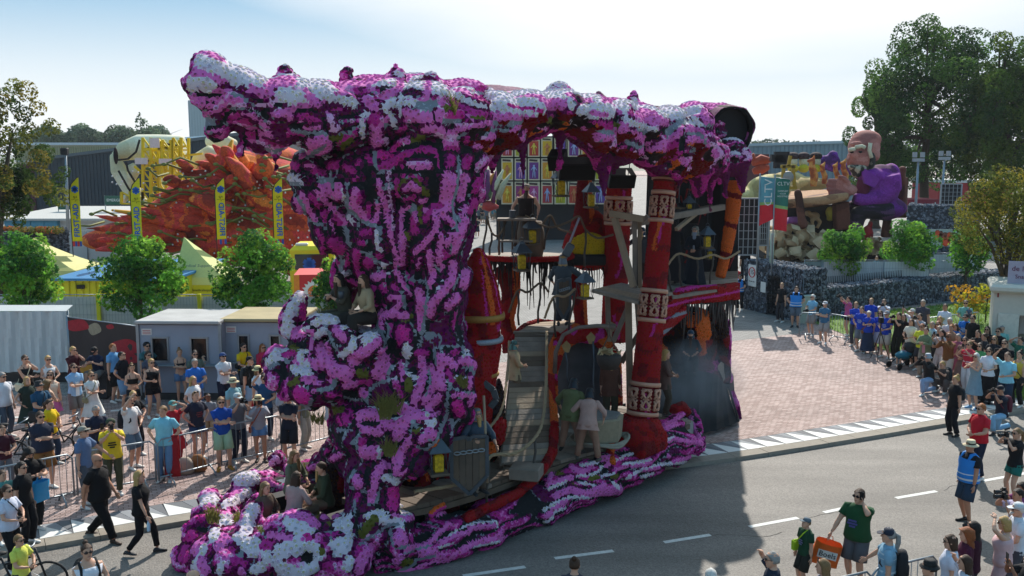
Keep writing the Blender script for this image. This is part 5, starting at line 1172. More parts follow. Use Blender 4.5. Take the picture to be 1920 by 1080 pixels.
b=ells('1290 640 27.6 60 70 .8; 1340 640 28.6 30 80 .6; 1260 700 27 30 60 .5; 1310 720 27.2 50 50 .7; 1350 700 28 24 40 .5; 1225 640 27 22 70 .5')
V,Fq=remesh_parts(b,.09)
strokes(1240,560,3.6,'O 100 270,110 280,180 290,240; O 60 270,280 275,360; O 50 190,110 195,170; O 40 0,320 20,340; M 50 370,440 330,480; C 60 240,400 330,460')
def tail_cls(p,n):
 c=np.where(perlin(p*2,91)>.2,CI['C'],CI['B']);xy=pix(p)
 for(k,w,P)in STROKES[-6:]:
  for a,b_ in zip(P[:-1],P[1:]):
   ab=b_-a;t=np.clip(((xy-a)@ab)/max(ab@ab,1e-6),0,1);c[np.linalg.norm(xy-a-t[:,None]*ab,axis=1)<w]=k
 return c
cover('tail_cave',V,Fq,tail_cls,spacing=.08,chips='KG')
b=MB();bt=[G(1222,818,.12),G(1275,824,.12),G(1340,808,.12),G(1384,792,.12)];tp=[at(1228,700,26),at(1285,690,25.8),at(1345,702,26.2),at(1364,728,27)]
n_=16;rows=[]
for k in range(9):
 u=k/8;rows.append([])
 for j in range(n_+1):
  t=j/n_*3;i=min(int(t),2);f_=t-i;a=bt[i].lerp(bt[i+1],f_);c=tp[i].lerp(tp[i+1],f_);p=a.lerp(c,u);rows[-1].append(p+Vector((0,.05*math.sin(j*2.1+u*2)+.1*math.sin(u*3),0)))
for k in range(8):
 for j in range(n_):b.add([rows[k][j],rows[k][j+1],rows[k+1][j+1],rows[k+1][j]],[(0,1,2,3)])
b.slab([rows[-1][0],rows[-1][n_],at(1372,700,30),at(1230,690,30)],(0,0,-.1));b.slab([rows[0][n_],rows[-1][n_],at(1372,700,30.5),G(1376,756,.12)],(.05,0,0))
part(b,'black_skirt_cloth',mat('#15181b',.85,bump=.5,bscale=5,var=.2))
ptc=lambda p,n:np.where(perlin(p*3,92)>.1,CI['P'],np.where(perlin(p*3,93)>.1,CI['M'],CI['D']))
bloom_tube('flower_edge',[(1361,600,29),(1362,640,28.8),(1360,690,28.4),(1366,715,28)],[.14,.16,.16,.14],ptc,.065)
bloom_tube('flower_edge',[(1372,735,27.6),(1382,760,27.4),(1388,792,27.2)],.08,ptc,.065)
b=MB();b.slab([at(1338,695,27),at(1352,678,27.5),at(1370,690,28),at(1356,712,27.4)],(0,0,-.06));part(b,'tail_step',WOOD)
bloom_tube('red_heap',[(1262,770,24.4),(1280,762,24.8),(1288,778,24.6)],.16,'R')
b=MB();b.slab([at(1228,792,23),at(1275,778,23.9),at(1300,790,24.2),at(1300,838,23.4),at(1250,850,22.6)],(0,0,-.08));part(b,'tail_step',mat('#8a857e',.8,var=.25))
bloom_tube('forge_arch',[(1036,760,22.3),(1034,700,22.6),(1046,648,22.9),(1080,624,23.2),(1125,630,23.4),(1150,670,23.3),(1156,760,22.8)],[.14,.15,.2,.24,.24,.2,.16],lambda p,n:np.where(perlin(p*np.array([1.2,1.2,4]),94)>.2,CI['O'],np.where(perlin(p*3,95)>.35,CI['M'],CI['R'])),.06)
b=MB();b.ell(at(1092,720,23.7),(.8,.35,1.2),18,12);part(b,'forge_mouth',mat('#4b4a4d',.9,var=.4,scale=3))
for(px,py,Y,w,h,rz_)in((1080,316,22.6,.86,.42,.15),(1163,334,23.6,.66,.36,.2),(1046,300,23.4,.4,.4,-.3),(1290,400,28.4,.6,.5,.1)):
 o=empty('loudspeaker',at(px,py,Y),rz_,{1080:'large black loudspeaker hung below the middle of the roof',1163:'black loudspeaker hung before the rear column',1046:'small black loudspeaker at the left roof arch',1290:'black loudspeaker above the gallery at the tail'}[px],'loudspeaker')
 b=MB();Mx=Matrix.Rotation(.45,3,'X');b.box((0,0,0),(w,.42,h),M=Mx,bev=.015);b.build('cabinet',mat('#17191c',.6,var=.15),o)
 b=MB();b.box(Mx@Vector((0,-.214,0)),(w*.92,.012,h*.86),M=Mx);b.build('grille',mat('#0c0d0f',.9,bump=.5,bscale=200),o)
 b=MB()
 for sx in(-1,1):b.tube([(sx*w*.4,.1,h*.3),(sx*w*.42,.15,h+.5)],.012,5)
 b.build('bracket',IRON,o)
def lantern(px,py,Y,s,label,rz_=.3):
 o=empty('lantern',at(px,py,Y),rz_,label,'lantern','lanterns hanging on the float',s)
 b=MB();b.lathe((0,0,.2),[(.30,-.02),(.30,0),(.16,.14),(.09,.2),(.08,.24),(.02,.27)],4,rz=math.pi/4);b.sm=[False]*len(b.sm);b.build('roof',IRON,o)
 b=MB();b.tube([(.06*math.cos(t),0,.5+.06*math.sin(t))for t in np.linspace(-1.57,4.7,11)],.008,5);b.tube([(0,0,.56),(0,0,.95)],.006,4);b.build('ring',IRON,o)
 b=MB();b.box((0,0,-.26),(.36,.36,.05),bev=.01);b.build('base',WOODD,o)
 for sx in(-1,1):
  for sy in(-1,1):
   b=MB();b.tube([(sx*.15,sy*.15,-.24),(sx*.18,sy*.18,.2)],.01,4)
   b.tube([(sx*.15,sy*.15,-.24),(-sx*.18 if sy>0 else sx*.18,sy*.18 if sy>0 else-sy*.18,.2)],.007,4);b.build('wire',IRON,o)
 b=MB();b.box((0,0,-.06),(.17,.17,.36),bev=.03);V,Fq=np.array([tuple(v)for v in b.v]),None
 b.build('candle_flowers',mat('#dca418',.7,var=.55,scale=18,bump=.8,bscale=40),o);return o
lantern(822,862,17.3,.98,'big lantern hanging left of the shield bearer')
lantern(978,487,24.2,1.02,'lantern hanging below the anvil platform')
lantern(998,440,24.9,.95,'lantern on the shelf beside the blacksmith')
lantern(1097,541,22.3,.86,'lantern hanging over the timber deck',.5)
lantern(1326,450,27.4,.86,'lantern hanging beside the grey bearded wizard')
lantern(1108,372,24.2,.86,'dark lantern hanging before the chimney')
lantern(1052,348,23.2,.95,'wide lantern under the large loudspeaker')
lantern(1292,388,28.2,.7,'small lantern under the rear of the roof')
lantern(1331,476,28.4,.6,'lowest lantern at the wizard gallery')
b=MB();b.tube([at(*p)for p in((1040,700,22),(1042,660,22),(1056,628,22),(1084,614,22),(1120,611,22),(1152,613,22.3))],[.05,.05,.045,.045,.05,.06],8);part(b,'bent_pole',mat('#6d5f56',.75,var=.3))
for(px,py)in((1062,650),(1108,634)):
 b=MB();c=at(px,py,21.9);b.slab([c+Vector(q)for q in((-.11,0,.02),(0,0,.14),(.11,0,.03),(.06,0,-.14),(-.04,0,-.14))],(0,.03,0));part(b,'leather_tag',mat('#8a7048',.8,var=.25))
for p,q in(((1060,660,21.9),(1066,722,21.9)),((1112,640,21.9),(1114,742,21.7))):post(p,q,.02,IRON,'chain')
sk_=empty('hanging_sack',at(1142,668,21.6),0,'leather cauldron full of crumpled golden cloth hanging by the column','sack')
b=MB();b.lathe((0,0,-.25),[(.08,-.06),(.2,-.03),(.27,.1),(.29,.25),(.27,.29)],18);b.build('bowl',mat('#3a322e',.75,var=.3,bump=.5,bscale=20),sk_)
b=MB();V=[]
for i in range(26):
 a=rnd.uniform(0,6.28);r_=rnd.uniform(0,.26);b.add([(r_*math.cos(a)+rnd.uniform(-.1,.1),r_*math.sin(a)+rnd.uniform(-.1,.1),rnd.uniform(.0,.2))for _ in range(4)],[(0,1,2),(0,2,3)],False)
b.build('golden_cloth',mat('#b8a27a',.5,var=.3),sk_)
b=MB()
for sx in(-1,1):b.tube([(sx*.24,0,0),(0,0,.5),(0,0,.8)],.015,5)
b.build('strap',WOODD,sk_)
ch=empty('treasure_chest',at(1122,800,21.0),.35,'six sided chest under pale canvas between the two dwarves','chest')
b=MB();b.lathe((0,0,-.28),[(.62,0),(.66,.5),(.6,.53)],6,sx=.95,sy=.75);b.sm=[False]*len(b.sm);b.build('canvas',mat('#8d826c',.9,var=.2,bump=.6,bscale=9),ch)
b=MB();b.lathe((0,0,.255),[(.58,0),(.56,.04),(.2,.06)],6,sx=.95,sy=.75);b.sm=[False]*len(b.sm);b.build('lid',mat('#6f6a66',.8,var=.2),ch)
b=MB()
for k in range(3):b.tube([(math.cos(t)*(.68+.03*k)*.95+.02*math.sin(5*t+k),math.sin(t)*(.68+.03*k)*.78+.02*math.cos(7*t),-.29+.03*k*math.sin(3*t+k))for t in np.linspace(0,6.28,30)],.035,6)
b.build('gathered_cloth',mat('#8a8577',.9,var=.2),ch)
gb=[]
for(px,py,Y,h_,n_)in((843,212,17.5,.45,60),(1044,232,20.3,.4,50),(722,780,16.9,.55,80),(730,850,16.8,.4,60),(866,722,17.3,.28,40),(400,975,17.2,.35,60),(580,885,19.8,.3,50),(596,790,18,.3,40),(740,770,17,.5,40),(610,590,18.2,.25,30)):
 b=MB()
 for i in range(n_):
  c=at(px+rnd.uniform(-11,11),py+rnd.uniform(-4,8),Y);d_=Vector((rnd.gauss(0,.28),rnd.gauss(-.1,.2),1)).normalized()*h_*rnd.uniform(.5,1.1);s_=Vector((.009,.002,0))
  m_=c+d_*.6;e=c+d_+Vector((d_.x*.6,-.03,-h_*.18*rnd.random()));b.add([c-s_,c+s_,m_+s_*.7,m_-s_*.7,e],[(0,1,2,3),(3,2,4)],False)
 o=part(b,'grass_tuft',mat('#77733a',.8,var=.35,scale=30,trans=.3));o['kind']='stuff'
sm=bpy.data.materials.new('smoke');sm.use_nodes=True;nt=sm.node_tree;nt.nodes.clear();out=nt.nodes.new('ShaderNodeOutputMaterial');pv=nt.nodes.new('ShaderNodeVolumePrincipled')
pv.inputs['Color'].default_value=(.75,.82,.9,1);pv.inputs['Anisotropy'].default_value=.3
tc=nt.nodes.new('ShaderNodeTexCoord');n1=nt.nodes.new('ShaderNodeTexNoise');n1.inputs['Scale'].default_value=1.3;n1.inputs['Detail'].default_value=4
ln=nt.nodes.new('ShaderNodeVectorMath');ln.operation='LENGTH';mr=nt.nodes.new('ShaderNodeMapRange');mr.inputs['From Min'].default_value=.2;mr.inputs['From Max'].default_value=1;mr.inputs['To Min'].default_value=1;mr.inputs['To Max'].default_value=0
m2=nt.nodes.new('ShaderNodeMapRange');m2.inputs['From Min'].default_value=.35;m2.inputs['From Max'].default_value=.75;m2.inputs['To Min'].default_value=0;m2.inputs['To Max'].default_value=1.9
mu=nt.nodes.new('ShaderNodeMath');mu.operation='MULTIPLY'
nt.links.new(tc.outputs['Object'],n1.inputs['Vector']);nt.links.new(tc.outputs['Object'],ln.inputs[0]);nt.links.new(ln.outputs['Value'],mr.inputs['Value']);nt.links.new(n1.outputs['Fac'],m2.inputs['Value'])
nt.links.new(mr.outputs['Result'],mu.inputs[0]);nt.links.new(m2.outputs['Result'],mu.inputs[1]);nt.links.new(mu.outputs[0],pv.inputs['Density']);nt.links.new(pv.outputs[0],out.inputs['Volume'])
b=MB();b.ell((0,0,0),1,16,10);o=b.build('smoke',sm);o.location=at(1300,715,25);o.scale=(1.5,1.0,1.25);o['kind']='stuff';tag(o,'thin grey blue smoke drifting from the tail of the float','smoke')

# ---- the players
GP='costumed players riding the float'
def H(px,py,Y,h,z0,face,pose,top,bot,hair,label,**k):
 hd_=h*(.985 if pose not in SITS else SITS[pose]);p=at(px,py,Y);return person(Vector((p.x,p.y,p.z-hd_)),h,R(face),pose,top,bot,hair,label=label,group=GP,**k)
SITS={'sit':.75,'sitphone':.75,'kneel':.75,'squat':.62,'bend':.86,'walk':.965,'stride':.97}
H(490,902,17.6,1.7,0,60,'sit',('tunic','#57493f'),('trousers','#4a3f36'),('long','dblond'),'smiling woman with long blond hair seated on the float nose',female=True,shoes='#2a241f')
H(545,843,18.7,1.72,0,70,'sit',('tunic','#5c6350'),('trousers','#4a4438'),('long','dblond'),'dwarf with grey beard and sage coat seated at the back',beard=('dblond',.28),shoes='#2a241f')
H(550,887,17.4,1.7,0,150,'sit',('tunic','#a58a86','#55603f','none'),('trousers','#6b5a4a'),('long','brown'),'player in dusty pink shirt seen from behind on the nose',female=True,shoes='#2a241f')
H(611,866,18.0,1.72,0,-70,'sit',('tunic','#3c4430'),('trousers','#7b6753'),('short','brown'),'dwarf in dark green cape and tan trousers on the nose',beard=('blond',.22),shoes='#2a241f')
H(648,510,18.2,1.72,0,-50,'sitphone',('tunic','#48443a'),('trousers','#4b473a'),('long','dark'),'dark haired player on the ledge holding a mug',beard=('brown',.4),shoes='#2a241f')
H(690,514,17.9,1.72,0,-55,'sit',('tunic','#a48f70'),('long','#2e2926'),('long','brown'),'brown haired player in cream blouse and dark skirt on the ledge',beard=('brown',.35),female=True,shoes='#2a241f')
mg=MB();mg.lathe(at(640,553,17.8),[(.05,-.06),(.055,.06),(.05,.065)],10);tag(mg.build('mug',IRON),'small dark mug held by the player on the ledge','mug')
H(893,768,18.2,1.72,0,35,'guard',('tunic','#3c4a58'),('trousers','#5a5047'),('long','blond'),'armoured dwarf with a grey helmet behind a large shield',hat=('helmet','#6c7278'),beard=('blond',.25),shoes='#26292c',bulk=1.2)
H(1070,712,20.4,1.66,0,150,'table',('tunic','#5b6140'),('trousers','#8d6c5a'),('short','dark'),'dwarf in olive cape and dark helmet at the chest',hat=('helmet','#2b3036'),shoes='#26221f',bulk=1.2,extra=dict(lean=.25))
H(1103,731,20.1,1.6,0,165,'table',('tunic','#ad8c82'),('trousers','#8d6c5a'),('short','dark'),'dwarf in pale pink shirt and dark helmet at the chest',hat=('helmet','#2b3036'),shoes='#4a453e',bulk=1.15,extra=dict(lean=.3))
H(1146,668,22.4,1.68,0,10,'stand',('tunic','#5a3b30'),('trousers','#474235'),('long','blond'),'dwarf in brown leather half hidden by the hanging cauldron',beard=('blond',.35),shoes='#26221f',bulk=1.1)
H(1248,657,23.6,1.72,0,80,'hold',('tunic','#5a4741'),('trousers','#3f3a30'),('long','blond'),'long haired blond player standing right of the great column',shoes='#4a4640')
H(1296,618,26.2,1.6,0,-10,'sit',('tunic','#2d3338'),('trousers','#2a2a2a'),('long','brown'),'bearded player sitting in the smoke at the tail',hat=('helmet','#2c4458'),beard=('brown',.35),shoes='#1c1c1c')
H(986,347,25.6,1.78,0,-10,'table',('vest','#2a2422')if False else('tank','#2c2422'),('trousers','#3b2a20'),('short','brown'),'blacksmith with long beard at the bench on the high platform',beard=('#5a4c40',.5),hat=('capback','#b8aea2'),shoes='#55504b',bulk=1.25)
H(1056,479,23.6,1.78,0,165,'guard',('tunic','#414b52'),('trousers','#343a42'),('long','blond'),'spearman in grey armour on top of the ramp',hat=('helmet','#6a7076'),shoes='#343434',bulk=1.15)
H(1304,426,28.0,1.78,0,-25,'hold',('robe','#24262e'),('long','#24262e'),('long','grey'),'grey bearded wizard in dark robe with gold hem',beard=('#8f98a6',.55),hat=('helmet','#7d7a70'),shoes='#1c1c1e')
H(1264,416,27.6,1.8,0,160,'hold',('robe','#1c1c20'),('long','#5a3d22'),('long','dark'),'player in black cape and ochre robe seen from behind',shoes='#1c1c1e',bulk=1.1)
H(1203,428,27,1.72,0,-20,'guard',('tunic','#3e4045'),('trousers','#2e2c2c'),('short','dark'),'helmeted dwarf with blond beard behind the timber frame',hat=('helmet','#2f3d4a'),beard=('blond',.3),shoes='#26221f')
H(964,640,21.9,1.6,0,100,'hold',('tunic','#b09a78'),('trousers','#6b5a48'),('short','dark'),'player in beige sleeves at the left of the ramp',hat=('helmet','#4a6a66'),shoes='#26221f')
def shield(c,w,h,rz_,label,tilt=0.):
 o=empty('shield',c,rz_,label,'shield',None);out=[(-.5,.46),(-.08,.5),(0,.44),(.08,.5),(.5,.5),(.5,-.2),(0,-.52),(-.5,-.22)]
 pts=[(x*w,-.05*(1-4*x*x)*0,z*h)for x,z in out]
 n=5
 for i in range(n):
  x0,x1=-.47+.94*i/n,-.47+.94*(i+1)/n-.012
  def lo(x):return-.5+abs(x)*.6
  q=MB();q.slab([(x0*w,0,lo(x0)*h),(x1*w,0,lo(x1)*h),(x1*w,0,.46*h),(x0*w,0,.45*h)],(0,.035,0));q.build('plank',rnd.choice([WOODD,mat('#5a4d42',.8,var=.3,scale=5)]),o)
 q=MB()
 for a,b_ in zip(pts,pts[1:]+pts[:1]):q.bar((a[0],.01,a[2]),(b_[0],.01,b_[2]),.07,.055,up=(0,1,0))
 q.build('rim',IRON,o)
 for i in range(5):
  cx=(-.34+.17*i)*w;cz=.22*h+.012*i;q=MB();q.tube([(cx+.085*w*math.cos(t)*1.05,-.03,cz+.028*h*math.sin(t))for t in np.linspace(0,6.283,13)],.014,5);q.build('chain_link',mat('#8f9599',.4,metal=.5,var=.2),o)
 return o
shield(at(880,872,17.7),.68,1.12,.12,'large planked shield with a chain motif at the front left')
shield(at(1057,560,23.2),.36,.95,.5,'narrow grey shield carried by the spearman')
shield(at(1217,700,30),.3,.5,0,'x')if False else None
sp=MB();sp.tube([at(907,742,17.8),at(912,850,17.8),at(914,905,17.8)],.025,8);tag(sp.build('staff',WOODL),'wooden staff beside the large planked shield','staff')
sp=empty('war_hammer',at(1064,470,23.4),0,'war hammer with a pale shaft carried by the spearman','hammer')
b=MB();b.tube([Vector((-.06,0,-.1)),at(1086,408,23.4)-at(1064,470,23.4)],.028,7);b.build('shaft',mat('#8f8b96',.6,var=.2),sp)
b=MB();b.box((.02,0,.02),(.2,.16,.34),M=Matrix.Rotation(.5,3,'Y'),bev=.03);b.build('head',IRON,sp)
fr=empty('pick_hammer',at(925,740,19.3),0,'angular iron hammer hanging beside the red dome','hammer')
b=MB();pts=[Vector(q)for q in((-.2,0,.26),(.0,0,.1),(.06,0,-.1),(-.06,0,-.26))]
for a,c in zip(pts[:-1],pts[1:]):b.bar(a,c,.12,.1,up=(0,1,0))
b.build('head',IRON,fr)
b=MB();b.tube([(-.28,0,.1),(-.26,0,-.4),(-.2,0,-1.0)],.03,7);b.build('shaft',WOODL,fr)

#  trees, fences and shared builders
LEAF_M=attr_mat('leaves',.7,.5,.15);BARK=mat('#4a3f33',.9,scale=8,var=.3,bump=.6,bscale=18)
LQ=(np.array([(-.5,0,0),(0,.28,.1),(.5,0,0),(0,-.28,.1)]),np.array([(0,1,2,3)]))
STARL=(np.array([(0,0,.05),(.6,0,-.05),(.2,.18,0),(.2,.6,-.05),(-.12,.25,0),(-.5,.38,-.05),(-.25,0,0),(-.5,-.38,-.05),(-.12,-.25,0),(.2,-.6,-.05),(.2,-.18,0)]),np.array([(0,10,1,2),(0,2,3,4),(0,4,5,6),(0,6,7,8),(0,8,9,10)]))
def leaf_cloud(name,blobs,n,size,cols,parent,proto=LQ,fill=.75,up=.35):
 """blobs: (centre, (rx, ry, rz)) clumps; leaves sit mostly in their outer shell"""
 vol=np.array([b_[1][0]*b_[1][1]+b_[1][0]*b_[1][2]for b_ in blobs],float);vol/=vol.sum();P=[];N=[];C_=[]
 for(c,r_),w in zip(blobs,vol):
  k=max(int(n*w),4);d=nr.randn(k,3);d/=np.linalg.norm(d,axis=1,keepdims=True);rad=nr.uniform(fill,1.08,(k,1))**.6
  P.append(np.array(c)+d*rad*np.array(r_));N.append(d*.8+nr.randn(k,3)*.6+np.array([0,0,up]));base=np.array(cols[nr.randint(len(cols))])*nr.uniform(.75,1.25)
  C_.append(base*nr.uniform(.7,1.35,(k,1)))
 P,N,C_=np.concatenate(P),np.concatenate(N),np.concatenate(C_)
 V,Fq=scatter(proto[0],proto[1],P,N,size*nr.uniform(.6,1.3,len(P)));o=np_mesh(name,V,Fq,LEAF_M,np.repeat(np.clip(C_,0,.8),len(proto[1]),0),False,None)
 o['kind']='stuff';return local(o,parent)
def tree(base,h,crown,n,size,cols,label,name='broadleaf_tree',group=None,nb=40,proto=LQ,tr=.12,blob=.3,trunk_to=.8,clear=.2,limbs=10,ov=1.25):
 """crown: (rx, ry) and the part of the height it fills"""
 base=Vector(base);root=empty(name,base,0,label,'tree',group);z0,z1=h*clear,h;rz=(z1-z0)/2;cz=(z0+z1)/2;blobs=[]
 for i in range(nb):
  d=Vector((rnd.gauss(0,1),rnd.gauss(0,1),rnd.gauss(0,1))).normalized()*(rnd.random()**.4)
  wid=1-.35*max(0,d.z)**1.5
  c=base+Vector((d.x*crown[0]*wid,d.y*crown[1]*wid,cz+d.z*rz*.88));k=blob*rnd.uniform(.7,1.35);blobs.append((c,(crown[0]*k*ov,crown[1]*k*ov,rz*k*.8)))
 bpy.context.view_layer.update()
 leaf_cloud('crown',blobs,n,size,cols,root,proto)
 b=MB();P=[base+Vector((0,0,-.1)),base+Vector((rnd.gauss(0,.02)*h,0,h*.3)),base+Vector((rnd.gauss(0,.02)*h,0,h*trunk_to))];b.tube(P,[tr,tr*.75,tr*.2],9)
 b.lathe(base+Vector((0,0,-.05)),[(tr*1.7,0),(tr*1.15,h*.02),(tr,h*.05)],9);local(b.build('trunk',BARK),root)
 b=MB()
 for i in range(limbs):
  c=Vector(blobs[rnd.randrange(len(blobs))][0]);t=rnd.uniform(.3,.8);s_=P[0].lerp(P[1],t/.35)if t<.35 else P[1].lerp(P[2],(t-.35)/.65);m_=s_.lerp(c,.5)+Vector((0,0,.04*h));b.tube([s_,m_,c],[tr*.42,tr*.26,tr*.08],6)
 local(b.build('limbs',BARK),root);return root
def txt(s,loc,size,m,parent,rot=(90,0,0),name='lettering',ext=.004,align='CENTER',sx=1.):
 c=bpy.data.curves.new(name,'FONT');c.body=s;c.size=size;c.align_x=align;c.align_y='CENTER';c.extrude=ext;c.resolution_u=2
 o=bpy.data.objects.new(name,c);COL.objects.link(o);o.location=loc;o.rotation_euler=tuple(R(a)for a in rot);o.scale=(sx,1,1)
 c.materials.append(m);o.parent=parent;return o
STEEL=mat('#8e969c',.4,metal=.6,var=.12);PAINTW=mat('#d3d3cf',.6,var=.08);CLOTHW=mat('#c6c8c6',.85,var=.06,scale=2,bump=.3,bscale=3)
def barrier(a,c,label,group,h=1.1):
 a,c=Vector(a),Vector(c);d=(c-a);L_=d.length;root=empty('crowd_barrier',a,math.atan2(d.y,d.x),label,'barrier',group);r_=.021
 b=MB();b.tube([(.0,0,.12),(0,0,h-.1),(.1,0,h),(L_-.1,0,h),(L_,0,h-.1),(L_,0,.12)],r_,7);b.tube([(0,0,.2),(L_,0,.2)],r_,7);b.build('frame',STEEL,root)
 n=int(L_/.13);me=None
 for i in range(1,n):
  if me is None:q=MB();q.tube([(0,0,.2),(0,0,h)],.008,5);me=q.mesh('bar',STEEL)
  link('bar',me,root).location=(L_*i/n,0,0)
 for x in(.25,L_-.25):q=MB();q.tube([(x,-.3,.0),(x,-.24,.1),(x,0,.22),(x,.24,.1),(x,.3,0)],r_,6);q.build('foot',STEEL,root)
 return root
GB='steel crowd barriers'
lp=[G(-40,884,1.1),G(138,850,1.1),G(292,826,1.1),G(410,800,1.1),G(528,778,1.1),G(640,752,1.1)]
lb=['steel crowd barrier at the left picture edge','steel crowd barrier before the man in the yellow printed tee','steel crowd barrier with the red jacket behind the turquoise shirt','steel crowd barrier behind the mint shorts','steel crowd barrier ending beside the float']
for i in range(5):a,c=lp[i].lerp(lp[i+1],.02),lp[i].lerp(lp[i+1],.98);barrier((a.x,a.y,0),(c.x,c.y,0),lb[i],GB)
for a,c,l in((G(1500,586,1.1),G(1556,588,1.1),'steel barrier beside the gabion gate'),(G(1556,588,1.1),G(1604,596,1.1),'steel barrier behind the woman in pink'),(G(1604,596,1.1),G(1668,604,1.1),'steel barrier behind the blue tees'),(G(1740,596,1.1),G(1836,585,1.1),'steel barrier on the grass below the man with the baby')):
 barrier((a.x,a.y,0),(c.x,c.y,0),l,GB)
for a,c,l in((G(1636,1069,1.1+RZ),G(1757,1041,1.1+RZ),'steel barrier at the bottom right before the striped shirt'),(G(1500,1100,1.1+RZ),G(1634,1070,1.1+RZ),'steel barrier cut off by the bottom edge')):
 barrier((a.x,a.y,RZ),(c.x,c.y,RZ),l,GB)
def holed_wall(b,x0,x1,z0,z1,y,t,holes):
 xs=sorted(holes);cx=x0
 for(hx0,hx1,hz0,hz1)in xs:
  b.box(((cx+hx0)/2,y,(z0+z1)/2),(hx0-cx,t,z1-z0));b.box(((hx0+hx1)/2,y,(z0+hz0)/2),(hx1-hx0,t,hz0-z0));b.box(((hx0+hx1)/2,y,(hz1+z1)/2),(hx1-hx0,t,z1-hz1));cx=hx1
 b.box(((cx+x1)/2,y,(z0+z1)/2),(x1-cx,t,z1-z0))
def cabin(px0,px1,Y,label,roofc,wins):
 k=Y/F_PX;X0,X1=at(px0,600,Y).x,at(px1,600,Y).x;root=empty('grey_cabin',((X0+X1)/2,Y,0),-.03,label,'cabin','grey vending cabins');w=X1-X0;H_,D_=2.42,2.4
 hs=[(((q0-px0)*k-w/2),((q1-px0)*k-w/2),1.22,1.98)for q0,q1 in wins]
 b=MB();holed_wall(b,-w/2+.05,w/2-.05,.22,H_-.04,0,.06,hs);b.box((-w/2+.03,D_/2,1.3),(.06,D_,2.2));b.box((w/2-.03,D_/2,1.3),(.06,D_,2.2));b.box((0,D_,1.3),(w,.06,2.2));b.build('wall',mat('#9199a8',.6,var=.08,scale=2),root)
 b=MB();b.box((0,D_/2-.05,H_+.03),(w+.06,D_+.3,.1),M=Matrix.Rotation(-.02,3,'X'),bev=.02);b.build('roof',mat(roofc,.8,var=.2,scale=1.5),root)
 for x in(-w/2,w/2):b=MB();b.box((x,-.035,1.28),(.09,.09,2.3),bev=.01);b.build('corner_post',STEEL,root)
 b=MB();b.box((0,-.02,.1),(w,.1,.2));b.build('skid',mat('#3b3c3d',.8),root)
 for(a,c,z0,z1)in hs:
  f=MB()
  for(cx,cz,sx,sz)in(((a+c)/2,z0,c-a+.08,.05),((a+c)/2,z1,c-a+.08,.05),(a,(z0+z1)/2,.05,z1-z0),(c,(z0+z1)/2,.05,z1-z0)):f.box((cx,-.04,cz),(sx,.05,sz))
  fo=f.build('window',STEEL,root);q=MB();q.box(((a+c)/2,.05,(z0+z1)/2),(c-a,.012,z1-z0));q.build('pane',mat('#15181c',.12,var=.2),fo)
 b=MB();b.box((0,-.13,1.12),(w*.96,.24,.045),bev=.01);b.build('counter',STEEL,root)
 b=MB();b.box((-w/2+.28,-.038,2.16),(.32,.01,.2));nt_=b.build('notice',PAINTW,root)
 for z in(2.2,2.15,2.1):b=MB();b.box((-w/2+.28,-.046,z),(.25,.004,.018));b.build('notice_line',mat('#c04a4a',.7,var=0),nt_)
cabin(257,413,29.4,'grey cabin with two dark serving windows and a pale roof','#a9a8a6',[(283,314),(358,390)])
cabin(416,560,29.8,'grey cabin with a rust stained tan roof beside the float','#a3946f',[(446,466),(507,526)])
cv=empty('canvas_stall',at(60,700,31.5),0,'white canvas covered stall at the left edge','stall')
b=MB();A,B_=at(-30,600,31.5),at(125,596,31.5);n=30
rows=[]
for k in range(8):
 u=k/7;z=2.45*(1-u)+.42*u;rows.append([Vector((A.x+(B_.x-A.x)*j/n,31.5+.05*math.sin(j*1.7+u*3)+.04*math.sin(j*.6)-.12*u,z))for j in range(n+1)])
for k in range(7):
 for j in range(n):b.add([rows[k][j],rows[k][j+1],rows[k+1][j+1],rows[k+1][j]],[(3,2,1,0)])
local(b.build('canvas_wall',CLOTHW),cv)
b=MB();b.slab([rows[0][0],rows[0][n],rows[0][n]+Vector((0,.5,.12)),rows[0][0]+Vector((0,.5,.12))],(0,0,.02));local(b.build('canvas_roof',CLOTHW),cv)
for j in(0,n//2,n):b=MB();b.tube([rows[0][j]+Vector((0,.1,.02)),Vector((rows[0][j].x,31.6,0))],.035,6);local(b.build('pole',STEEL),cv)
b=MB();b.box((at(50,700,31.4).x,31.7,.2),(3.2,.1,.36));local(b.build('gap_shade_board',mat('#2b2d30',.8)),cv)  # dark board put in for the shaded gap below the canvas
bn=empty('banner_fence',at(190,700,30.6),0,'dark printed banner with big red lips on a fence','banner');A,B_=at(127,594,31.4),at(256,612,29.9)
A0,B0=Vector((A.x,A.y,.3)),Vector((B_.x,B_.y,.3));A1,B1=Vector((A.x,A.y,A.z)),Vector((B_.x,B_.y,B_.z));bx=(B0-A0);bnrm=Vector((bx.y,-bx.x,0)).normalized()
def Bp(u,v,o=0.):return A0.lerp(B0,u).lerp(A1.lerp(B1,u),v)+bnrm*(o+.03*math.sin(u*15+v*2))
b=MB()
for i in range(20):
 for j in range(6):b.add([Bp(i/20,j/6),Bp((i+1)/20,j/6),Bp((i+1)/20,(j+1)/6),Bp(i/20,(j+1)/6)],[(0,1,2,3)])
local(b.build('banner_cloth',mat('#3a2f2d',.7,var=.25,scale=1.2)),bn)
def blob(nm,cx,cy,rx,ry,m,p=1.):
 b=MB();n=22;ring=[Bp(min(max(cx+rx*math.cos(t),.005),.995),min(max(cy+ry*math.sin(t)*(1+.25*math.sin(2*t)),.01),.99),.012)for t in[2*math.pi*i/n for i in range(n)]]
 b.add([Bp(cx,cy,.014)]+ring,[(0,1+i,1+(i+1)%n)for i in range(n)]);local(b.build(nm,m),bn)
RED=mat('#a51f2c',.7,var=.3,scale=14)
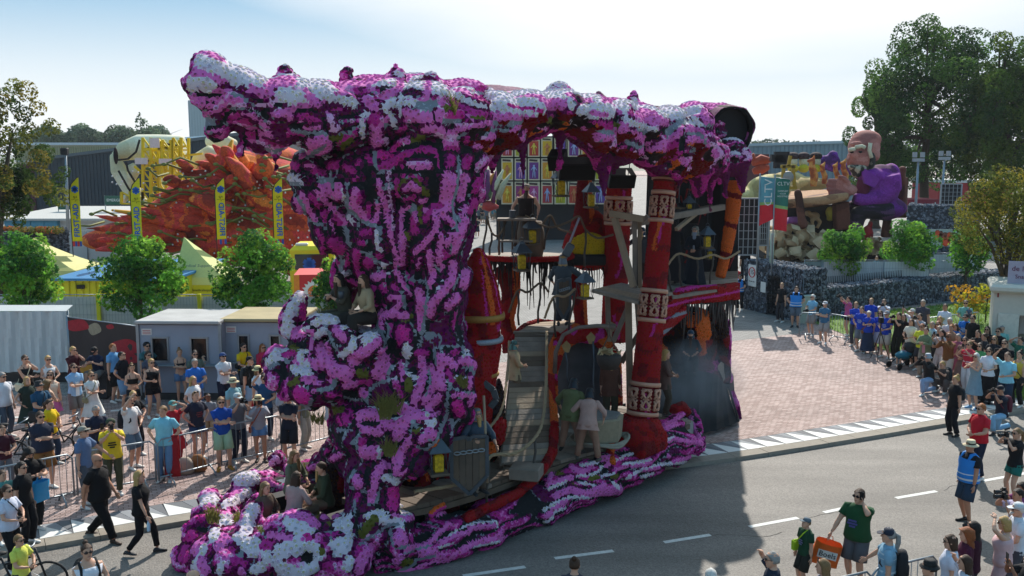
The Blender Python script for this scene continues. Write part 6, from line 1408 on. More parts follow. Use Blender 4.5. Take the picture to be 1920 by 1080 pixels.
blob('printed_lips',.82,.62,.2,.14,RED);blob('printed_lips',.84,.44,.17,.1,RED);blob('printed_lips',.14,.88,.18,.1,RED);blob('printed_patch',.4,.86,.1,.1,mat('#9d9078',.8,var=.2));blob('printed_patch',.3,.12,.16,.12,mat('#c0842c',.8,var=.2));blob('printed_patch',.62,.93,.06,.04,RED)
for u in(0.,1.):b=MB();b.tube([Bp(u,1.02),Vector((Bp(u,0).x,Bp(u,0).y,0))],.04,7);local(b.build('post',STEEL),bn)
b=MB();b.tube([Bp(0,1),Bp(.5,1),Bp(1,1)],.02,6);local(b.build('rail',STEEL),bn)
def fence_panel(a,c,label,group,m,h=2.05,z0=0.,wire=True):
 a,c=Vector((a.x,a.y,z0)),Vector((c.x,c.y,z0));d=c-a;L_=d.length;root=empty('fence_panel',a,math.atan2(d.y,d.x),label,'fence',group)
 b=MB();b.tube([(0,0,.05),(0,0,h)],.022,6);b.tube([(L_,0,.05),(L_,0,h)],.022,6);b.tube([(0,0,h),(L_,0,h)],.02,6);b.tube([(0,0,.15),(L_,0,.15)],.02,6);b.build('frame',STEEL,root)
 b=MB();n=14
 for i in range(n):
  for j in range(4):
   q=lambda i,j:(L_*i/n,.03+.03*math.sin(i*1.3+j),.12+(h-.2)*j/4);b.add([q(i,j),q(i+1,j),q(i+1,j+1),q(i,j+1)],[(0,1,2,3)])
 b.build('cloth',m,root)
 if wire:
  b=MB()
  for i in range(1,16):b.tube([(L_*i/16,-.012,.15),(L_*i/16,-.012,h)],.006,4)
  for j in range(1,5):b.tube([(0,-.012,h*j/5),(L_,-.012,h*j/5)],.005,4)
  w=b.build('wire_mesh',STEEL,root);w['kind']='stuff'
 return root
xs=[-30,72,187,282,376,470,560,640];side=['left of the first street tree','behind the first street tree','between the first two street trees','behind the second street tree','below the yellow tent','behind the third street tree','below the red stall']
for i in range(7):fence_panel(at(xs[i]+1.5,600,38),at(xs[i+1]-1.5,600,38),'white cloth site fence panel '+side[i],'white site fence',CLOTHW)
YEL_M=mat('#d8cf1c',.6,var=.08)
for x,l in((187,'yellow fence post between the first two street trees'),(376,'yellow fence post left of the third street tree')):
 p=at(x,600,37.9);b=MB();b.box((p.x,37.86,1.05),(.14,.1,2.1),bev=.015);tag(b.build('yellow_post',YEL_M),l,'post')
xs=[-40,85,165,245];s_=['at the far left edge','behind the first flag','right of the first flag']
for i in range(3):fence_panel(at(xs[i],470,66),at(xs[i+1]-1,470,66),'distant white fence '+s_[i],'distant white fence',CLOTHW,2.3,wire=False)
GM=[hexc('#639a34'),hexc('#4d8234'),hexc('#83ae3c'),hexc('#3d6c33')]
def street(px,ytop,Y,hw,n,label,gr):
 k=Y/F_PX;b0=at(px,600,Y);h=at(px,ytop,Y).z;tree((b0.x,Y,0),h,(hw*k,hw*k),int(n*2),.125,GM,label,'sweetgum_tree',gr,60,STARL,.085,.26,.75,.3,12,1.1)
street(45,432,35,66,3600,'round sweetgum tree at the left picture edge','young street trees');street(268,428,35,78,4200,'round sweetgum tree before the yellow building','young street trees');street(483,424,35,68,3800,'round sweetgum tree before the red dragon float','young street trees');street(628,478,36,36,1500,'sweetgum tree mostly hidden behind the float','young street trees')
street(1577,410,50,43,3000,'round sweetgum tree in front of the carver\'s table','young street trees');street(1697,405,50,46,3200,'round sweetgum tree below the carver\'s chair','young street trees');street(1806,418,50,34,1800,'small sweetgum tree behind the yellowing tree','young street trees')
GD=[hexc('#4d6e32'),hexc('#3d5d2c'),hexc('#5d7e36'),hexc('#34532a')];GO=[hexc('#6a6e30'),hexc('#4c5e2a'),hexc('#857a36'),hexc('#3c5026'),hexc('#44582a')]
def big(px,ytop,Y,hw,n,cols,label,size=.5,clear=.16,nb=70,tr=.5,gy=None,blob=.155):
 k=Y/F_PX;b0=at(px,400,Y);h=at(px,ytop,Y).z;return tree((b0.x,Y,0),h,(hw*k,hw*k),int(n*1.75),size*.52,cols,label,'broadleaf_tree',None,nb,LQ,tr,blob,.85,clear,16,1.15)
big(1735,14,92,130,26000,GD,'tall dark green tree behind the bald carver figure',.55,.14,130);big(1865,42,84,96,20000,[hexc('#55702c'),hexc('#465f28'),hexc('#38562a'),hexc('#667a30')],'tall yellow green tree at the right picture edge',.5,.14,110);big(1640,118,98,66,12000,GD,'lower dark tree left of the tall dark green tree',.5,.1,50);big(1925,40,100,90,10000,GD,'tall dark tree cut off by the right picture edge',.6,.12,40)
big(-8,96,44,138,10500,GO,'old oak with yellowing leaves and bare twigs at the left edge',.3,.22,120,.45,blob=.095)
big(1890,300,36,96,9000,[hexc('#7d7f34'),hexc('#6a7030'),hexc('#8f8434'),hexc('#55602c')],'yellowing maple hanging over the gabion wall at the right',.2,.42,60,.2,blob=.22)
b=empty('shrub',at(15,370,46),0,'dense dark green shrub below the old oak','shrub');bpy.context.view_layer.update();leaf_cloud('foliage',[(at(rnd.uniform(-20,40),rnd.uniform(310,385),46),(.6,.6,.6))for _ in range(22)],5200,.17,[hexc('#37502a'),hexc('#2b4424'),hexc('#46602c')],b)
for px,py,l in((1815,560,'young maple with yellow leaves left of the food van'),(1848,566,'slender young maple beside the food van')):
 p=at(px,590,43);b=empty('young_maple',(p.x,43,0),0,l,'tree');bpy.context.view_layer.update();q=MB();q.tube([(p.x,43,0),(p.x+.05,43,1.6)],.03,6);local(q.build('trunk',BARK),b)
 leaf_cloud('crown',[(Vector((p.x+rnd.gauss(0,.28),43+rnd.gauss(0,.3),rnd.uniform(.5,1.7))),(.3,.3,.2))for _ in range(12)],520,.16,[hexc('#a8a02c'),hexc('#8c9a30'),hexc('#b88a2c')],b)
b=[]
tl=empty('treeline',at(200,285,250),0);tag(tl,'far treeline with two poplars on the left horizon','treeline',kind='stuff');bpy.context.view_layer.update()
leaf_cloud('far_trees',[(at(px,285-h_*.5+rnd.uniform(-5,3),250+rnd.uniform(-5,15)),(2.6,2.4,h_*.5*.14))for px,h_ in[(x,34+9*math.sin(x*.09)+rnd.uniform(0,10))for x in range(40,310,5)]]+[(at(263,250,248),(1.1,1.2,5)),(at(272,254,248),(1.2,1.2,4.5))],26000,.8,[hexc('#54694f'),hexc('#5f7456'),hexc('#4d6250')],tl)
leaf_cloud('far_trees',[(at(x,290-rnd.uniform(4,16),330),(4,3,3))for x in range(900,1900,16)],8000,1.6,[hexc('#5a6c58'),hexc('#4f6350')],tl)

#  buildings, other floats and street things
def bld(name,label,px0,px1,ytop0,ytop1,Y,D,m,parts=None,cat='building',roofm=None,zb=0.):
 a,c=at(px0,ytop0,Y),at(px1,ytop1,Y);root=empty(name,((a.x+c.x)/2,Y,0),0,label,cat);w=c.x-a.x;z0,z1=a.z,c.z
 b=MB();b.add([(-w/2,0,zb),(w/2,0,zb),(w/2,D,zb),(-w/2,D,zb),(-w/2,0,z0),(w/2,0,z1),(w/2,D,z1),(-w/2,D,z0)],[(0,1,5,4),(1,2,6,5),(2,3,7,6),(3,0,4,7),(4,5,6,7)],False);b.build('wall',m,root)
 if roofm:
  b=MB();b.slab([(-w/2-.2,-.25,z0),(w/2+.2,-.25,z1),(w/2+.2,D,z1+.02),(-w/2-.2,D,z0+.02)],(0,0,.35));b.build('roof',roofm,root)
 return root,w,z0,z1
def ribs(root,w,z0,z1,n,m,zb=0.,t=.09,y=-.05,nm='cladding_rib'):
 me=None
 for i in range(n+1):
  u=i/n;b=MB();b.box((-w/2+w*u,y,(zb+z0+(z1-z0)*u)/2),(t,.1,z0+(z1-z0)*u-zb));b.build(nm,m,root)
CLAD=mat('#39434a',.6,var=.08,scale=.5);r_,w,z0,z1=bld('warehouse','dark slate warehouse with a rising roofline on the left',60,460,303,252,112,30,CLAD,roofm=mat('#5b6468',.6));ribs(r_,w,z0-.1,z1-.1,60,mat('#333c43',.6,var=.05))
b=MB();b.box((-w/2-.6,-.1,3.2),(1.6,.2,6.2));b.build('maroon_panel',mat('#4c1c26',.6),r_)
r_,w,z0,z1=bld('hall','long cream hall with a pale flat roof behind the warehouse',30,330,272,272,140,25,mat('#b9b394',.7,var=.06),roofm=mat('#cfd6da',.5));ribs(r_,w,z0-.2,z1-.2,70,mat('#99946f',.7),4,.2)
b=MB()
for z in(5.4,6.4):b.tube([(-w/2,-.6,z),(w/2*.3,-.6,z)],.07,5)
b.build('rail',PAINTW,r_)
r_,w,z0,z1=bld('hall','pale blue metal hall below the dragon head',338,560,262,246,165,20,mat('#7fa3b5',.6,var=.06),roofm=mat('#b9c9d0',.5));ribs(r_,w,z0-.1,z1-.1,40,mat('#6f93a6',.6),0,.12)
b=MB();b.box((w*.02,-.1,7),(1.2,.15,6));b.build('window',mat('#2f3c46',.3),r_)
r_,w,z0,z1=bld('silo_tower','tall plain grey tower left of the dragon head',353,400,188,186,220,12,mat('#a3b1b5',.7,var=.04));ribs(r_,w,z0-.1,z1-.1,9,mat('#98a7ac',.7),0,.15)
r_,w,z0,z1=bld('hall','long blue grey metal hall behind the carver float',1405,1605,274,268,130,20,mat('#8298a0',.6,var=.05),roofm=mat('#a9bcc3',.5));ribs(r_,w,z0-.1,z1-.1,24,mat('#70878f',.6),0,.1)
bld('brick_shed','dark red shed left of the blue grey hall',1395,1442,289,289,118,8,mat('#5a2c30',.8));bld('red_building','red flat building between the tall tree trunks',1760,1900,342,344,122,8,mat('#a82f33',.7,var=.1),roofm=PAINTW)
tb_=empty('wind_turbine',at(312,285,420),0,'distant white wind turbine above the warehouse','wind turbine');t0,t1=at(312,285,420),at(312,254,420)
b=MB();b.tube([(t0.x,420,0),t1],[1.2,.5],8);local(b.build('tower',PAINTW),tb_)
for a in(20,140,260):
 b=MB();b.tube([t1+Vector((0,-.6,0)),t1+Vector((math.cos(R(a))*8,-.6,math.sin(R(a))*8))],[.55,.12],5,flat=.3);local(b.build('blade',PAINTW),tb_)
for px0,px1,y0,Y,l,n in((8,108,413,75,'blue storage containers with a pale roof, front row',4),(60,132,402,85,'blue storage containers with a pale roof, back row',3)):
 r_,w,z0,z1=bld('storage_container',l,px0,px1,y0,y0,Y,5,mat('#4f93ad',.6,var=.08),cat='container')
 b=MB();b.slab([(-w/2-.4,-.4,z0),(w/2+5,-.4,z0),(w/2+5,6,z0+.25),(-w/2-.4,6,z0+.25)],(0,0,.16));b.build('roof',mat('#b4b3ae',.7,var=.15),r_)
 for i in range(n):b=MB();b.box((-w/2+w*(i+.5)/n,-.04,z0/2),(w/n*.94,.06,z0*.94));d_=b.build('door',mat('#4a8ca6',.6,var=.1),r_);q=MB();q.box((-w/2+w*(i+.15)/n,-.1,z0*.55),(.12,.08,.3));q.build('handle',BLK_M,d_)
 b=MB();b.box((w/2+2.5,.5,z0/2),(5,.2,z0));b.build('side_wall',mat('#c2c4c2',.7,var=.08),r_)
lm=empty('floodlight_mast',at(128,400,70),0,'grey floodlight mast before the dark warehouse','lamp post');b=MB();b.tube([at(128,440,70),at(123,286,70)],[.14,.08],8);local(b.build('pole',STEEL),lm);b=MB();b.box(at(121,284,70),(.5,.3,.5),bev=.05);local(b.build('lamp_head',BLK_M),lm)
STN=[hexc(c)for c in('#565c66','#6a707a','#474c55','#7d828a','#3c4048')]
def gabion(pts,h,t,label,step=.12,cols=STN,hs=None):
 """basket wall along a line: core, wire and broken stones stuck all over its faces"""
 root=empty('gabion_wall',pts[0],0,label,'wall');P=[];N=[];core=MB();w_=MB()
 for a,c in zip(pts[:-1],pts[1:]):
  a,c=Vector(a),Vector(c);d=(c-a);L_=d.length;d.normalize();nv=Vector((d.y,-d.x,0));h0=a.z if hs else 0
  core.slab([a,c,c-nv*t,a-nv*t],(0,0,h-.03));na=int(L_*h/step/step*1.5)
  u,v=nr.rand(na)*L_,nr.rand(na)*h;P.append(np.array(a)+u[:,None]*np.array(d)+v[:,None]*np.array([0,0,1]));N.append(np.tile(np.array(nv),(na,1)))
  nt_=int(L_*t/step/step*1.3);u,v=nr.rand(nt_)*L_,nr.rand(nt_)*t;P.append(np.array(a)+u[:,None]*np.array(d)-v[:,None]*np.array(nv)+np.array([0,0,h-.04]));N.append(np.tile(np.array([0,0,1.]),(nt_,1)))
  for i in range(int(L_/1.0)+1):w_.tube([a+d*i+nv*.05,a+d*i+nv*.05+Vector((0,0,h))],.008,4)
 m_=int(t*h/step/step*1.5);u,v=nr.rand(m_)*t,nr.rand(m_)*h;P.append(np.array(c)-u[:,None]*np.array(nv)+v[:,None]*np.array([0,0,1]));N.append(np.tile(np.array(d),(m_,1)))
 local(core.build('stone_core',mat('#33373d',.9)),root);P,N=np.concatenate(P),np.concatenate(N)+nr.randn(sum(map(len,P)),3)*.35
 V,Fq=scatter(CPR[0]*np.array([1,1,2.2]),CPR[1],P,N,step*.62*nr.uniform(.7,1.3,len(P)));c_=np.array(cols)[nr.randint(len(cols),size=len(P))]*nr.uniform(.8,1.25,(len(P),1))
 o=np_mesh('broken_stones',V,Fq,attr_mat('stone',.85),np.repeat(c_,len(CPR[1]),0));o['kind']='stuff';local(o,root);local(w_.build('basket_wire',STEEL),root);return root
gl=at(-20,430,58);g2=at(98,430,58);gabion([(gl.x,58,0),(g2.x,60,0)],2.9,2.5,'stone gabion wall with flowers on top at the left edge',.16)
b=empty('flower_bed',(gl.x,59,3),0,'dry flowers growing on the left gabion wall','plants');bpy.context.view_layer.update();leaf_cloud('foliage',[(Vector((rnd.uniform(gl.x,g2.x),59,2.95)),(.4,.5,.22))for _ in range(24)],1500,.16,[hexc('#8a7a3a'),hexc('#a8603a'),hexc('#66702c')],b)
a,c=G(1394,578),G(1502,606);W1=Vector((a.x,a.y,0));g0=W1.lerp(c,.43);g1=W1.lerp(c,.66)
gabion([W1,g0],2.45,1.4,'dark gabion block left of the black gate');ud=(c-W1).normalized();gabion([g1,c,c+Vector((-ud.y,ud.x,0))*1.3],2.45,1.2,'dark gabion block right of the black gate')
gabion([g0+Vector((0,0,1.95)),g1+Vector((0,0,1.95))],.5,1.4,'gabion beam above the black gate')
q0,q1=G(1508,596),Vector((24.5,50.5,0));gabion([q0,q1,q1+Vector((4,1.5,0))],1.3,1.3,'long grey gabion wall behind the crowd')
p0,p1=at(1700,425,66),at(1835,425,64);gabion([(p0.x,66,0),(p1.x,64,0)],4.1,2.2,'high gabion wall below the tall trees',.16)
gt=empty('black_gate',g0,0,'black barred gate in the gabion block','gate');gd=(g1-g0).normalized()
b=MB()
for s in(0,1):b.bar(g0.lerp(g1,s)+Vector((0,0,0)),g0.lerp(g1,s)+Vector((0,0,1.95)),.07)
for z in(.1,1.0,1.9):b.bar(g0+Vector((0,0,z)),g1+Vector((0,0,z)),.06)
local(b.build('gate_frame',BLK_M),gt)
for i in range(1,9):b=MB();b.bar(g0.lerp(g1,i/9)+Vector((0,0,.1)),g0.lerp(g1,i/9)+Vector((0,0,1.9)),.025);local(b.build('bar',BLK_M),gt)
bk=MB();bk.slab([g0+Vector((.3,.9,0)),g1+Vector((.3,.9,0)),g1+Vector((.3,.9,1.95)),g0+Vector((.3,.9,1.95))],(.02,.02,0));local(bk.build('passage_shade',mat('#1b1d20',.9)),gt)  # last slab: dark sheet behind the bars, standing in for the passage's shade
wd=(g0-W1).normalized();wa=math.degrees(math.atan2(wd.y,wd.x));wn=Vector((wd.y,-wd.x,0))
sg=empty('speed_sign',W1+wd*.55*1.0+wn*.14+Vector((0,0,1.75)),R(wa),'white speed sign with a red ring reading 15','sign');b=MB();b.box((.3,0,0),(.66,.03,1.05),bev=.01);b.build('board',PAINTW,sg)
b=MB();b.tube([(.3+.24*math.cos(t),-.02,.16+.24*math.sin(t))for t in np.linspace(0,6.283,25)],.045,6,flat=.4);b.build('red_ring',mat('#c01f28',.6,var=0),sg);txt('15',(.3,-.025,.16),.3,BLK_M,sg);txt('km per uur',(.3,-.02,-.28),.1,BLK_M,sg)
sg=empty('paper_notice',W1+wd*1.75+wn*.14+Vector((0,0,1.3)),R(wa),'small white paper on the gabion block','notice');b=MB();b.box((0,0,0),(.4,.01,.5));b.build('sheet',PAINTW,sg)
p=at(1512,560,43);pb=empty('power_cabinet',(p.x,43.0,0),0,'pale green power cabinet in front of the gabion wall','cabinet');b=MB();b.box((0,0,.62),(.62,.4,1.24),bev=.02);b.build('cabinet_body',mat('#a9b3a4',.6),pb);b=MB();b.box((0,0,1.27),(.7,.48,.06),bev=.02);b.build('lid',mat('#b8c1b3',.6),pb)
b=MB();b.box((0,-.205,.6),(.5,.012,1.0));b.build('door',mat('#9faa9a',.6),pb)
gs=[G(1526,606),G(1585,628),G(1650,654),G(1720,680),G(1800,712),G(1920,752),Vector((24,29,0)),Vector((34,40,0)),Vector((28,50,0)),Vector((24.5,49.5,0)),G(1510,598)]
sheet('grass_verge',gs,mat('#5f7a34',.95,var=.35,scale=3,bump=.5,bscale=40),.02)
gx=[(p.x,p.y)for p in gs];P=[]
while len(P)<9000:
 x,y=rnd.uniform(9,30),rnd.uniform(27,50);ins=False
 for i in range(len(gx)):
  (x1,y1),(x2,y2)=gx[i],gx[i-1]
  if(y1>y)!=(y2>y)and x<(x2-x1)*(y-y1)/(y2-y1)+x1:ins=not ins
 if ins:P.append((x,y,.02))
P=np.array(P);V,Fq=scatter(TP[0]*np.array([1,1,1.]),TP[1],P,np.tile(np.array([0,0,1.]),(len(P),1)),nr.uniform(.06,.14,len(P)));o=np_mesh('grass',V,Fq,LEAF_M,np.repeat(np.array([hexc('#6f8f34')])*nr.uniform(.6,1.4,(len(P),1)),len(TP[1]),0));tag(o,'short grass behind the right hand crowd','grass',kind='stuff')
def star_of_life(root,c,s,m):
 for a in(0,60,120):b=MB();b.box(c,(s*.34,.012,s),M=Matrix.Rotation(R(a),3,'Y'));b.build('star_bar',m,root)
BLU=mat('#1f5fae',.6,var=.05)
for px,ytop,ybot,Y,rz,mir,l in((148,333,462,45,.0,1,'yellow first aid feather flag, leftmost, before the dark warehouse'),(261,334,470,45,.05,1,'yellow first aid feather flag in front of the cream arms'),(418,334,458,45,.55,-1,'yellow first aid feather flag seen reversed before the red dragon'),(525,334,458,45,.35,-1,'yellow first aid feather flag seen reversed nearest the purple float')):
 k=Y/F_PX;zt,zb=at(px,ytop,Y).z,at(px,ybot,Y).z;H_=zt-zb;p=at(px,500,Y);root=empty('feather_flag',(p.x,Y,0),rz,l,'flag','first aid feather flags');wd_=.44
 def edge(z):u=(z-zb)/H_;return-wd_/2+(wd_*.9)*max(0,(u-.78)/.22)**2.2
 b=MB();n=14
 for i in range(n):
  za,zc_=zb+H_*i/n,zb+H_*(i+1)/n
  b.slab([(edge(za),0,za),(wd_/2,.02*math.sin(i),za),(wd_/2,.02*math.sin(i+1),zc_),(edge(zc_),0,zc_)],(0,.012,0))
 b.build('flag_cloth',mat('#dcc90e',.7,var=.06),root)
 b=MB();b.tube([(-wd_/2,0,.0)]+[(edge(zb+H_*t)-.015,0,zb+H_*t)for t in np.linspace(0,1,12)]+[(wd_/2,0,zt+.01)],.02,6);b.build('pole',BLK_M,root)
 for i in range(4):b=MB();b.box((-wd_/2+.06+.11*i,-.012,zb+.12),(.1,.01,.24));b.build('stripe',mat(('#b9303c','#2c4aa0')[i%2],.7,var=0),root)
 fl=empty('lettering_side',(0,0,0));fl.parent=root;fl.scale=(mir,1,1);bpy.data.objects.remove(fl)
 t_=txt('FIRST-AID',(.03,-.018,zb+H_*.38),.36,BLU,root,(90,-90,0));t_.scale=(1,mir,1);t_.data.offset=.008
 t_=txt('ALS',(.03,-.018,zb+H_*.72),.12,BLK_M,root,(90,0,0));t_.scale=(mir,1,1);star_of_life(root,Vector((.04,-.02,zb+H_*.83)),.34,BLU)
 b=MB();b.tube([(-.16,-.02,zb+H_*.68),(-.05,-.02,zb+H_*.68),(0,-.02,zb+H_*.71),(.05,-.02,zb+H_*.655),(.08,-.02,zb+H_*.68),(.2,-.02,zb+H_*.68)],.007,4);b.build('pulse_line',BLK_M,root)
for px,y0,y1,l,gcol,rev in((1419,331,424,'green and red banner flag reading sideways, left of the pair','#5f9aa8',1),(1447,333,430,'green and red banner flag with small white text, right of the pair','#2f6f62',0)):
 Y=44.5;k=Y/F_PX;zt,zb=at(px,y0,Y).z,at(px,y1,Y).z;H_=zt-zb;p=at(px,500,Y);root=empty('banner_flag',(p.x,Y,0),0,l,'flag','flags on the gabion block');wd_=.66
 fl=lambda u,v:((.03+wd_*u)*(1-.1*(1-v)if not rev else 1),.06*math.sin(u*6+v*4),zb+H_*v+(-.1*u+(.45*u*(1-v)**2 if rev else 0)))
 for v0,v1,nm,m in((.0,.42,'red_field',mat('#cf2030',.7,var=.08)),(.42,.48,'pale_field',mat('#8fb36a',.7)),(.48,1.,'green_field',mat(gcol,.7,var=.2,scale=1.5))):
  b=MB()
  for i in range(8):
   for j in range(4):
    a0,a1=v0+(v1-v0)*j/4,v0+(v1-v0)*(j+1)/4;s_=lambda u:.25*(u-.5)if v1<.5 and nm=='red_field' else 0
    b.add([fl(i/8,a0),fl((i+1)/8,a0),fl((i+1)/8,a1),fl(i/8,a1)],[(0,1,2,3)])
  b.build(nm,m,root)
 b=MB();b.tube([(0,0,2.0),(0,0,zt+.15)],.035,7);b.tube([(0,0,zt),(wd_+.05,0,zt-.08)],.015,5);b.build('pole',STEEL,root)
 if rev:txt('CLTV',(.4,-.1,zb+H_*.68),.52,PAINTW,root,(90,-90,0))
 else:txt('CLTV',(.36,-.1,zb+H_*.88),.24,PAINTW,root);txt('COMPLEET',(.36,-.1,zb+H_*.74),.1,PAINTW,root);txt('VOOR',(.36,-.1,zb+H_*.69),.1,PAINTW,root);txt('WEDSTRIJD',(.36,-.1,zb+H_*.64),.1,PAINTW,root)
p=at(1451,480,45);b=MB();b.tube([(p.x,45.4,2.2),(p.x,45.4,3.9)],.1,8);tag(b.build('thick_post',mat('#9fb3a4',.6)),'thick pale post between the flags','post')
for px0,px1,y0,y1,Y,l in((1378,1420,372,478,47.5,'tall steel grid gate at the tail of the float'),(1424,1440,380,460,48.5,'narrow dark grid gate behind the flags'),(1765,1800,345,398,72,'steel grid tower beside the light mast')):
 a,c=at(px0,y0,Y),at(px1,y1,Y);root=empty('grid_gate',(a.x,Y,0),0,l,'gate',None);w=c.x-a.x;zt,zb=a.z,c.z;b=MB()
 for x in(0,w):b.bar((x,0,0),(x,0,zt),.1)
 for z in(zb,zt):b.bar((0,0,z),(w,0,z),.07)
 b.build('frame',STEEL,root);q=MB();q.box((w/2,.12,(zb+zt)/2),(w,.03,zt-zb));q.build('dark_backing',mat('#24272c',.8),root)
 for i in range(1,5):q=MB();q.bar((w*i/5,0,zb),(w*i/5,0,zt),.035);q.build('upright',STEEL,root)
 for j in range(1,7):q=MB();q.bar((0,-.03,zb+(zt-zb)*j/7),(w,-.03,zb+(zt-zb)*j/7),.03);q.build('crossbar',STEEL,root)
xs=[(1507,1541,'#8b9a94','grey printed fence panel right of the gabion block'),(1543,1600,'#c9c2c0','pink printed white fence panel behind the first right street tree'),(1600,1656,'#c5cbd0','white fence panel left of the second right street tree'),(1656,1742,'#cfd4d6','white fence panel right of the second right street tree'),(1742,1832,'#b9c0c4','grey white fence panel below the yellowing maple')]
for x0,x1,c_,l in xs:fence_panel(at(x0,530,49.5 if x0<1700 else 53),at(x1-1,530,49.5 if x0<1700 else 53),l,'fences behind the gabion wall',mat(c_,.8,var=.12,scale=1.2),2.15)
rl=empty('spiked_railing',at(1506,530,46.5),0,'low black spiked railing on top of the gabion wall','railing');a,c=at(1507,530,45.8),at(1690,522,49.2)
for i in range(56):
 p=Vector((a.x+(c.x-a.x)*i/55,a.y+(c.y-a.y)*i/55,1.25));b=MB();b.tube([p,p+Vector((0,0,.42))],[.025,.012],5);local(b.build('spike',BLK_M),rl)
for px,y0,Y,l in((1722,300,75,'light mast left of the grid tower'),(1771,297,78,'light mast right behind the grid tower')):
 root=empty('light_mast',at(px,400,Y),0,l,'lamp post','light masts');b=MB();p=at(px,y0,Y);b.tube([(p.x,Y,0),p],[.13,.08],7);local(b.build('pole',STEEL),root);b=MB();b.box(p,(.9,.2,.25));b.box(p+Vector((-.3,0,.4)),(.3,.2,.4));b.box(p+Vector((.3,0,.4)),(.3,.2,.4));local(b.build('lamp_head',STEEL),root)
r_,w,z0,z1=bld('red_container','dark red container lettered in white below the tall trees',1703,1762,374,374,80,3,mat('#8a2434',.6,var=.1),cat='container',zb=2.6);txt('Canuck',(-.05,-.05,z0-.55),.85,PAINTW,r_)
b=MB();b.slab([at(1700,398,79),at(1716,380,79),at(1730,398,79)],(0,.1,0));tag(b.build('red_tarpaulin',mat('#d02a34',.7)),'bright red tarpaulin under the red container','tarpaulin')
mu_=empty('mural_banner',at(1768,445,58),0,'banner printed with orange and brown shapes below the high gabion wall','banner');b=MB();a,c=at(1742,430,58),at(1800,462,58);b.box(((a.x+c.x)/2,58,(a.z+c.z)/2),(c.x-a.x,.05,a.z-c.z));local(b.build('cloth',mat('#8fa09a',.8,var=.2)),mu_)
for i in range(9):b=MB();b.lathe(Vector((rnd.uniform(a.x+.3,c.x-.3),57.96,rnd.uniform(c.z+.3,a.z-.25))),[(.32,0),(.2,.012)],10,(0,-1,0),sx=rnd.uniform(.5,1.2),sy=rnd.uniform(.5,1.2));local(b.build('printed_shape',mat(rnd.choice(['#a5592c','#b8873c','#6f4030','#c24a2c']),.8)),mu_)
r_,w,z0,z1=bld('first_aid_post','bright yellow first aid building with a blue roof',104,330,526,526,40,6.5,mat('#d3c81c',.6,var=.06),cat='building');ribs(r_,w,z0,z1,18,mat('#c2b81a',.6),0,.04,-.02,'panel_joint')
b=MB();b.slab([(-w/2-.1,-.25,z0+.02),(w/2,-.25,z0+.02),(w/2+.3,6.6,z0+.1),(-w/2+.2,6.6,z0+.1)],(0,0,.1));b.build('roof',mat('#2b78ac',.45,var=.12,scale=2),r_);b=MB();b.box((-w/2+1.1,-.12,z0-.25),(.3,.12,.16));b.build('wall_lamp',BLK_M,r_)
def tent(px,py,pxe0,pxe1,ye,Y,c1,c2,label,wall=True):
 pk,e0,e1=at(px,py,Y+1.3),at(pxe0,ye,Y),at(pxe1,ye,Y);root=empty('party_tent',(pk.x,Y,0),0,label,'tent','pointed tents');w=e1.x-e0.x;x0,x1,z=e0.x,e1.x,e0.z
 b=MB();n=6;cs=[Vector((x0,Y,z)),Vector((x1,Y,z)),Vector((x1,Y+w,z)),Vector((x0,Y+w,z))]
 for i in range(4):
  A_,C_=cs[i],cs[(i+1)%4]
  for k in range(n):
   def L2(p,t):q=p.lerp(pk,t);q.z=z+(pk.z-z)*(t**1.25);return q
   b.add([L2(A_,k/n),L2(C_,k/n),L2(C_,(k+1)/n),L2(A_,(k+1)/n)],[(0,1,2,3)],False)
 local(b.build('tent_roof',mat(c1,.7,var=.08,trans=.25)),root)
 b=MB();b.box(((x0+x1)/2,Y,z-.15),(w,.03,.34));b.box((x1,Y+w/2,z-.15),(.03,w,.34));local(b.build('valance',mat(c1,.7,var=.06)),root)
 if wall:b=MB();b.box(((x0+x1)/2,Y+.06,(z-.3)/2),(w*.98,.03,z-.3));local(b.build('tent_wall',mat(c2,.7,var=.06)),root)
 for x in(x0,x1):b=MB();b.tube([(x,Y-.03,0),(x,Y-.03,z)],.03,6);local(b.build('tent_leg',STEEL),root)
 return root,z
t_,z=tent(345,444,322,424,521,42,'#d5d98a','#d3cb1c','yellow pointed medical tent before the red dragon float');p=at(372,521,42)
txt('Medical Support',(p.x-at(345,444,43.3).x,-.1,z+.55),.2,mat('#55605a',.8),t_,(50,0,0));txt('www.AESmedicalsupport.nl',(p.x-at(345,444,43.3).x,-.02,z-.55),.15,BLK_M,t_)
tent(62,446,20,142,508,43,'#dcd68c','#d9cf5c','cream and yellow tent behind the first street tree')
am=empty('ambulance',(at(585,500,46).x,46,0),.1,'yellow ambulance seen from behind beside the purple float','ambulance');k=46/F_PX
z1,z0=at(580,462,46).z,.35
b=MB();b.box((0,1.5,(z1+z0)/2),(2.1,3,z1-z0),bev=.18);b.build('body',mat('#d8cc18',.4,var=.04),am);b=MB();b.box((0,-.02,z1-.75),(1.6,.05,.75),bev=.02);b.build('rear_window',mat('#22282c',.12,var=0),am);star_of_life(am,Vector((-.12,-.06,z1-.85)),.62,BLU)
b=MB();b.box((-.5,.4,z1+.06),(.6,.3,.14),bev=.04);b.box((.5,.4,z1+.06),(.6,.3,.14),bev=.04);b.build('light_bar',PAINTW,am)
for x in(-.85,.85):b=MB();b.lathe((x,2.2,.35),[(.34,-.1),(.36,0),(.34,.1)],14,(1,0,0));b.build('wheel',BLK_M,am)
st=empty('red_stall',(at(590,545,41).x,41,0),.12,'red stall box with a white sunburst sign','stall');w=76*41/F_PX;z1=at(590,515,41).z
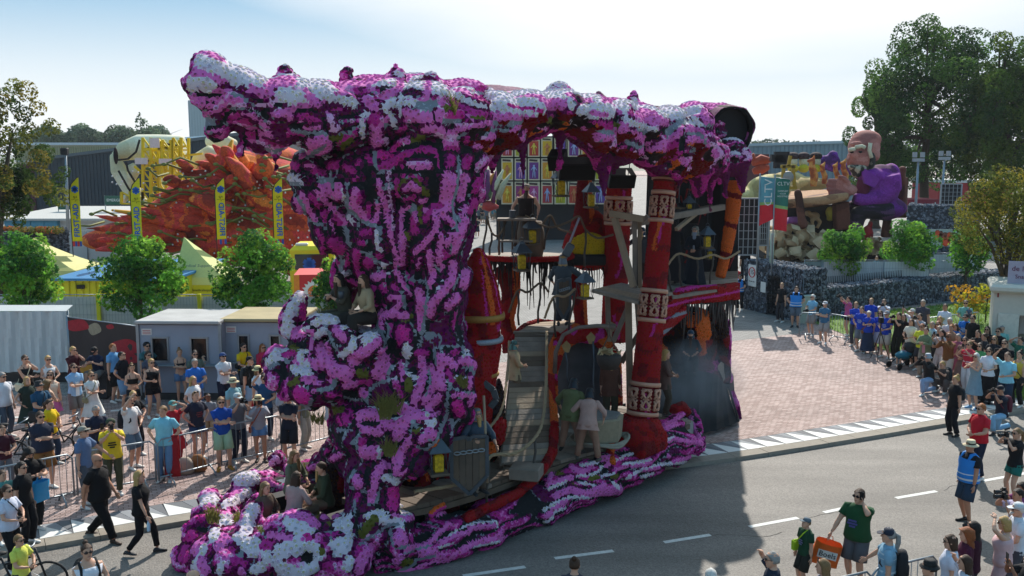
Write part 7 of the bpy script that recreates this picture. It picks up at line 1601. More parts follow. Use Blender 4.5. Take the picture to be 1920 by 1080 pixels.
b=MB();b.box((0,1.2,z1/2),(w,2.4,z1));b.build('stall_body',mat('#c22a30',.6,var=.06),st);b=MB();b.box((-w/2+.12,-.02,z1/2),(.22,.03,z1));b.build('orange_strip',mat('#d9822a',.6),st)
b=MB();n=18;b.add([(0,-.03,z1-.75)]+[((.42 if i%2 else .56)*math.cos(i*math.pi/n),-.03,z1-.75+(.42 if i%2 else .56)*math.sin(i*math.pi/n))for i in range(2*n)],[(0,1+i,1+(i+1)%(2*n))for i in range(2*n)],False);b.build('sunburst',PAINTW,st);b=MB();b.lathe((0,-.035,z1-.75),[(.3,0),(.28,.01)],14,(0,-1,0));b.build('sunburst_core',mat('#d9702a',.7),st);txt('COMBI',(0,-.06,z1-.8),.2,PAINTW,st)
for px0,px1,y0,s_,l in((108,140,376,'NOODEXIT','green sign banner left of the first flag'),(196,246,367,'EMERGENCY','green emergency sign banner by the cream arms')):
 a,c=at(px0,y0,80),at(px1,y0+17,80);root=empty('sign_banner',((a.x+c.x)/2,80,(a.z+c.z)/2),0,l,'sign');b=MB();b.box((0,0,0),(c.x-a.x,.05,a.z-c.z));b.build('board',mat('#2f5a4a',.7),root);txt(s_,(0,-.03,0),(c.x-a.x)/len(s_)*1.35,PAINTW,root)
 b=MB();b.bar((-(c.x-a.x)/2,.05,-(a.z+c.z)/2),(-(c.x-a.x)/2,.05,.4),.06);b.bar(((c.x-a.x)/2,.05,-(a.z+c.z)/2),((c.x-a.x)/2,.05,.4),.06);b.build('post',STEEL,root)

 #  the crowd
GL,GR='spectators behind the barrier by the grey cabins','spectators in front of the gabion wall'
GN,GS='spectators at the near kerb','parade staff and photographers on the road'
BLK='#17171a'
def dev(p,kind,label,k=0,group=None):
 """a camera or a phone in a person's hands"""
 h=p['hands'];c=(h[0]+h[1])/2 if k==2 else h[k]
 rz=p['rz'];M=Matrix.Rotation(rz,3,'Z')
 if kind=='phone':
  o=empty('phone',c+M@Vector((0,-.03,.05)),rz,label,'phone',group);b=MB();b.box((0,0,.03),(.078,.012,.155),bev=.004);b.build('phone_case',mat('#111114',.3,var=0),o)
  b=MB();b.box((0,.0075,.03),(.068,.003,.14));b.build('screen',mat('#2c3038',.1,var=0),o)
 elif kind=='camera':
  o=empty('camera',c+M@Vector((0,-.03,.02)),rz,label,'camera',group);b=MB();b.box((0,0,0),(.14,.07,.1),bev=.012);b.box((0,0,.065),(.06,.06,.035),bev=.008);b.build('camera_body',mat('#121214',.4,var=.1),o)
  b=MB();b.lathe((0,-.03,0),[(.036,0),(.038,.06),(.042,.14),(.044,.15),(.03,.15)],12,(0,-1,0));b.build('lens',mat('#0d0d10',.25,var=0),o)
 return o
def backpack(p,c,label,s=1.,group=None):
 o=empty('backpack',p['W']@p['T'](.27,0,.21),p['rz'],label,'backpack',group,p['s']*s)
 b=MB();b.lathe((0,0,-.24),[(.08,0),(.15,.03),(.16,.2),(.145,.36),(.1,.44),(.03,.47)],14,sy=.62);b.build('bag_body',mat(c,.8,bump=.3),o)
 b=MB();b.lathe((0,.075,-.2),[(.04,0),(.1,.02),(.1,.16),(.04,.19)],10,sy=.4);b.build('front_pocket',mat(c,.8,bump=.3,var=.25),o)
 b=MB()
 for sx in(-1,1):b.tube([(sx*.1,-.06,.16),(sx*.11,-.16,.235),(sx*.115,-.29,.16),(sx*.12,-.33,0),(sx*.15,-.2,-.14),(sx*.12,-.06,-.18)],.02,6)
 b.build('strap',mat(c,.85),o);return o
def shoulder_bag(p,c,label,side=1,size=.24,drop=-.1):
 o=empty('shoulder_bag',p['W']@p['T'](drop,side*.22,-.03),p['rz'],label,'bag',None,p['s'])
 b=MB();b.box((0,0,0),(.09,size,size*.8),bev=.03);b.build('bag_body',mat(c,.75,bump=.2),o)
 b=MB();z0=-drop
 b.tube([(side*.02,-.09,.08),(-side*.1,-.17,z0+.2),(-side*.28,-.1,z0+.48),(-side*.3,.0,z0+.555),(-side*.25,.1,z0+.45),(-side*.1,.16,z0+.15),(side*.02,.09,.08)],.013,6);b.build('strap',mat(c,.8),o)
 return o
def hang_bag(p,k,c,label,w=.36,h=.4,d=.06,mark=None):
 c0=p['hands'][k];o=empty('carrier_bag',c0+Vector((0,0,-.13)),p['rz']+.3,label,'bag')
 b=MB();rs=[]
 for q in range(6):
  u=q/5;ring=[]
  for j in range(12):
   t=2*math.pi*j/12;sx=abs(math.cos(t))**.6*math.copysign(1,math.cos(t));sy=abs(math.sin(t))**.6*math.copysign(1,math.sin(t))
   ring.append((w/2*sx*(1-.12*(1-u))+.012*math.sin(j*3+q),(d*(1.6-u)+.012*math.sin(j*2.3+q*2))*sy,-h*u))
  rs.append(ring)
 b.rings(rs,False);b.poly(rs[-1]);b.build('bag_body',mat(c,.5,var=.1,bump=.3,bscale=9),o)
 b=MB()
 for sy in(-1,1):b.tube([(-.07,sy*.03,-.01),(-.03,0,.12),(.03,0,.12),(.07,sy*.03,-.01)],.008,5)
 b.build('handle',mat(c,.5),o);return o
def C(px,py,h,face,pose,top,bot,hair,label,g=GL,z0=0.,road=False,**k):
 z=RZ+.004 if road else z0
 p0=by_head(px,py,h*(.985 if pose not in SITS else SITS[pose]),z)
 return person(p0,h,R(face),pose,top,bot,hair,label=label,group=g,**k)
SITS={'sit':.75,'sitphone':.75,'kneel':.75,'squat':.62,'bend':.86,'camup':.985,'walk':.965,'stride':.97}
U=-.28
q=C(46,667,1.86,60,'chin',('tank','#1a1b1f'),('shorts','#202228'),('short','brown'),'tattooed man in black sleeveless top with a cream tote bag',glasses=1,bulk=1.12)
shoulder_bag(q,'#cfc3a4','cream cotton tote bag on the tattooed man',-1,.3,-.05)
C(90,668,1.76,40,'hold',('tank','#dcdcdc'),('mini','#8a2b35'),('pony','blond'),'blonde woman in white sleeveless top beside the white canvas',glasses=1,female=True)
C(137,651,1.8,55,'chin',('tee','#4a1f27','#b9bcc2','none'),('shorts','#34363c'),('short','blond'),'blond man in maroon shirt holding his hand to his mouth',glasses=1,yaw=.3)
q=C(183,648,1.8,-10,'sitphone',('polo','#1f2a44'),('shorts','#70706e'),('short','dark'),'man in black cap sitting before the printed banner',hat=('cap','#0e0e10'),nod=.5,z0=.35)
SEAT_L=q['W'].translation.copy()
C(210,646,1.86,75,'stand',('polo','#6fa6d4'),('shorts','#1b1c20'),('short','ginger'),'ginger man in light blue polo and black shorts',nod=U,bulk=1.12)
C(227,661,1.8,80,'hips',('polo','#191b22'),('shorts','#6f93b5'),('short','dark'),'man in black polo and pale denim shorts, hands on hips',glasses=1,nod=U)
C(247,684,1.62,30,'hold',('crop','#17181b'),('shorts','#22242a'),('bun','dblond'),'woman in black strap top half hidden beside the cabin',glasses='top',female=True)
C(274,643,1.84,50,'leanl',('tee','#3d6d71'),('shorts','#2b2d33'),('short','dark'),'man in backward cap and teal tee leaning at the cabin window',hat=('capback','#15161a'),glasses=1)
C(278,660,1.72,55,'hold',('tee','#4c5160'),('jeans','#6f89a8'),('pony','brown'),'dark haired woman in slate grey tee at the cabin',glasses=1,female=True)
q=C(282,674,1.76,45,'cup',('tank','#141417'),('shorts','#18181c'),('pony','blond'),'blonde woman in black top and black shorts holding a cup',glasses=1,female=True,bulk=1.12)
q=C(2,700,1.82,70,'stand',('tee','#d4d6dc'),('jeans','#4b5563'),('short','grey'),'man in white tee at the left edge with a plastic bag',glasses=1,bulk=1.15,belly=.05)
hang_bag(q,0,'#c3d6dc','thin white plastic bag held by the man in white',.3,.36)
q=C(49,708,1.7,55,'hip',('dress','#28352f'),('mini','#28352f'),('bob','blond'),'blonde woman in dark green dress with a small backpack',nod=U,female=True)
backpack(q,'#16171a','black backpack on the woman in the green dress',.8)
q=C(73,716,1.8,65,'hold',('polo','#1c4a68'),('jeans','#1d2026'),('short','grey'),'man in teal polo and dark grey bucket hat',hat=('bucket','#2a2c2e'),nod=U*.6,bulk=1.1)
shoulder_bag(q,'#15171c','black bag slung over the teal polo',-1,.32,-.05)
C(87,713,1.68,150,'hold',('tank','#b8a68e'),('shorts','#3c3f48'),('curly','dblond'),'woman with loose curly blond hair seen from behind',female=True)
C(94,696,1.76,20,'stand',('tank','#cdbfae'),('mini','#c2679a'),('long','brown'),'brunette woman in beige top and bright pink skirt',glasses=1,female=True)
C(138,683,1.82,50,'cross',('shirt','#8fb7dc','#dfe2e6','open'),('shorts','#6c6a6a'),('short','brown'),'man with arms crossed in open pale blue shirt over white',glasses=1,nod=U*.6)
q=C(170,698,1.7,50,'cross',('dress','#dddcd8'),('mini','#dddcd8'),('bun','dblond'),'blonde woman in short white dress with arms crossed',glasses=1,female=True)
shoulder_bag(q,'#8f8a6a','small olive handbag on the woman in white',-1,.2,.02)
C(90,751,1.68,75,'hold',('tee','#e0bd12'),('jeans','#26374f'),('pony','brown'),'woman in yellow tee with sunglasses pushed up on her hair',glasses='top',female=True)
C(76,773,1.84,50,'cross',('tee','#272d3f'),('shorts','#8d6238'),('short','brown'),'heavy man in navy tee and brown shorts, arms crossed',glasses=1,bulk=1.3,belly=.07)
q=C(178,762,1.8,40,'phone',('polo','#20253a'),('shorts','#948b78'),('balding','grey'),'balding man in navy patterned polo looking down at his phone',nod=.5,bulk=1.1)
dev(q,'phone','phone in the balding man\'s hands',2);backpack(q,'#26384f','blue backpack on the balding man in navy')
q=C(153,802,1.82,80,'leanl',('polo','#5c7396'),('shorts','#50565f'),('short','dblond'),'man in grey cap and blue polo with a hand on the barrier',hat=('cap','#8b8a80'),glasses=1,nod=U)
q=C(207,787,1.78,25,'photo',('tee','#e3c52e','#2a2a2a','print'),('jeans','#4a4a36'),('short','dark'),'man in yellow printed tee and green cap filming with a phone',hat=('capback','#35442f'),glasses='clear',beard=('dark',.03),bulk=1.12)
dev(q,'phone','phone held up by the man in the yellow printed tee',2)
q=C(242,745,1.82,70,'raise',('tee','#dedddd'),('shorts','#5d748a'),('short','dark'),'bearded man in white tee drinking with one arm raised',beard=('dark',.03),nod=U*.5,bulk=1.08)
backpack(q,'#1a1d26','dark backpack on the bearded man in white')
C(250,734,1.7,50,'hold',('tee','#17181b'),('jeans','#22242c'),('bob','blond'),'older blonde woman in black behind the bearded man',glasses=1,female=True)
C(304,763,1.84,5,'hips',('shirt','#7fc4d6'),('jeans','#5f83a8'),('short','dblond'),'man in turquoise shirt and pale jeans, hands on hips',yaw=-.3,bulk=1.12)
C(4,799,1.55,40,'hold',('tee','#3e1726'),('jeans','#62666e'),('short','brown'),'boy in maroon tee holding a folded cap')
q=C(53,841,1.78,50,'phone',('polo','#151518'),('jeans','#15161a'),('curly','dark'),'man with dark curly hair in black polo reading his phone',nod=.55,bulk=1.1,beard=('dark',.02))
hang_bag(q,1,'#2390c4','bright blue carrier bag held by the man in black polo',.42,.42)
C(39,868,1.7,75,'stand',('tee','#131316'),('trousers','#15151a'),('pony','dark'),'woman in black tee with dark ponytail and blue lanyard',glasses=1,female=True)
q=C(12,911,1.7,75,'hold',('tee','#c9cfe0'),('jeans','#17181d'),('pony','brown'),'woman in white printed tee with a black shoulder bag',glasses=1,female=True,road=True)
shoulder_bag(q,'#131418','black bag across the white printed tee',1,.26,.0)
C(35,1004,1.42,75,'hold',('tee','#d3d75e'),('shorts','#26333f'),('short','dblond'),'boy in lime football shirt with yellow sunglasses',glasses=1,road=True)
q=C(163,1022,1.72,40,'hold',('tank','#d8d9e0'),('jeans','#33405a'),('bun','brown'),'woman in white top and glasses with a large black backpack',glasses='clear',female=True,road=True,bulk=1.2)
backpack(q,'#17191b','large black backpack on the woman at the bottom edge',1.15)
C(180,853,1.86,80,'walk',('tee','#101013'),('trousers','#101014'),('bald','dark'),'bald man in black tee walking along the kerb',glasses='clear',bulk=1.25,belly=.08,g=GS,road=True,shoes='#3c2b20',skin=2)
q=C(259,885,1.72,95,'stride',('tee','#121215'),('leggings','#121216'),('long','blond'),'blonde woman in black tee and leggings with a water bottle',glasses='top',female=True,g=GS,road=True,shoes='#26262a',bulk=1.12)
BOT1=q['hands'][0]
C(2,884,1.5,60,'stand',('tee','#4f8b87'),('shorts','#3a3d44'),('short','brown'),'child in teal tee cut off by the picture edge')
C(336,655,1.7,30,'cross',('crop','#26272b'),('shorts','#5b7ba0'),('bun','dblond'),'woman in black crop top and denim shorts, arms crossed',female=True)
C(346,638,1.82,40,'stand',('tee','#3fb3bd'),('shorts','#33363d'),('short','brown'),'man in bright cyan tee against the cabin',glasses=1)
C(366,658,1.8,35,'stand',('tee','#55635b'),('shorts','#3a3d44'),('short','dark'),'man in grey green tee behind the blue polo',glasses=1)
C(386,648,1.72,60,'chin',('tank','#1d2029'),('shorts','#242c3f'),('long','brown'),'long haired woman in black and white top, hand at her cheek',glasses=1,female=True)
q=C(365,674,1.8,25,'hold',('polo','#2b6cc0'),('jeans','#3f5474'),('short','grey'),'grey haired man in royal blue polo with a backpack',bulk=1.12)
backpack(q,'#1b1e26','dark backpack on the grey haired man in blue',.9)
C(361,707,1.7,70,'hips',('tee','#dcdde0'),('jeans','#47566c'),('long','blond'),'blonde woman in white tee with hands on hips',female=True,bulk=1.1)
C(365,736,1.76,45,'hips',('tee','#25283a','#a0484e','print'),('shorts','#2c486e'),('pony','dblond'),'woman in navy printed tee and denim shorts, hands on hips',glasses='top',nod=U,female=True,bulk=1.1)
C(322,753,1.66,40,'shadel',('dress','#b01f2c'),('jeans','#a61d2b'),('short','dblond'),'woman in red shading her eyes under a cap',hat=('cap','#4c8f8f'),female=True)
C(390,740,1.4,20,'shade',('tee','#8f9096'),('shorts','#a08d6e'),('short','dark'),'boy in patterned grey tee and sand shorts',skin=3)
C(415,746,1.82,25,'cross',('polo','#15479c'),('shorts','#9fbf9f'),('short','dblond'),'man in royal blue polo and mint shorts, arms crossed',glasses=1,shoes='#b07a2a',bulk=1.08)
C(418,663,1.82,45,'cross',('tee','#dedfe2'),('shorts','#23273a'),('short','dark'),'man in white tee and blue cap, arms crossed',hat=('cap','#2c4b80'),glasses=1,nod=U)
C(437,632,1.88,35,'hold',('tee','#a19c90'),('shorts','#2d2f36'),('short','dark'),'bearded man in beige tee at the cabin wall',beard=('dark',.03),glasses='clear',bulk=1.1)
q=C(455,645,1.82,55,'hold',('tee','#d9b417'),('shorts','#23252b'),('short','dark'),'man in yellow tee with a black sling bag',glasses=1)
shoulder_bag(q,'#131316','black sling bag across the yellow tee',-1,.22,.15)
C(483,630,1.84,50,'stand',('tee','#1e2738'),('shorts','#2b2e36'),('short','dark'),'man in dark navy tee by the cabin window',glasses=1,bulk=1.1)
C(492,646,1.72,45,'hold',('long','#bf3150'),('jeans','#2d3548'),('long','ginger'),'red haired woman in pink red floral blouse',glasses=1,female=True)
C(518,633,1.82,50,'stand',('polo','#b3202e'),('jeans','#2b3040'),('short','dark'),'man in red polo against the cabin',glasses=1)
q=C(467,670,1.82,60,'stand',('tee','#16171a'),('shorts','#84a2bd'),('short','dark'),'man in black cap and black tee with a grey backpack',hat=('cap','#101013'),nod=U)
backpack(q,'#3a3c40','grey backpack on the man in the black cap')
C(437,710,1.8,60,'stand',('shirt','#8fb9c2'),('jeans','#4a5a72'),('short','grey'),'man in straw hat and pale teal shirt',hat=('straw','#cfc09a'))
C(483,688,1.76,65,'stand',('tee','#dcdee2'),('skirt','#9c2330'),('bob','dblond'),'woman in straw hat, white tee and red skirt',hat=('straw','#d2c190'),female=True)
q=C(444,739,1.78,45,'camera',('shirt','#666b73'),('jeans','#232a3c'),('short','grey'),'photographer in grey patterned shirt and pale cap',hat=('cap','#b9c6c6'))
dev(q,'camera','black camera of the photographer in grey patterned shirt',2)
q=C(485,743,1.7,15,'photo',('long','#9596a0'),('shorts','#5d86b3'),('long','dark'),'woman in straw hat and denim shorts taking a picture',hat=('straw','#dcc797'),female=True,skin=2,shoes='#2a1c16')
dev(q,'phone','phone of the woman in straw hat and denim shorts',2);shoulder_bag(q,'#a24a2c','orange patterned bag on the woman in straw hat',-1,.18,-.06)
q=C(494,703,1.84,30,'raise',('shirt','#2b557e'),('jeans','#1f2a40'),('short','brown'),'man in denim blue shirt and mirrored glasses raising a phone',glasses=1)
dev(q,'phone','phone raised by the man in the denim blue shirt',0)
C(542,738,1.8,-5,'cross',('tee','#1d2334','#8a7b3a','none'),('shorts','#22262f'),('short','grey'),'man in grey sunhat and navy tee, arms crossed',hat=('sunhat','#4d525a'),nod=.3)
C(526,700,1.8,120,'stand',('tee','#c3c9d2'),('shorts','#66625e'),('short','brown'),'man in pale tee and taupe shorts behind the sunhat')
C(567,722,1.74,70,'stand',('tee','#7d8570'),('trousers','#b6b7ac'),('short','brown'),'person in pale patterned trousers close to the float')
C(618,726,1.74,100,'stand',('tee','#c8ccd4'),('jeans','#4b6384'),('short','dark'),'person in white tee and jeans mostly hidden by the float')

# ---- right hand crowd
C(1389,515,1.78,-30,'hold',('vest','#1c1d22'),('trousers','#17181c'),('short','dark'),'steward in blue vest and cap at the end of the float',hat=('cap','#17181b'),g=GR)
C(1381,499,1.78,-20,'stand',('tee','#b21f2a'),('jeans','#2c4a7c'),('short','blond'),'man in red tee behind the steward',g=GR)
C(1467,531,1.82,-60,'stand',('tee','#15161a'),('jeans','#2e3036'),('short','dblond'),'man in black tee standing by the gabion gate',g=GR,yaw=.6)
C(1493,538,1.84,-20,'hips',('vest','#1a1b20'),('shorts','#5c6a78'),('short','brown'),'heavy steward in blue vest, hands on hips',glasses='top',bulk=1.3,belly=.08,g=GR,shoes='#202024')
q=C(1524,553,1.76,-60,'hold',('polo','#7fb3cf'),('shorts','#8d8783'),('short','white'),'white haired man in pale blue polo with a camera',glasses='clear',g=GR)
dev(q,'camera','camera held low by the white haired man',2)
C(1547,566,1.74,-40,'cross',('tee','#3c6c8c'),('shorts','#a09a96'),('short','grey'),'man in white cap and steel blue tee, arms crossed',hat=('cap','#c9cbd0'),g=GR)
q=C(1592,557,1.68,-80,'camup',('tee','#c3598f'),('shorts','#1c1c22'),('short','dark'),'woman in pink patterned top aiming a camera upward',hat=('capback','#1b1c20'),female=True,nod=-.35,g=GR)
dev(q,'camera','camera of the woman in pink',2);shoulder_bag(q,'#2a5a78','blue bag of the woman in pink',-1,.34,-.02)
BT='#2346b4'
for i,(x,y,hh,fa,po,pants,hr_,lb,fm)in enumerate(((1606,567,1.8,-35,'cross',('jeans','#40434a'),('short','dblond'),'young man in royal blue printed tee and dark jeans, arms crossed',0),(1617,576,1.78,-45,'hip',('shorts','#6e7880'),('short','brown'),'young man in royal blue printed tee and grey shorts',0),(1634,560,1.84,-35,'stand',('jeans','#343a48'),('short','dblond'),'young man in blue printed tee standing at the back',0),(1630,584,1.66,-15,'phone',('long','#2b3850'),('short','white'),'grey haired woman in blue printed tee and long navy skirt',1),(1652,583,1.68,-40,'stand',('skirt','#b9bacb'),('long','dark'),'dark haired woman in blue tee and white skirt',1),(1664,584,1.8,-55,'hold',('shorts','#b9b2a8'),('short','grey'),'older man in cap and blue printed tee with a tripod',0))):
 q=C(x,y,hh,fa,po,('tee',BT,'#c4cbe6','print'),pants,hr_,lb,g=GR,female=bool(fm),hat=('cap','#9a9da4')if i==5 else None,glasses=1 if i>=4 else None)
 if i==5:TRIPOD=q['hands'][0]
 if i==3:shoulder_bag(q,'#8a5530','brown leather pouch on the long navy skirt',-1,.16,-.05)
q=C(1658,562,1.78,-30,'photo',('tee','#cfd4e2'),('jeans','#3b4252'),('short','brown'),'man in white tee photographing from the back row',g=GR);dev(q,'camera','camera of the man in the back row',2)
q=C(1686,587,1.8,-60,'camera',('tee','#191a1c'),('trousers','#22251f'),('short','dark'),'photographer all in black beside the tripod',g=GR);dev(q,'camera','camera of the photographer all in black',2)
C(1695,590,1.72,-40,'stand',('tee','#2a1c1f'),('trousers','#1b1c20'),('long','dark'),'woman in dark printed tee behind the photographer in black',female=True,g=GR)
q=C(1711,580,1.8,-70,'camup',('shirt','#dcdee6'),('jeans','#2e3542'),('short','grey'),'man in white shirt and cap holding a phone high',hat=('cap','#d5d2cc'),g=GR);dev(q,'phone','phone held high by the man in white shirt',2)
C(1731,563,1.92,-35,'stand',('polo','#4c4852'),('jeans','#2a2c34'),('short','grey'),'tall grey haired man in charcoal shirt',g=GR)
C(1772,571,1.86,-50,'stand',('tee','#dfe0ee','#c7b945','print'),('jeans','#2d3444'),('short','dark'),'tanned man in white tee with a yellow print',skin=2,nod=U,g=GR)
q=C(1811,564,1.84,-30,'hold',('tee','#79b7b0'),('shorts','#4a4f5a'),('short','brown'),'man in mint tee carrying a baby',glasses=1,g=GR)
person(q['chest']+Vector((.12,-.1,-.16)),.62,R(-30),'sit',('tee','#5b6f8c'),('jeans','#46506a'),('balding','blond'),label='baby in blue held by the man in the mint tee',group=GR,lod=1)
C(1813,590,1.8,-50,'hold',('tee','#2172c9','#d5e2f2','print'),('jeans','#2c3648'),('short','dark'),'man in bright blue printed tee and dark cap',hat=('cap','#2c2f38'),glasses=1,g=GR)
C(1825,592,1.84,-60,'stand',('tee','#17181b'),('jeans','#22262e'),('short','dark'),'man in black tee and sunglasses by the blue tee',glasses=1,g=GR,bulk=1.1)
C(1873,569,1.92,-40,'stand',('tee','#131416'),('jeans','#24272f'),('short','dblond'),'big man in black tee beside the white food van',g=GR,bulk=1.15)
q=C(1709,599,1.74,-55,'hold',('tee','#d6d1c2'),('skirt','#3b3a40'),('long','brown'),'woman in cream top and dark skirt raising her phone',female=True,g=GR);dev(q,'phone','phone of the woman in the cream top',2)
C(1730,608,1.7,-50,'hold',('tee','#d2d43a'),('shorts','#3b3d44'),('short','red'),'person in yellow tee behind the green cardigan',glasses=1,g=GR)
q=C(1737,615,1.76,-45,'phone',('jacket','#6f7f60','#b9808f','open'),('trousers','#8a8378'),('bun','brown'),'woman in sage green cardigan and taupe trousers',female=True,g=GR)
C(1711,633,1.6,-60,'squat',('tee','#1d1b1f'),('jeans','#2a2c34'),('long','dark'),'woman in dark clothes and sunglasses behind the stroller',female=True,glasses=1,g=GR)
q=C(1726,589,1.78,-60,'camera',('tee','#a9abb2'),('jeans','#272b34'),('short','dark'),'bearded man in grey tee with a camera at his eye',beard=('dark',.03),g=GR);dev(q,'camera','camera of the bearded man in grey',2)
C(1749,604,1.76,-45,'stand',('shirt','#a9bccb'),('jeans','#303646'),('balding','grey'),'balding older man in pale blue shirt',g=GR)
C(1760,603,1.7,-45,'stand',('tee','#8a4a46'),('jeans','#30343e'),('long','red'),'woman with auburn hair and sunglasses',glasses=1,female=True,g=GR)
C(1761,612,1.78,-50,'hold',('tee','#1d2226','#b0b6b8','print'),('trousers','#1d1f24'),('balding','grey'),'older man in dark printed tee',g=GR)
q=C(1766,619,1.72,-65,'photo',('tee','#c0b6b6'),('trousers','#c9c4c4'),('pony','dark'),'woman in white floral blouse holding up a phone',female=True,g=GR);dev(q,'phone','phone of the woman in white floral blouse',2)
q=C(1781,626,1.82,-60,'photo',('long','#7a5130'),('trousers','#cbbfb2'),('bald','dark'),'bald man in brown jumper and pale trousers with a phone',skin=3,glasses=1,g=GR);dev(q,'phone','phone of the bald man in brown',2)
C(1782,597,1.8,-40,'stand',('shirt','#d6d6da'),('jeans','#3a4254'),('short','white'),'white haired man in white shirt',g=GR)
C(1764,594,1.7,-50,'stand',('tee','#8f7a5a'),('jeans','#3a4254'),('bob','blond'),'woman with short golden hair',female=True,g=GR)
C(1785,610,1.7,-50,'stand',('tee','#a8795e'),('jeans','#31384a'),('bun','ginger'),'woman with ginger hair tied up',female=True,g=GR)
C(1793,608,1.7,-60,'stand',('tee','#1f62a8'),('jeans','#31384a'),('long','brown'),'woman with long brown hair in a blue top',female=True,g=GR)
C(1797,627,1.72,-55,'hold',('dress','#a0566a'),('skirt','#7d6f86'),('short','grey'),'grey haired woman in flowery red dress',female=True,g=GR)
C(1811,633,1.74,-55,'hold',('dress','#8c6e66'),('long','#8a6a62'),('bob','brown'),'woman in sunglasses and long floral dress',glasses=1,female=True,g=GR)
q=C(1819,641,1.72,-60,'photo',('tee','#c9364a','#dcdade','stripes'),('trousers','#d9d7da'),('short','dblond'),'woman in red and white striped top and white trousers',glasses=1,female=True,g=GR);dev(q,'phone','phone of the woman in red and white stripes',2)
C(1838,644,1.7,-50,'stand',('dress','#4c8f5a'),('skirt','#5a9a66'),('long','dark'),'woman with black hair in green and white print dress',glasses=1,female=True,g=GR)
C(1834,620,1.74,-55,'clap',('tee','#1c1d20'),('jeans','#24272f'),('pony','brown'),'woman in black tee clapping her hands',female=True,g=GR)
C(1847,626,1.72,-100,'hold',('tee','#2c2b30'),('jeans','#2a2d36'),('pony','brown'),'woman with brown ponytail in charcoal tee',female=True,g=GR)
C(1853,613,1.74,-45,'stand',('tee','#1a1a1e'),('jeans','#22242b'),('long','dark'),'dark haired woman in black with big sunglasses',glasses=1,female=True,g=GR)
C(1873,616,1.8,-50,'hold',('tee','#17181c'),('jeans','#24272f'),('short','brown'),'man in sunglasses and black tee near the bicycle',glasses=1,g=GR)
C(1864,631,1.76,-45,'hold',('tee','#25262c'),('jeans','#25272f'),('long','dblond'),'woman in sunglasses and dark printed tee',glasses=1,female=True,g=GR)
C(1884,638,1.86,-40,'stand',('polo','#15161a'),('jeans','#22252d'),('short','dark'),'broad man in black polo and sunglasses',glasses=1,g=GR,bulk=1.2)
C(1831,663,1.72,-60,'clap',('strap','#7f9aa8'),('skirt','#7d98a8'),('bob','white'),'platinum haired woman in blue grey print dress',glasses=1,female=True,g=GR,shoes='#6aa0cc')
C(1856,653,1.76,-45,'hold',('shirt','#dcdee8'),('long','#141418'),('bob','brown'),'woman in white shirt and long black skirt',glasses=1,female=True,g=GR,shoes='#141416')
C(1891,662,1.84,-50,'raise',('tee','#8fcfe0'),('shorts','#26384c'),('short','brown'),'man in light blue tee with one arm raised',g=GR,bulk=1.08)
q=C(1913,659,1.74,-70,'stand',('tank','#c4a544'),('trousers','#1b1d20'),('bun','dark'),'woman in mustard top with a shoulder bag',female=True,g=GR)
shoulder_bag(q,'#171719','dark bag beside the mustard top',1,.26,-.05)
C(1873,600,1.3,-20,'stand',('tee','#a8a0a8'),('shorts','#3a3d46'),('short','dblond'),'child in pale tee next to the bicycle',g=GR)
C(1889,598,1.72,-130,'bend',('tee','#17181b'),('jeans','#8fa4b4'),('bob','dblond'),'woman with shaggy blond hair bending over the bicycle',female=True,g=GR)
C(1879,612,1.7,-20,'stand',('tee','#7fb8b0'),('jeans','#3c4454'),('short','grey'),'person in pale turquoise behind the sunglasses man',g=GR)
C(1915,634,1.72,-70,'shade',('tee','#2c6b56'),('jeans','#2c3038'),('short','dark'),'man in green tee at the right edge',g=GR)
q=C(1745,664,1.74,-70,'kneel',('jacket','#1d2023'),('jeans','#8aa3c4'),('bald','dark'),'kneeling photographer in black jacket and grey beanie',hat=('bucket','#9aa4ae'),g=GR);dev(q,'camera','camera of the kneeling photographer in black',2)
q=C(1772,677,1.68,-60,'squat',('tee','#4a423f'),('trousers','#58504e'),('short','blond'),'squatting blonde woman in brown with a camera',female=True,g=GR);dev(q,'camera','camera of the squatting blonde woman',2);backpack(q,'#2a3238','dark backpack on the squatting blonde woman')
q=C(1794,706,1.7,-80,'stand',('tee','#15161a'),('trousers','#1b1c22'),('bun','blond'),'blonde woman in black with a small backpack on the road',female=True,road=True,g=GS,shoes='#121214',bulk=1.15);backpack(q,'#1c242c','small dark backpack on the woman standing on the road',.75)
q=C(1882,724,1.78,-75,'kneel',('tee','#1b2030'),('jeans','#86b0cf'),('short','grey'),'kneeling photographer in navy tee and dark cap',hat=('cap','#1d2028'),road=True,g=GS,skin=2,shoes='#1a1a1e');dev(q,'camera','camera of the kneeling photographer in navy',2);backpack(q,'#5a1f30','maroon backpack of the kneeling photographer')
C(1842,759,1.86,-75,'hold',('polo','#bf1d2e'),('jeans','#20283c'),('short','ginger'),'ginger man in bright red polo with sunglasses',glasses=1,road=True,g=GS,bulk=1.2,belly=.07)
C(1822,828,1.8,-75,'stand',('vest','#1b1c22'),('shorts','#2a4056'),('short','dark'),'steward in blue vest and straw hat on the road',hat=('straw','#cdbd9c'),road=True,g=GS,shoes='#17171a',bulk=1.25,belly=.06,skin=2)
q=C(1909,805,1.74,-80,'camera',('tee','#17181d'),('shorts','#1f6f66'),('pony','dblond'),'woman in black tee and teal shorts with a long lens',glasses=1,female=True,road=True,g=GS);dev(q,'camera','long lens camera of the woman in teal shorts',2)

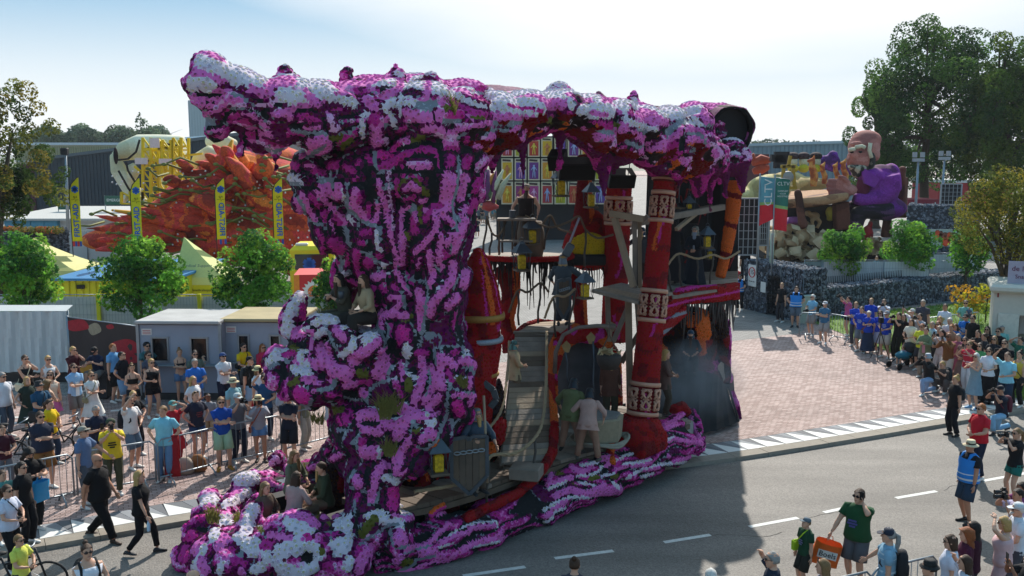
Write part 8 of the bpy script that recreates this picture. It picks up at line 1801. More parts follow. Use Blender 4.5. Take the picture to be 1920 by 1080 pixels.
# ---- foreground on the right
q=C(1612,919,1.84,-45,'call',('tee','#1d4a2b','#6a62a8','print'),('shorts','#55585e'),('short','brown'),'man in dark green tee on the phone with an orange bag',glasses=1,road=True,g=GS,bulk=1.25,belly=.06,yaw=-.2,shoes='#1a1b20')
dev(q,'phone','phone at the ear of the man in green',1);ORG=q
q=C(1512,972,1.36,-70,'stand',('tee','#16402a','#8a86b8','print'),('shorts','#2b2c28'),('short','dblond'),'boy in dark green tee and grey cap with a lime bag',hat=('cap','#5c6a74'),road=True,g=GS,nod=U)
LIME=shoulder_bag(q,'#a4c420','lime green lunch bag carried by the boy',-1,.34,.1)
C(1450,1038,1.78,-100,'shade',('tee','#232c3c'),('jeans','#30384a'),('balding','grey'),'balding man shading his eyes at the bottom edge',glasses='clear',road=True,g=GN)
C(1545,1051,1.7,-110,'stand',('tee','#9a9aa4'),('jeans','#40465a'),('long','dblond'),'woman with straight blond hair at the bottom edge',glasses='top',female=True,road=True,g=GN)
q=C(1668,993,1.78,-110,'lean',('tee','#7fa6bd','#b9ccd6','stripes'),('shorts','#4a6480'),('pony','grey'),'man in navy cap and blue striped shirt at the barrier',hat=('cap','#1d2638'),road=True,g=GN,bulk=1.12);backpack(q,'#1c1e24','black backpack on the blue striped shirt')
C(1785,1006,1.72,-105,'stand',('tee','#d3d6e4'),('jeans','#3c465a'),('bob','brown'),'woman with short brown hair in white printed tee',glasses=1,female=True,road=True,g=GN)
C(1814,992,1.68,-105,'stand',('tee','#4a1830'),('jeans','#2c2f3c'),('curly','red'),'woman with long wavy red hair in maroon',female=True,road=True,g=GN)
C(1828,980,1.72,-130,'stand',('long','#3c1428'),('jeans','#22242e'),('long','dark'),'woman with very long dark hair in maroon dress',female=True,road=True,g=GN)
C(1812,1045,1.68,-110,'shade',('tee','#c5c6d0'),('jeans','#3c465a'),('long','brown'),'brown haired woman shading her eyes at the bottom edge',female=True,road=True,g=GN)
C(1745,1054,1.76,-110,'stand',('tee','#1c1d22'),('jeans','#2a2d38'),('short','dark'),'man in black fedora at the bottom edge',hat=('fedora','#1a1b1c'),road=True,g=GN)
C(1886,971,1.7,-120,'shadel',('tank','#d3aeb0'),('trousers','#c4a2a6'),('bob','blond'),'blonde woman in pale pink shading her eyes',glasses=1,female=True,road=True,g=GN,bulk=1.2)
q=C(1911,919,1.72,-85,'camera',('tee','#b9b2cc'),('trousers','#2a2028'),('short','dark'),'dark haired man in lilac tee aiming a camera',road=True,g=GN,skin=2);dev(q,'camera','camera of the man in lilac',2)
q=C(1917,906,1.7,-85,'photo',('tee','#7c3a68'),('trousers','#22242a'),('short','dark'),'person in purple print photographing at the right edge',road=True,g=GN,skin=3);dev(q,'camera','camera at the right edge',2)
C(1912,946,1.78,-100,'hold',('shirt','#d0d4dc'),('trousers','#4a4a52'),('short','white'),'bearded man in white cap and white shirt',hat=('cap','#c4c9cc'),glasses='clear',beard=('white',.05),road=True,g=GN)
q=C(1935,1035,1.74,-95,'photo',('tee','#1d1e22'),('jeans','#2a2d38'),('short','dark'),'person in black holding a phone at the lower right corner',road=True,g=GN,skin=3);dev(q,'phone','phone in the lower right corner',2)
C(1078,1049,1.68,170,'stand',('tee','#3b3f4c'),('jeans','#2a2d38'),('bun','brown'),'woman with tied up brown hair at the bottom middle',female=True,road=True,g=GN)
C(1333,1070,1.72,180,'stand',('tee','#9aa0a8'),('jeans','#2a2d38'),('short','white'),'white haired person only just in the picture',road=True,g=GN)
C(360,1073,1.72,120,'stand',('tee','#2d3038'),('jeans','#2a2d38'),('bald','dark'),'bald man only just in the picture below the float',road=True,g=GN)

#  other floats, far side of the plaza, small things
def sculpt(name,mb,voxel,parent,cfn,rough=.85,bump=None):
 V,Fq=remesh_parts(mb,voxel);N,fn=vnormals(V,Fq);un=fn/np.maximum(np.linalg.norm(fn,axis=1,keepdims=True),1e-9)
 col_=cfn(V[Fq].mean(1),un);return local(np_mesh(name,V,Fq,attr_mat('flower_mosaic',rough),col_,True),parent)
def pal_fn(cols,sc,thr,jit=.25,seed=1,warp=.5):
 cols=np.array([hexc(c)for c in cols])
 def f(p,n):
  q=p*np.array(sc);q=q+warp*np.stack([perlin(p*.5,seed+1),perlin(p*.5,seed+2),perlin(p*.5,seed+3)],1);h=perlin(q,seed);i=np.digitize(h,thr);return np.clip(cols[i]*(1+nr.uniform(-jit,jit,(len(p),1))),0,1)
 return f
rd=empty('red_flower_float',at(430,480,56),0,'huge red and orange flower float with green stems and pointed scales','parade float');bpy.context.view_layer.update()
RF=pal_fn(['#8d2c20','#c04a28','#c8403f','#da6230','#b23a2c','#e07f36'],(.5,.5,.7),[-.3,-.12,.05,.16,.34])
b=ells('''520 395 56.4 92 98 2.6; 575 440 56 50 76 1.8; 500 440 55.8 70 60 1.6; 470 440 56 120 60 2.5; 560 470 57 60 50 2; 400 420 58 110 58 2.2; 320 430 58 90 44 2; 250 445 58 80 32 1.6; 200 450 58 48 20 1.2; 430 360 59 70 40 1.8; 480 330 59 50 34 1.5; 590 430 58 20 60 1.6; 450 340 57 90 58 2; 375 385 57 80 50 2; 520 320 57.5 70 46 1.8; 330 410 57 70 40 1.6''')
sculpt('body',b,.16,rd,RF)
sp=[(470,335,432,266,14),(462,340,395,268,14),(455,345,360,300,14),(440,355,330,318,15),(430,365,305,345,16),(420,380,282,366,15),(400,400,270,385,16),(380,415,240,392,13),(360,425,215,405,12),(330,440,168,402,10),(300,440,158,428,11),(280,450,165,452,10),(300,462,170,470,12),(505,330,482,282,14),(470,350,420,292,16),(430,400,350,372,20),(410,430,320,410,20),(350,450,210,440,16)]
r9=random.Random(9)
for i in range(34):
 a_=r9.uniform(.3,2.75);d_=r9.uniform(.35,.95);x,y=460+130*d_*math.cos(a_)-40*d_,420-140*d_*math.sin(a_);l_=r9.uniform(34,60);u_=max(a_,1.5)+r9.uniform(.1,.7);sp.append((x,y,x+l_*math.cos(u_),y-l_*.62*math.sin(u_),r9.uniform(9,14)))
for i,(x0,y0,x1,y1,w)in enumerate(sp):
 Y=55-.12*i if i<16 else 54.3+r9.uniform(-.7,.5);a,c=at(x0,y0,Y),at(x1,y1,Y-.5);k=Y/F_PX;m_=a.lerp(c,.55)+Vector((0,0,w*k*.35));q=MB();q.tube([a,a.lerp(m_,.5),m_,m_.lerp(c,.6),c],[w*k*1.25,w*k*1.3,w*k*1.05,w*k*.6,.04],12,flat=.8);sculpt('scale',q,.14,rd,RF)
STEM=mat('#6d7436',.7,var=.25)
for i in range(70):
 x0,y0=rnd.uniform(190,560),rnd.uniform(300,470)
 if y0<300+max(0,(360-x0))*.55:continue
 L_=rnd.uniform(35,70);an=rnd.uniform(2.6,3.7)if x0<430 else rnd.uniform(1.9,3.4);Y=53;a=at(x0,y0,Y+1.2);c=at(x0+L_*math.cos(an),y0-L_*.6*math.sin(an),Y-.3);m_=a.lerp(c,.5)+Vector((0,-.2,rnd.uniform(-.3,.4)))
 q=MB();q.tube([a,m_,c],[.07,.06,.05],6);q.ell(c,(.16,.1,.1),7,5);local(q.build('stem',STEM),rd)
bl=MB()
for i in range(150):
 p=at(rnd.uniform(210,590),rnd.uniform(320,500),53.6);bl.ell(p,.055,6,4)
o=local(bl.build('small_blossoms',mat('#d8d3d6',.7)),rd);o['kind']='stuff'
for pts in([(436,262),(428,285),(440,305),(452,318)],[(500,300),(515,312),(500,325),(520,335)],[(70+140,394),(250,400),(290,402)]):
 q=MB();q.tube([at(x,y,54)for x,y in pts],[.12,.4,.45,.1]if len(pts)>3 else[.1,.25,.2],8,flat=.6);local(q.build('yellow_petal',mat('#d99a1c',.7,var=.2)),rd)
cf=empty('cream_giant_float',at(300,400,64),0,'cream coloured giant arms carried on yellow steel trusses','parade float');bpy.context.view_layer.update()
CFc=pal_fn(['#cdc8a4','#dcd8b8','#e4e1c6'],(.4,.4,.4),[-.2,.15],.06)
def limb(name,pts,rr,Y):
 q=MB();k=Y/F_PX;q.tube([at(x,y,Y)for x,y in pts],[r*k for r in rr],14);return sculpt(name,q,.14,cf,CFc)
limb('upper_arm',[(345,276),(300,276),(262,276),(232,284),(214,296)],[22,24,24,18,9],64);limb('forearm',[(213,288),(222,318),(243,348),(262,378),(276,402)],[8,15,17,15,8],63.6);limb('hand',[(244,308),(252,322),(248,338)],[8,12,6],63);limb('knee',[(345,420),(312,350),(330,310),(352,320)],[14,18,16,10],66)
limb('far_limb',[(365,330),(378,300),(392,290),(420,300),(440,330)],[14,18,18,16,12],64);limb('far_limb',[(388,270),(410,262),(440,276)],[12,16,14],66);limb('foot',[(226,372),(238,374)],[8,9],63)
for pts in([(262,262),(255,285),(240,298),(222,300)],[(236,304),(240,320),(256,346),(268,352)],[(222,320),(240,352),(262,382)],[(345,275),(300,268),(268,282)]):
 q=MB();q.tube([at(x,y,62.4)for x,y in pts],.07,6);local(q.build('dark_crack',mat('#2c2420',.8)),cf)
q=MB();q.ell(at(217,292,62.9),(.14,.2,.55),10,8);local(q.build('hollow_shade',mat('#2a1d22',.9)),cf)  # solid dark lump, a hollow's shade put in as colour
YT=mat('#d9c614',.5,var=.06);YB=61.5
def truss(x0,x1,y0,y1,Y,n):
 a=[at(x0,y0,Y),at(x1,y0,Y),at(x0,y1,Y),at(x1,y1,Y)]
 for dy in(0,1.4):
  o_=Vector((0,dy,0))
  for i,j in((0,2),(1,3)):q=MB();q.bar(a[i]+o_,a[j]+o_,.16);local(q.build('upright',YT),cf)
  for k in range(n):
   t0,t1=k/n,(k+1)/n;q=MB();q.bar(a[0].lerp(a[2],t0)+o_,a[1].lerp(a[3],t1)+o_,.09);local(q.build('brace',YT),cf);q=MB();q.bar(a[0].lerp(a[2],t1)+o_,a[1].lerp(a[3],t1)+o_,.09);local(q.build('crossbar',YT),cf)
truss(268,283,258,400,YB,7);truss(284,297,262,385,YB+.5,6);truss(305,322,262,330,YB,3);truss(325,340,258,350,YB,4);truss(228,268,360,382,YB,1)
for x0,y0,x1,y1 in((266,282,350,274),(283,300,345,298),(262,325,285,300),(252,312,268,325),(305,262,297,284),(297,262,325,290),(345,292,380,288)):q=MB();q.bar(at(x0,y0,YB),at(x1,y1,YB),.13);local(q.build('brace',YT),cf)
for x,y,w,h in((290,268,.6,.6),(265,302,.8,.4),(310,302,.8,.3),(296,390,.5,.3)):q=MB();q.box(at(x,y,YB-.3),(w,.08,h));local(q.build('white_board',PAINTW),cf)
cv=empty('carver_float',at(1600,480,70),0,'parade float of a giant bald carver seated at a wooden table','parade float');bpy.context.view_layer.update()
def sc(name,txt_,voxel,cols,scale=(.6,.6,.6),thr=(-.15,.15),jit=.12,extra=None):b=ells(txt_)if txt_ else MB();(extra(b)if extra else None);return sculpt(name,b,voxel,cv,pal_fn(cols,scale,list(thr),jit))
kY=70/F_PX
def tb(pts,rr,Y=70):return lambda b:b.tube([at(x,y,Y)for x,y in pts],[r*kY for r in rr],12)
SK_=['#8f5650','#a8685e','#b57a70']
sc('head','1620 276 70 29 28 1.2; 1612 300 69.6 24 26 1; 1624 262 70.2 27 18 1.15; 1598 300 69.3 9 8 .5; 1641 290 69.3 9 13 .4; 1606 270 69 14 5 .3; 1604 290 69 12 8 .4',.1,SK_)
sc('beard','1610 316 69.2 18 10 .7; 1632 302 69.1 9 18 .5; 1606 326 69.2 9 7 .5; 1596 313 68.9 8 4 .4',.09,['#2c2a26','#5a574c','#a8a490'],(4,4,1.6),(-.05,.2))
for pts in([(1592,281),(1603,279)],[(1604,276),(1616,274),(1622,277)],[(1632,268),(1630,282),(1634,296)]):q=MB();q.tube([at(x,y,68.5)for x,y in pts],.14,7);local(q.build('eyebrow',mat('#c9c3a8',.8,var=.2)),cv)
for x in(1597,1613):q=MB();q.ell(at(x,285,68.75),(.16,.1,.09),8,5);local(q.build('eye',BLK_M),cv)
sc('coat','1650 350 70 36 42 1.5; 1660 390 70.3 38 22 1.5; 1632 330 69.4 26 16 1; 1670 330 70 16 24 1',.13,['#4c1450','#6a1c78','#7c2a8c'],(1,1,1),(-.25,.0),.2,lambda b:(tb([(1668,328),(1672,350),(1655,368),(1625,376),(1600,372)],[20,19,17,14,10],69)(b)))
q=MB();q.slab([at(1612,310,68.8),at(1628,320,68.4),at(1650,336,68.3),at(1640,352,68.4),at(1622,344,68.4)],(0,.3,0));local(q.build('collar',mat('#7c2c90',.85,var=.2)),cv)
sc('shirt','1618 352 69.3 12 24 .6',.12,['#5c1232','#701a44','#701a44'])
def hand(b):
 b.ell(at(1586,356,68.6),(22*kY,.5,12*kY),12,8)
 for i,(x,y)in enumerate(((1552,338),(1549,346),(1550,354),(1553,362))):b.tube([at(1586,350+4*i,68.4),at(1568,y+2,68.2),at(x,y,68.1)],[.22,.2,.13],8)
 b.tube([at(1592,346,68.3),at(1583,334,68.1),at(1572,330,68)],[.22,.18,.12],8)
sc('hand','',.08,SK_,extra=hand)
sc('trousers','',.12,['#17121a','#2a1c30','#5c3a5e'],(.4,.4,3.2),(-.05,.2),.1,lambda b:(tb([(1672,398),(1630,394),(1610,400),(1604,430),(1606,452)],[17,17,16,12,11],69)(b),tb([(1660,392),(1600,388),(1580,396)],[14,14,12],71)(b)))
CW=['#3c2018','#522c20','#64382a'];sc('chair','1690 330 71 6 12 .4; 1692 318 71 7 7 .4',.1,CW,(2,2,.6),extra=lambda b:(tb([(1693,318),(1694,400)],[5,6],71)(b),tb([(1680,330),(1684,400)],[4,5],71.5)(b),tb([(1676,402),(1700,402)],[7,7],71)(b),tb([(1664,408),(1662,445)],[8,11],70)(b),b.box(at(1688,365,71.3),(1,.4,2.6))))
sc('table_top','',.12,['#5a3c28','#8a6244','#a57c58'],(.5,.5,2),extra=lambda b:(b.slab([at(1472,376,68),at(1590,362,67.5),at(1598,352,71),at(1482,358,72)],(0,0,-.55)),b.tube([at(1470,382,68),at(1530,378,67.6),at(1590,368,67.4)],[.35,.4,.3],9)))
sc('table_leg','',.12,CW,extra=lambda b:b.bar(at(1576,378,69),at(1578,430,69),1.0));sc('carving_knife','',.12,CW,extra=lambda b:(b.bar(at(1497,365,67.5),at(1504,420,67.5),.5),b.ell(at(1496,362,67.5),.3,8,6),b.ell(at(1505,420,67.5),.4,8,6)))
q=MB();q.box(at(1525,425,72),(5.5,2,3.4));local(q.build('hollow_shade',mat('#171316',.9)),cv);q=MB();q.box(at(1590,470,71),(13.5,5,.8));local(q.build('trailer_skirt',mat('#1c1c1f',.9)),cv)  # first box is solid and dark, added for the shade under the table
SHV=[mat(c,.8,var=.15,scale=2)for c in('#b59a76','#a3865f','#c7ad8a')]
for i in range(95):
 x,y=rnd.uniform(1438,1545),rnd.uniform(432,484)
 if rnd.random()<.2:x,y=rnd.uniform(1610,1655),rnd.uniform(455,482)
 if x>1520 and y<445:continue
 c=at(x,y,68+rnd.uniform(-1.2,1));r_=rnd.uniform(.35,.75);wd_=rnd.uniform(.45,.9);a0=rnd.uniform(0,6.28);sw=rnd.uniform(2.2,4.2);axd=Vector((rnd.gauss(0,1),rnd.gauss(0,.6),rnd.gauss(0,.5))).normalized();fx,fy,_=frame(axd);q=MB();n=9
 P1=[c+(fx*math.cos(a0+sw*t)+fy*math.sin(a0+sw*t))*r_*(1-.25*t)+axd*.3*t for t in[j/n for j in range(n+1)]]
 for j in range(n):q.add([P1[j]-axd*wd_/2,P1[j]+axd*wd_/2,P1[j+1]+axd*wd_/2,P1[j+1]-axd*wd_/2],[(0,1,2,3)])
 local(q.build('wood_shaving',SHV[i%3]),cv)
sc('wooden_puppet','1527 405 69.5 10 8 .5; 1515 400 69.4 6 6 .4',.09,['#8a6a48','#a5845c','#a5845c'],extra=lambda b:(tb([(1530,408),(1538,416),(1532,428)],[5,4,3],69)(b),tb([(1522,410),(1524,430)],[4,3],69)(b)));sc('yellow_skull','1558 398 70 10 11 .5; 1556 410 70 6 5 .4',.09,['#b0a02c','#c2b43c','#c2b43c']);sc('purple_heap','1490 414 69 22 8 .8; 1470 418 69 14 8 .8',.12,['#4c1c50','#6a3070','#8a4a80']);sc('red_sack','1626 440 69 10 17 .7; 1632 420 69 4 6 .3',.1,['#7c1418','#9c1c20','#9c1c20'])
b=None
of=empty('toy_shop_float',at(1500,400,82),0,'float with cream mounds and orange seahorses behind the carver','parade float');bpy.context.view_layer.update();cv=of
kY=82/F_PX;sc('cream_mound','1450 352 82 50 26 1.5; 1400 372 82 40 20 1.5; 1510 345 83 46 14 1.5; 1478 335 84 30 14 1.5; 1425 385 82 50 20 2',.16,['#a08e5c','#bca96e','#cbbb84'],(.8,.8,.8))
for x,y,s in((1523,312,1.25),(1543,318,.9),(1567,318,.9),(1582,314,1.)):
 sc('seahorse','',.1,['#a5502a','#c97030','#d9954a'],(2,2,3),extra=lambda b:(tb([(x+2,y+30*s),(x+4,y+14*s),(x-1,y),(x,y-10*s),(x-8*s,y-8*s)],[5*s,6*s,5*s,5*s,2*s],80)(b),tb([(x+2,y-10*s),(x+4,y-18*s)],[3*s,1],80)(b)))
sc('purple_coral',';'.join('%d %d 86 %d %d .6'%(rnd.uniform(1535,1575),rnd.uniform(290,316),9,9)for _ in range(16)),.16,['#43185a','#5c2478','#74389a'],(2,2,2));sc('purple_coral','1598 315 86 16 14 .6',.16,['#43185a','#5c2478','#74389a'])
for x in(1487,1507,1530):sc('toadstool_cap','%d 293 85 12 8 .6'%x,.13,['#1b1416','#2c1c20','#3a2a2e']);sc('toadstool_stem','%d 303 85 9 11 .5'%x,.13,['#b9b69a','#c9c6aa','#c9c6aa']);sc('toadstool_base','%d 316 84.6 11 8 .5'%x,.13,['#a89a1c','#c4b42c','#c4b42c'])
q=MB();q.lathe(at(1477,332,79),[(.5,0),(.45,.15)],18,(0,-1,0));local(q.build('cog_wheel',mat('#9c968c',.6)),of);q=MB()
for p0,p1 in(((1466,350),(1470,310)),((1490,350),(1486,310)),((1462,352),(1494,352)),((1464,312),(1492,312)),((1478,312),(1482,292))):q.bar(at(*p0,79),at(*p1,79),.25)
local(q.build('machine_frame',mat('#b08a1c',.6,var=.2)),of)
for p0,p1,w in(((1410,306),(1445,300),.5),((1412,322),(1442,314),.5),((1400,298),(1420,312),.3)):q=MB();q.tube([at(*p0,84),at((p0[0]+p1[0])/2,p0[1]-6,84),at(*p1,84)],[w*.5,w,w*.4],8);local(q.build('red_branch',mat('#a03c22',.8,var=.2)),of)
q=MB();q.box(at(1465,300,82),(1.2,.6,1.4));q.bar(at(1445,296,82),at(1472,300,82),.6);local(q.build('black_camera_rig',BLK_M),of)
for j,(ya,yb)in enumerate(((341,383),(297,338),(258,294))):
 for i,x in enumerate(range(940,1150,25)):
  c_=['#c98a1c','#b03a28','#8a2f6a','#c9a31c','#a83a7a','#5c3a90','#a52a30','#6a2a7c','#a5a51c'][(i*2+j*3)%9];Y=84;a,e=at(x,ya,Y),at(x+22,yb,Y);w,h=e.x-a.x,a.z-e.z
  root=empty('toy_box',((a.x+e.x)/2,Y,e.z),0,'packaging box with a %s window, %s from the left in the %s row'%({'#c98a1c':'amber','#b03a28':'brick red','#8a2f6a':'plum','#c9a31c':'yellow','#a83a7a':'pink','#5c3a90':'violet','#a52a30':'red','#6a2a7c':'purple','#a5a51c':'lime'}[c_],('first','second','third','fourth','fifth','sixth','seventh','eighth','ninth')[i],('bottom','middle','top')[j]),'box','wall of toy boxes across the plaza');
  b=MB();b.box((0,.5,h/2),(w,1,h));b.build('carton',mat('#c9bfa2',.7,var=.12),root);b=MB();b.box((0,-.01,h*.44),(w*.78,.03,h*.76));b.build('window',mat(c_,.6,var=.2),root)
  b=MB();b.box((-.05*w,-.02,h*.91),(w*.7,.03,h*.09),M=Matrix.Rotation(.06,3,'Y'));b.build('title_strip',mat('#3a2a2a',.6),root)
  b=MB();b.ell((0,-.06,h*.66),(w*.09,.08,h*.05),8,5);b.tube([(0,-.06,h*.62),(0,-.06,h*.38)],w*.1,7);fm=mat(('#d9c34a','#c07a4a','#d49ac0','#9aa8d0')[(i+j)%4],.7,var=.15)
  for s in(-1,1):b.tube([(s*w*.06,-.06,h*.4),(s*w*.1,-.06,h*.12)],w*.05,6);b.tube([(s*w*.08,-.06,h*.6),(s*w*.24,-.06,h*.46)],w*.04,6)
  b.build('figure',fm,root)
b=MB();a,e=at(930,255,84.4),at(1150,384,84.4);b.box(((a.x+e.x)/2,85.2,a.z/2),(e.x-a.x,.5,a.z));tag(b.build('dark_stand',mat('#1e2226',.9)),'dark stand carrying the wall of toy boxes','stand')
pl=empty('plant_float',at(915,400,76),0,'float of pale reed leaves and purple and orange stalks seen beside the dragon trunk','parade float');bpy.context.view_layer.update()
for x0,y0,x1,y1,c_,w in((930,372,958,325,'#a8ab90',.5),(920,372,944,318,'#b9bca0',.5),(935,374,950,340,'#9ca086',.4),(912,375,916,318,'#5c2a5c',.8),(906,380,902,322,'#7c3a6c',.7),(902,375,926,325,'#b0702c',.7),(925,380,930,320,'#6c2a5c',.5),(905,385,935,388,'#a03030',.9),(918,372,920,352,'#3a5a34',.6)):q=MB();q.tube([at(x0,y0,76),at((x0+x1)/2-2,(y0+y1)/2,76),at(x1,y1,76)],[w*.7,w,w*.25],8,flat=.5);local(q.build('stalk',mat(c_,.8,var=.2)),pl)
fc=['#2c4a86','#c94a2a','#d9d9d9','#1e2024','#3f8a9a','#8a3a4a','#c9b83a','#56606a','#d27a2a','#2a2c34']
FP=[(978,448,0),(895,445,9),(1020,434,3),(1063,402,8),(1068,398,9),(1128,402,3),(1122,405,6),(1116,400,3),(1121,455,4),(1014,392,2),(1021,392,6),(1030,391,0)]+[(rnd.uniform(893,962),rnd.uniform(388,424),rnd.randrange(10))for _ in range(46)]
for i,(x,y,ci)in enumerate(FP):
 p=G(x,y);lab={0:'person in blue far off under the arch',1:'person with a white board far off beside the dragon trunk',2:'person in dark clothes beyond the rope railing',6:'person in a long yellow coat far across the plaza'}.get(i)
 person(p,rnd.uniform(1.62,1.86),R(rnd.uniform(-50,50)),rnd.choice(['stand','cross','hold','hips']),('tee',fc[ci]),(rnd.choice(['shorts','jeans']),rnd.choice(['#2c3444','#5a6470','#23252b','#8a8478'])),(rnd.choice(['short','long']),rnd.choice(['dark','brown','blond'])),label=lab or 'tiny spectator in the distant crowd seen through the float',group=None if lab else 'distant crowd seen through the float',lod=2)
for px,py,h,z0,tp,l in((1398,466,1.8,2.4,'#141518','man in black standing on the gabion block'),(1513,500,1.0,1.3,'#2a2f24','person with green print sitting behind the fence'),(1523,498,1.0,1.3,'#1a1b1f','person in black sitting behind the fence'),(1644,480,1.75,1.3,'#4a8aa8','person in light blue behind the street trees')):
 p=at(px,py,48 if px<1640 else 51);person(Vector((p.x,p.y,p.z-h*(1. if h>1.2 else .98))),h,R(-10),'stand',('tee',tp),('trousers','#1c1d22'),('short','brown'),label=l,lod=1)
fv=empty('food_van',(at(1858,640,33.5).x,33.5,0),-.42,'white food van with an open serving hatch at the right edge','food van');kV=33.5/F_PX;X0=0.;zt=at(1860,545,33.5).z
VW=mat('#cdc9bb',.5,var=.05);b=MB();holed_wall(b,X0,X0+5,.35,zt,0,.06,[(39*kV*1.1,X0+3.2,at(0,637,33.5).z,at(0,588,33.5).z)]);b.box((X0+.03,1.1,(zt+.35)/2),(.06,2.2,zt-.35));b.box((X0+2.5,2.2,(zt+.35)/2),(5,.06,zt-.35));b.box((X0+2.5,1.1,.4),(5,2.2,.08));b.build('van_body',VW,fv)
b=MB();b.box((X0+2.45,1.0,zt+.1),(5.2,2.6,.3),bev=.09);b.build('roof',VW,fv);b=MB();b.box((X0+.5,-.08,at(0,611,33.5).z),(.66,.03,.95),bev=.01);h_=b.build('hatch_door',mat('#d8d4c6',.5),fv);b=MB();b.box((X0+.2,-.12,at(0,616,33.5).z),(.07,.06,.1));b.build('latch',BLK_M,h_)
b=MB();b.box((1.7,.55,1.9),(1.6,.02,1.2));b.build('inside_print',mat('#b9b2ac',.7,var=.15,scale=2),fv);b=MB();b.box((X0+.12,-.05,zt-.12),(.05,.03,.2));b.build('tail_lamp',mat('#8a1c1c',.4),fv);b=MB();b.box((39*kV*1.1+.9,-.1,at(0,637,33.5).z),(1.9,.3,.05));b.build('counter',STEEL,fv)
b=MB();b.box((X0+2.6,.3,zt+.62),(4.4,.06,.85));b.build('roof_sign',mat('#a9a3b3',.6,var=.06),fv);txt('de lekkerste',(X0+1.15,.26,zt+.78),.26,mat('#6a2a4a',.7),fv);txt('Snacks op pad',(X0+1.2,.26,zt+.5),.2,mat('#6a2a4a',.7),fv)
for x in(1.0,4.0):b=MB();b.lathe((X0+x,.3,.34),[(.3,-.1),(.34,0),(.3,.1)],14,(0,1,0));b.build('wheel',BLK_M,fv)
def bike(p,rz,label,crate=False):
 root=empty('bicycle',p,rz,label,'bicycle',None)
 for x in(-.52,.52):
  b=MB();b.tube([(x+.33*math.cos(t),0,.35+.33*math.sin(t))for t in np.linspace(0,6.283,25)],.022,6);w_=b.build('wheel',BLK_M,root);b=MB()
  for i in range(10):t=i*.628;b.tube([(x,0,.35),(x+.32*math.cos(t),0,.35+.32*math.sin(t))],.004,3)
  b.build('spokes',STEEL,w_)
 b=MB();
 for q in(((-.52,0,.35),(0,0,.3)),((0,0,.3),(-.18,0,.85)),((-.18,0,.85),(-.52,0,.35)),((0,0,.3),(.38,0,.75)),((-.14,0,.72),(.36,0,.82)),((.36,0,.95),(.52,0,.35))):b.tube(q,.02,6)
 b.build('frame',mat('#23262b',.35,metal=.4),root);b=MB();b.ell((-.2,0,.93),(.13,.08,.04),10,6);b.build('saddle',BLK_M,root)
 b=MB();b.tube([(.22,-.28,1.0),(.36,-.1,1.05),(.36,.1,1.05),(.22,.28,1.0)],.016,6);b.build('handlebar',STEEL,root);b=MB();b.box((-.55,0,.74),(.36,.14,.03));b.build('rack',BLK_M,root)
 if crate:b=MB();b.box((.62,0,.85),(.36,.4,.28),bev=.02);b.build('basket',mat('#5a5650',.8,var=.2),root)
bike(G(28,862),.25,'dark bicycle behind the boy in maroon');bike(G(122,850),.2,'black bicycle behind the heavy man in navy');bike(G(72,872),.5,'bicycle leaning low behind the dark curly haired man');bike(G(1898,700),2.5,'bicycle with a grey basket beside the shaggy blond woman',True);p=G(30,1130,RZ);bike(Vector((p.x,p.y,RZ)),.3,'small scooter bicycle of the boy in lime')
sr=empty('stroller',G(1694,690),R(-70),'dark stroller with a teal seat at the front of the crowd','stroller');b=MB();b.ell((0,0,.48),(.24,.36,.16),12,8);b.build('seat',mat('#186a80',.8,var=.2),sr);b=MB();b.ell((0,.22,.72),(.25,.24,.22),12,8);b.build('hood',mat('#25272c',.85),sr);b=MB()
for s in(-1,1):b.tube([(s*.24,.5,1.05),(s*.24,.1,.45),(s*.26,-.4,.15)],.018,6);b.tube([(s*.24,0,.5),(s*.27,.4,.15)],.018,6)
b.tube([(-.24,.5,1.05),(.24,.5,1.05)],.02,6);b.build('frame',BLK_M,sr)
for x,y in((-.27,-.42),(.27,-.42),(-.28,.42),(.28,.42)):b=MB();b.lathe((x,y,.13),[(.1,-.03),(.13,0),(.1,.03)],12,(1,0,0));b.build('wheel',BLK_M,sr)
person(sr.location+Vector((0,.0,.1)),.95,R(-70),'sit',('tee','#8f8590'),('shorts','#4a4c58'),('bob','brown'),label='small child sitting in the stroller',group=GR,lod=1)
t3=empty('tripod',Vector((TRIPOD.x-.1,TRIPOD.y-.15,0)),0,'black camera tripod before the man in the blue printed tee','tripod');b=MB()
for a in(0,2.1,4.2):b.tube([(0,0,1.1),(.38*math.cos(a),.38*math.sin(a),0)],[.02,.014],6)
b.tube([(0,0,.9),(0,0,1.4)],.022,6);b.build('legs',BLK_M,t3);b=MB();b.box((0,0,1.5),(.14,.2,.22),bev=.02);b.build('mount',BLK_M,t3)
og=hang_bag(ORG,0,'#d9641c','big orange shopping bag carried by the man in green',.52,.44,.1);og.rotation_euler=(0,.22,-.2);b=MB();b.box((.0,-.125,-.2),(.34,.01,.15));lb_=b.build('label_panel',PAINTW,og);txt('Boels',(.0,-.135,-.2),.14,BLK_M,lb_)
bt_=empty('water_bottle',BOT1+Vector((0,0,-.14)),0,'clear water bottle with blue cap in the hand of the blonde in black','bottle');b=MB();b.lathe((0,0,-.1),[(.03,0),(.033,.02),(.033,.14),(.014,.19),(.014,.2)],10);b.build('bottle_body',mat('#a9c9dc',.1,var=0,spec=.6),bt_);b=MB();b.lathe((0,0,.1),[(.016,0),(.016,.02)],8);b.build('cap',BLU,bt_)
bx=MB();c=SEAT_L;bx.box((c.x,c.y+.1,.4),(.5,.4,.78),bev=.03);tag(bx.build('folding_seat',mat('#33363b',.8)),'dark box under the man sitting before the banner','seat')
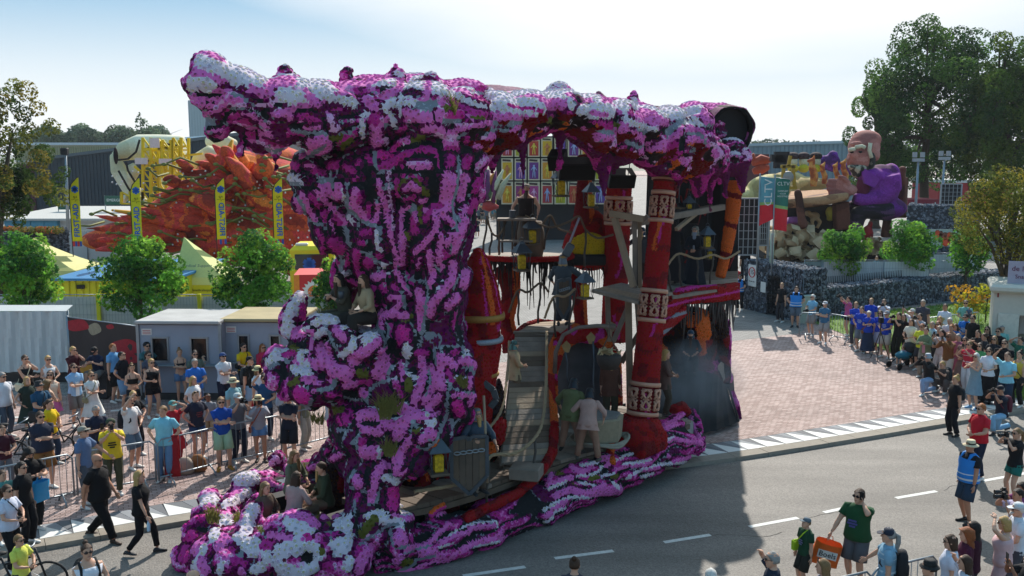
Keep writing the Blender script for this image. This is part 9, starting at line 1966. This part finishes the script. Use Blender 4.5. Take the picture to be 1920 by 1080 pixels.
for px,py,c_,l in((197,735,'#b01f24','bright red bag on the ground before the banner'),(348,888,'#a89a8a','pale backpack on the ground inside the barrier'),(372,883,'#8a5a30','small brown bag on the ground inside the barrier')):
 p=G(px,py);b=MB();b.lathe((0,0,0),[(.16,0),(.22,.06),(.2,.28),(.1,.4),(.03,.42)],12,sy=.7);o=b.build('ground_bag',mat(c_,.8,var=.2,bump=.4));o.location=p;tag(o,l,'bag')
rj=MB();a=lp[2].lerp(lp[3],.3);rs=[]
for k in range(7):rs.append([Vector((a.x-.12+.19*math.cos(t)*(1+.16*math.sin(3*t+k*1.4)),a.y-.02+.07*math.sin(t)*(1+.2*k/6),1.14-1.0*k/6))for t in[2*math.pi*j/14 for j in range(14)]])
rj.rings(rs);tag(rj.build('red_jacket',mat('#96121e',.85,var=.2,bump=.8,bscale=6)),'long red jacket hung over the crowd barrier','jacket')
b=MB();pts=[at(1208,560,29),at(1246,560,31),at(1306,560,32.2),at(1381,560,32.0)];n=18;rows=[]
for k in range(7):
 rows.append([]);
 for j in range(n+1):
  t=j/n*3;i=min(int(t),2);q=pts[i].lerp(pts[i+1],t-i);rows[-1].append(Vector((q.x,q.y+.12*math.sin(j*1.3+k),2.6+6.5*k/6)))
for k in range(6):
 for j in range(n):b.add([rows[k][j],rows[k][j+1],rows[k+1][j+1],rows[k+1][j]],[(0,1,2,3)])
part(b,'black_backdrop',mat('#131215',.9,var=.3,bump=.6,bscale=3))
for i in range(46):
 b=MB();k,j=rnd.uniform(.3,5.0),rnd.uniform(0,n-2.2);P_=[]
 for q in range(4):kk,jj=min(max(k+rnd.uniform(-.25,.25)+.1*q,0),5.9),min(j+q*.6,n-.01);a=rows[int(kk)][int(jj)].lerp(rows[int(kk)][int(jj)+1],jj-int(jj));P_.append(Vector((a.x,a.y-.2,2.6+6.5*kk/6)))
 b.tube(P_,.035,5);part(b,'red_crack',mat('#7a181c',.8,var=.3))
hm_=bpy.data.materials.new('haze');hm_.use_nodes=True;nt=hm_.node_tree;nt.nodes.clear();o_=nt.nodes.new('ShaderNodeOutputMaterial');v_=nt.nodes.new('ShaderNodeVolumePrincipled')
v_.inputs['Density'].default_value=.00018;v_.inputs['Color'].default_value=(.86,.92,1,1);v_.inputs['Anisotropy'].default_value=.2;nt.links.new(v_.outputs[0],o_.inputs['Volume'])
b=MB();b.box((0,1150,15.4),(3020,2720,33.2));tag(b.build('haze',hm_),kind='stuff')
finish_people()
bpy.context.view_layer.update();dg=bpy.context.evaluated_depsgraph_get()
for o in[o for o in S.objects if o.type=='FONT']:
 me=bpy.data.meshes.new_from_object(o.evaluated_get(dg));pa,lo,ro,sc_=o.parent,o.location.copy(),o.rotation_euler.copy(),o.scale.copy();bpy.data.objects.remove(o)
 n=link('lettering',me,pa);n.location=lo;n.rotation_euler=ro;n.scale=sc_
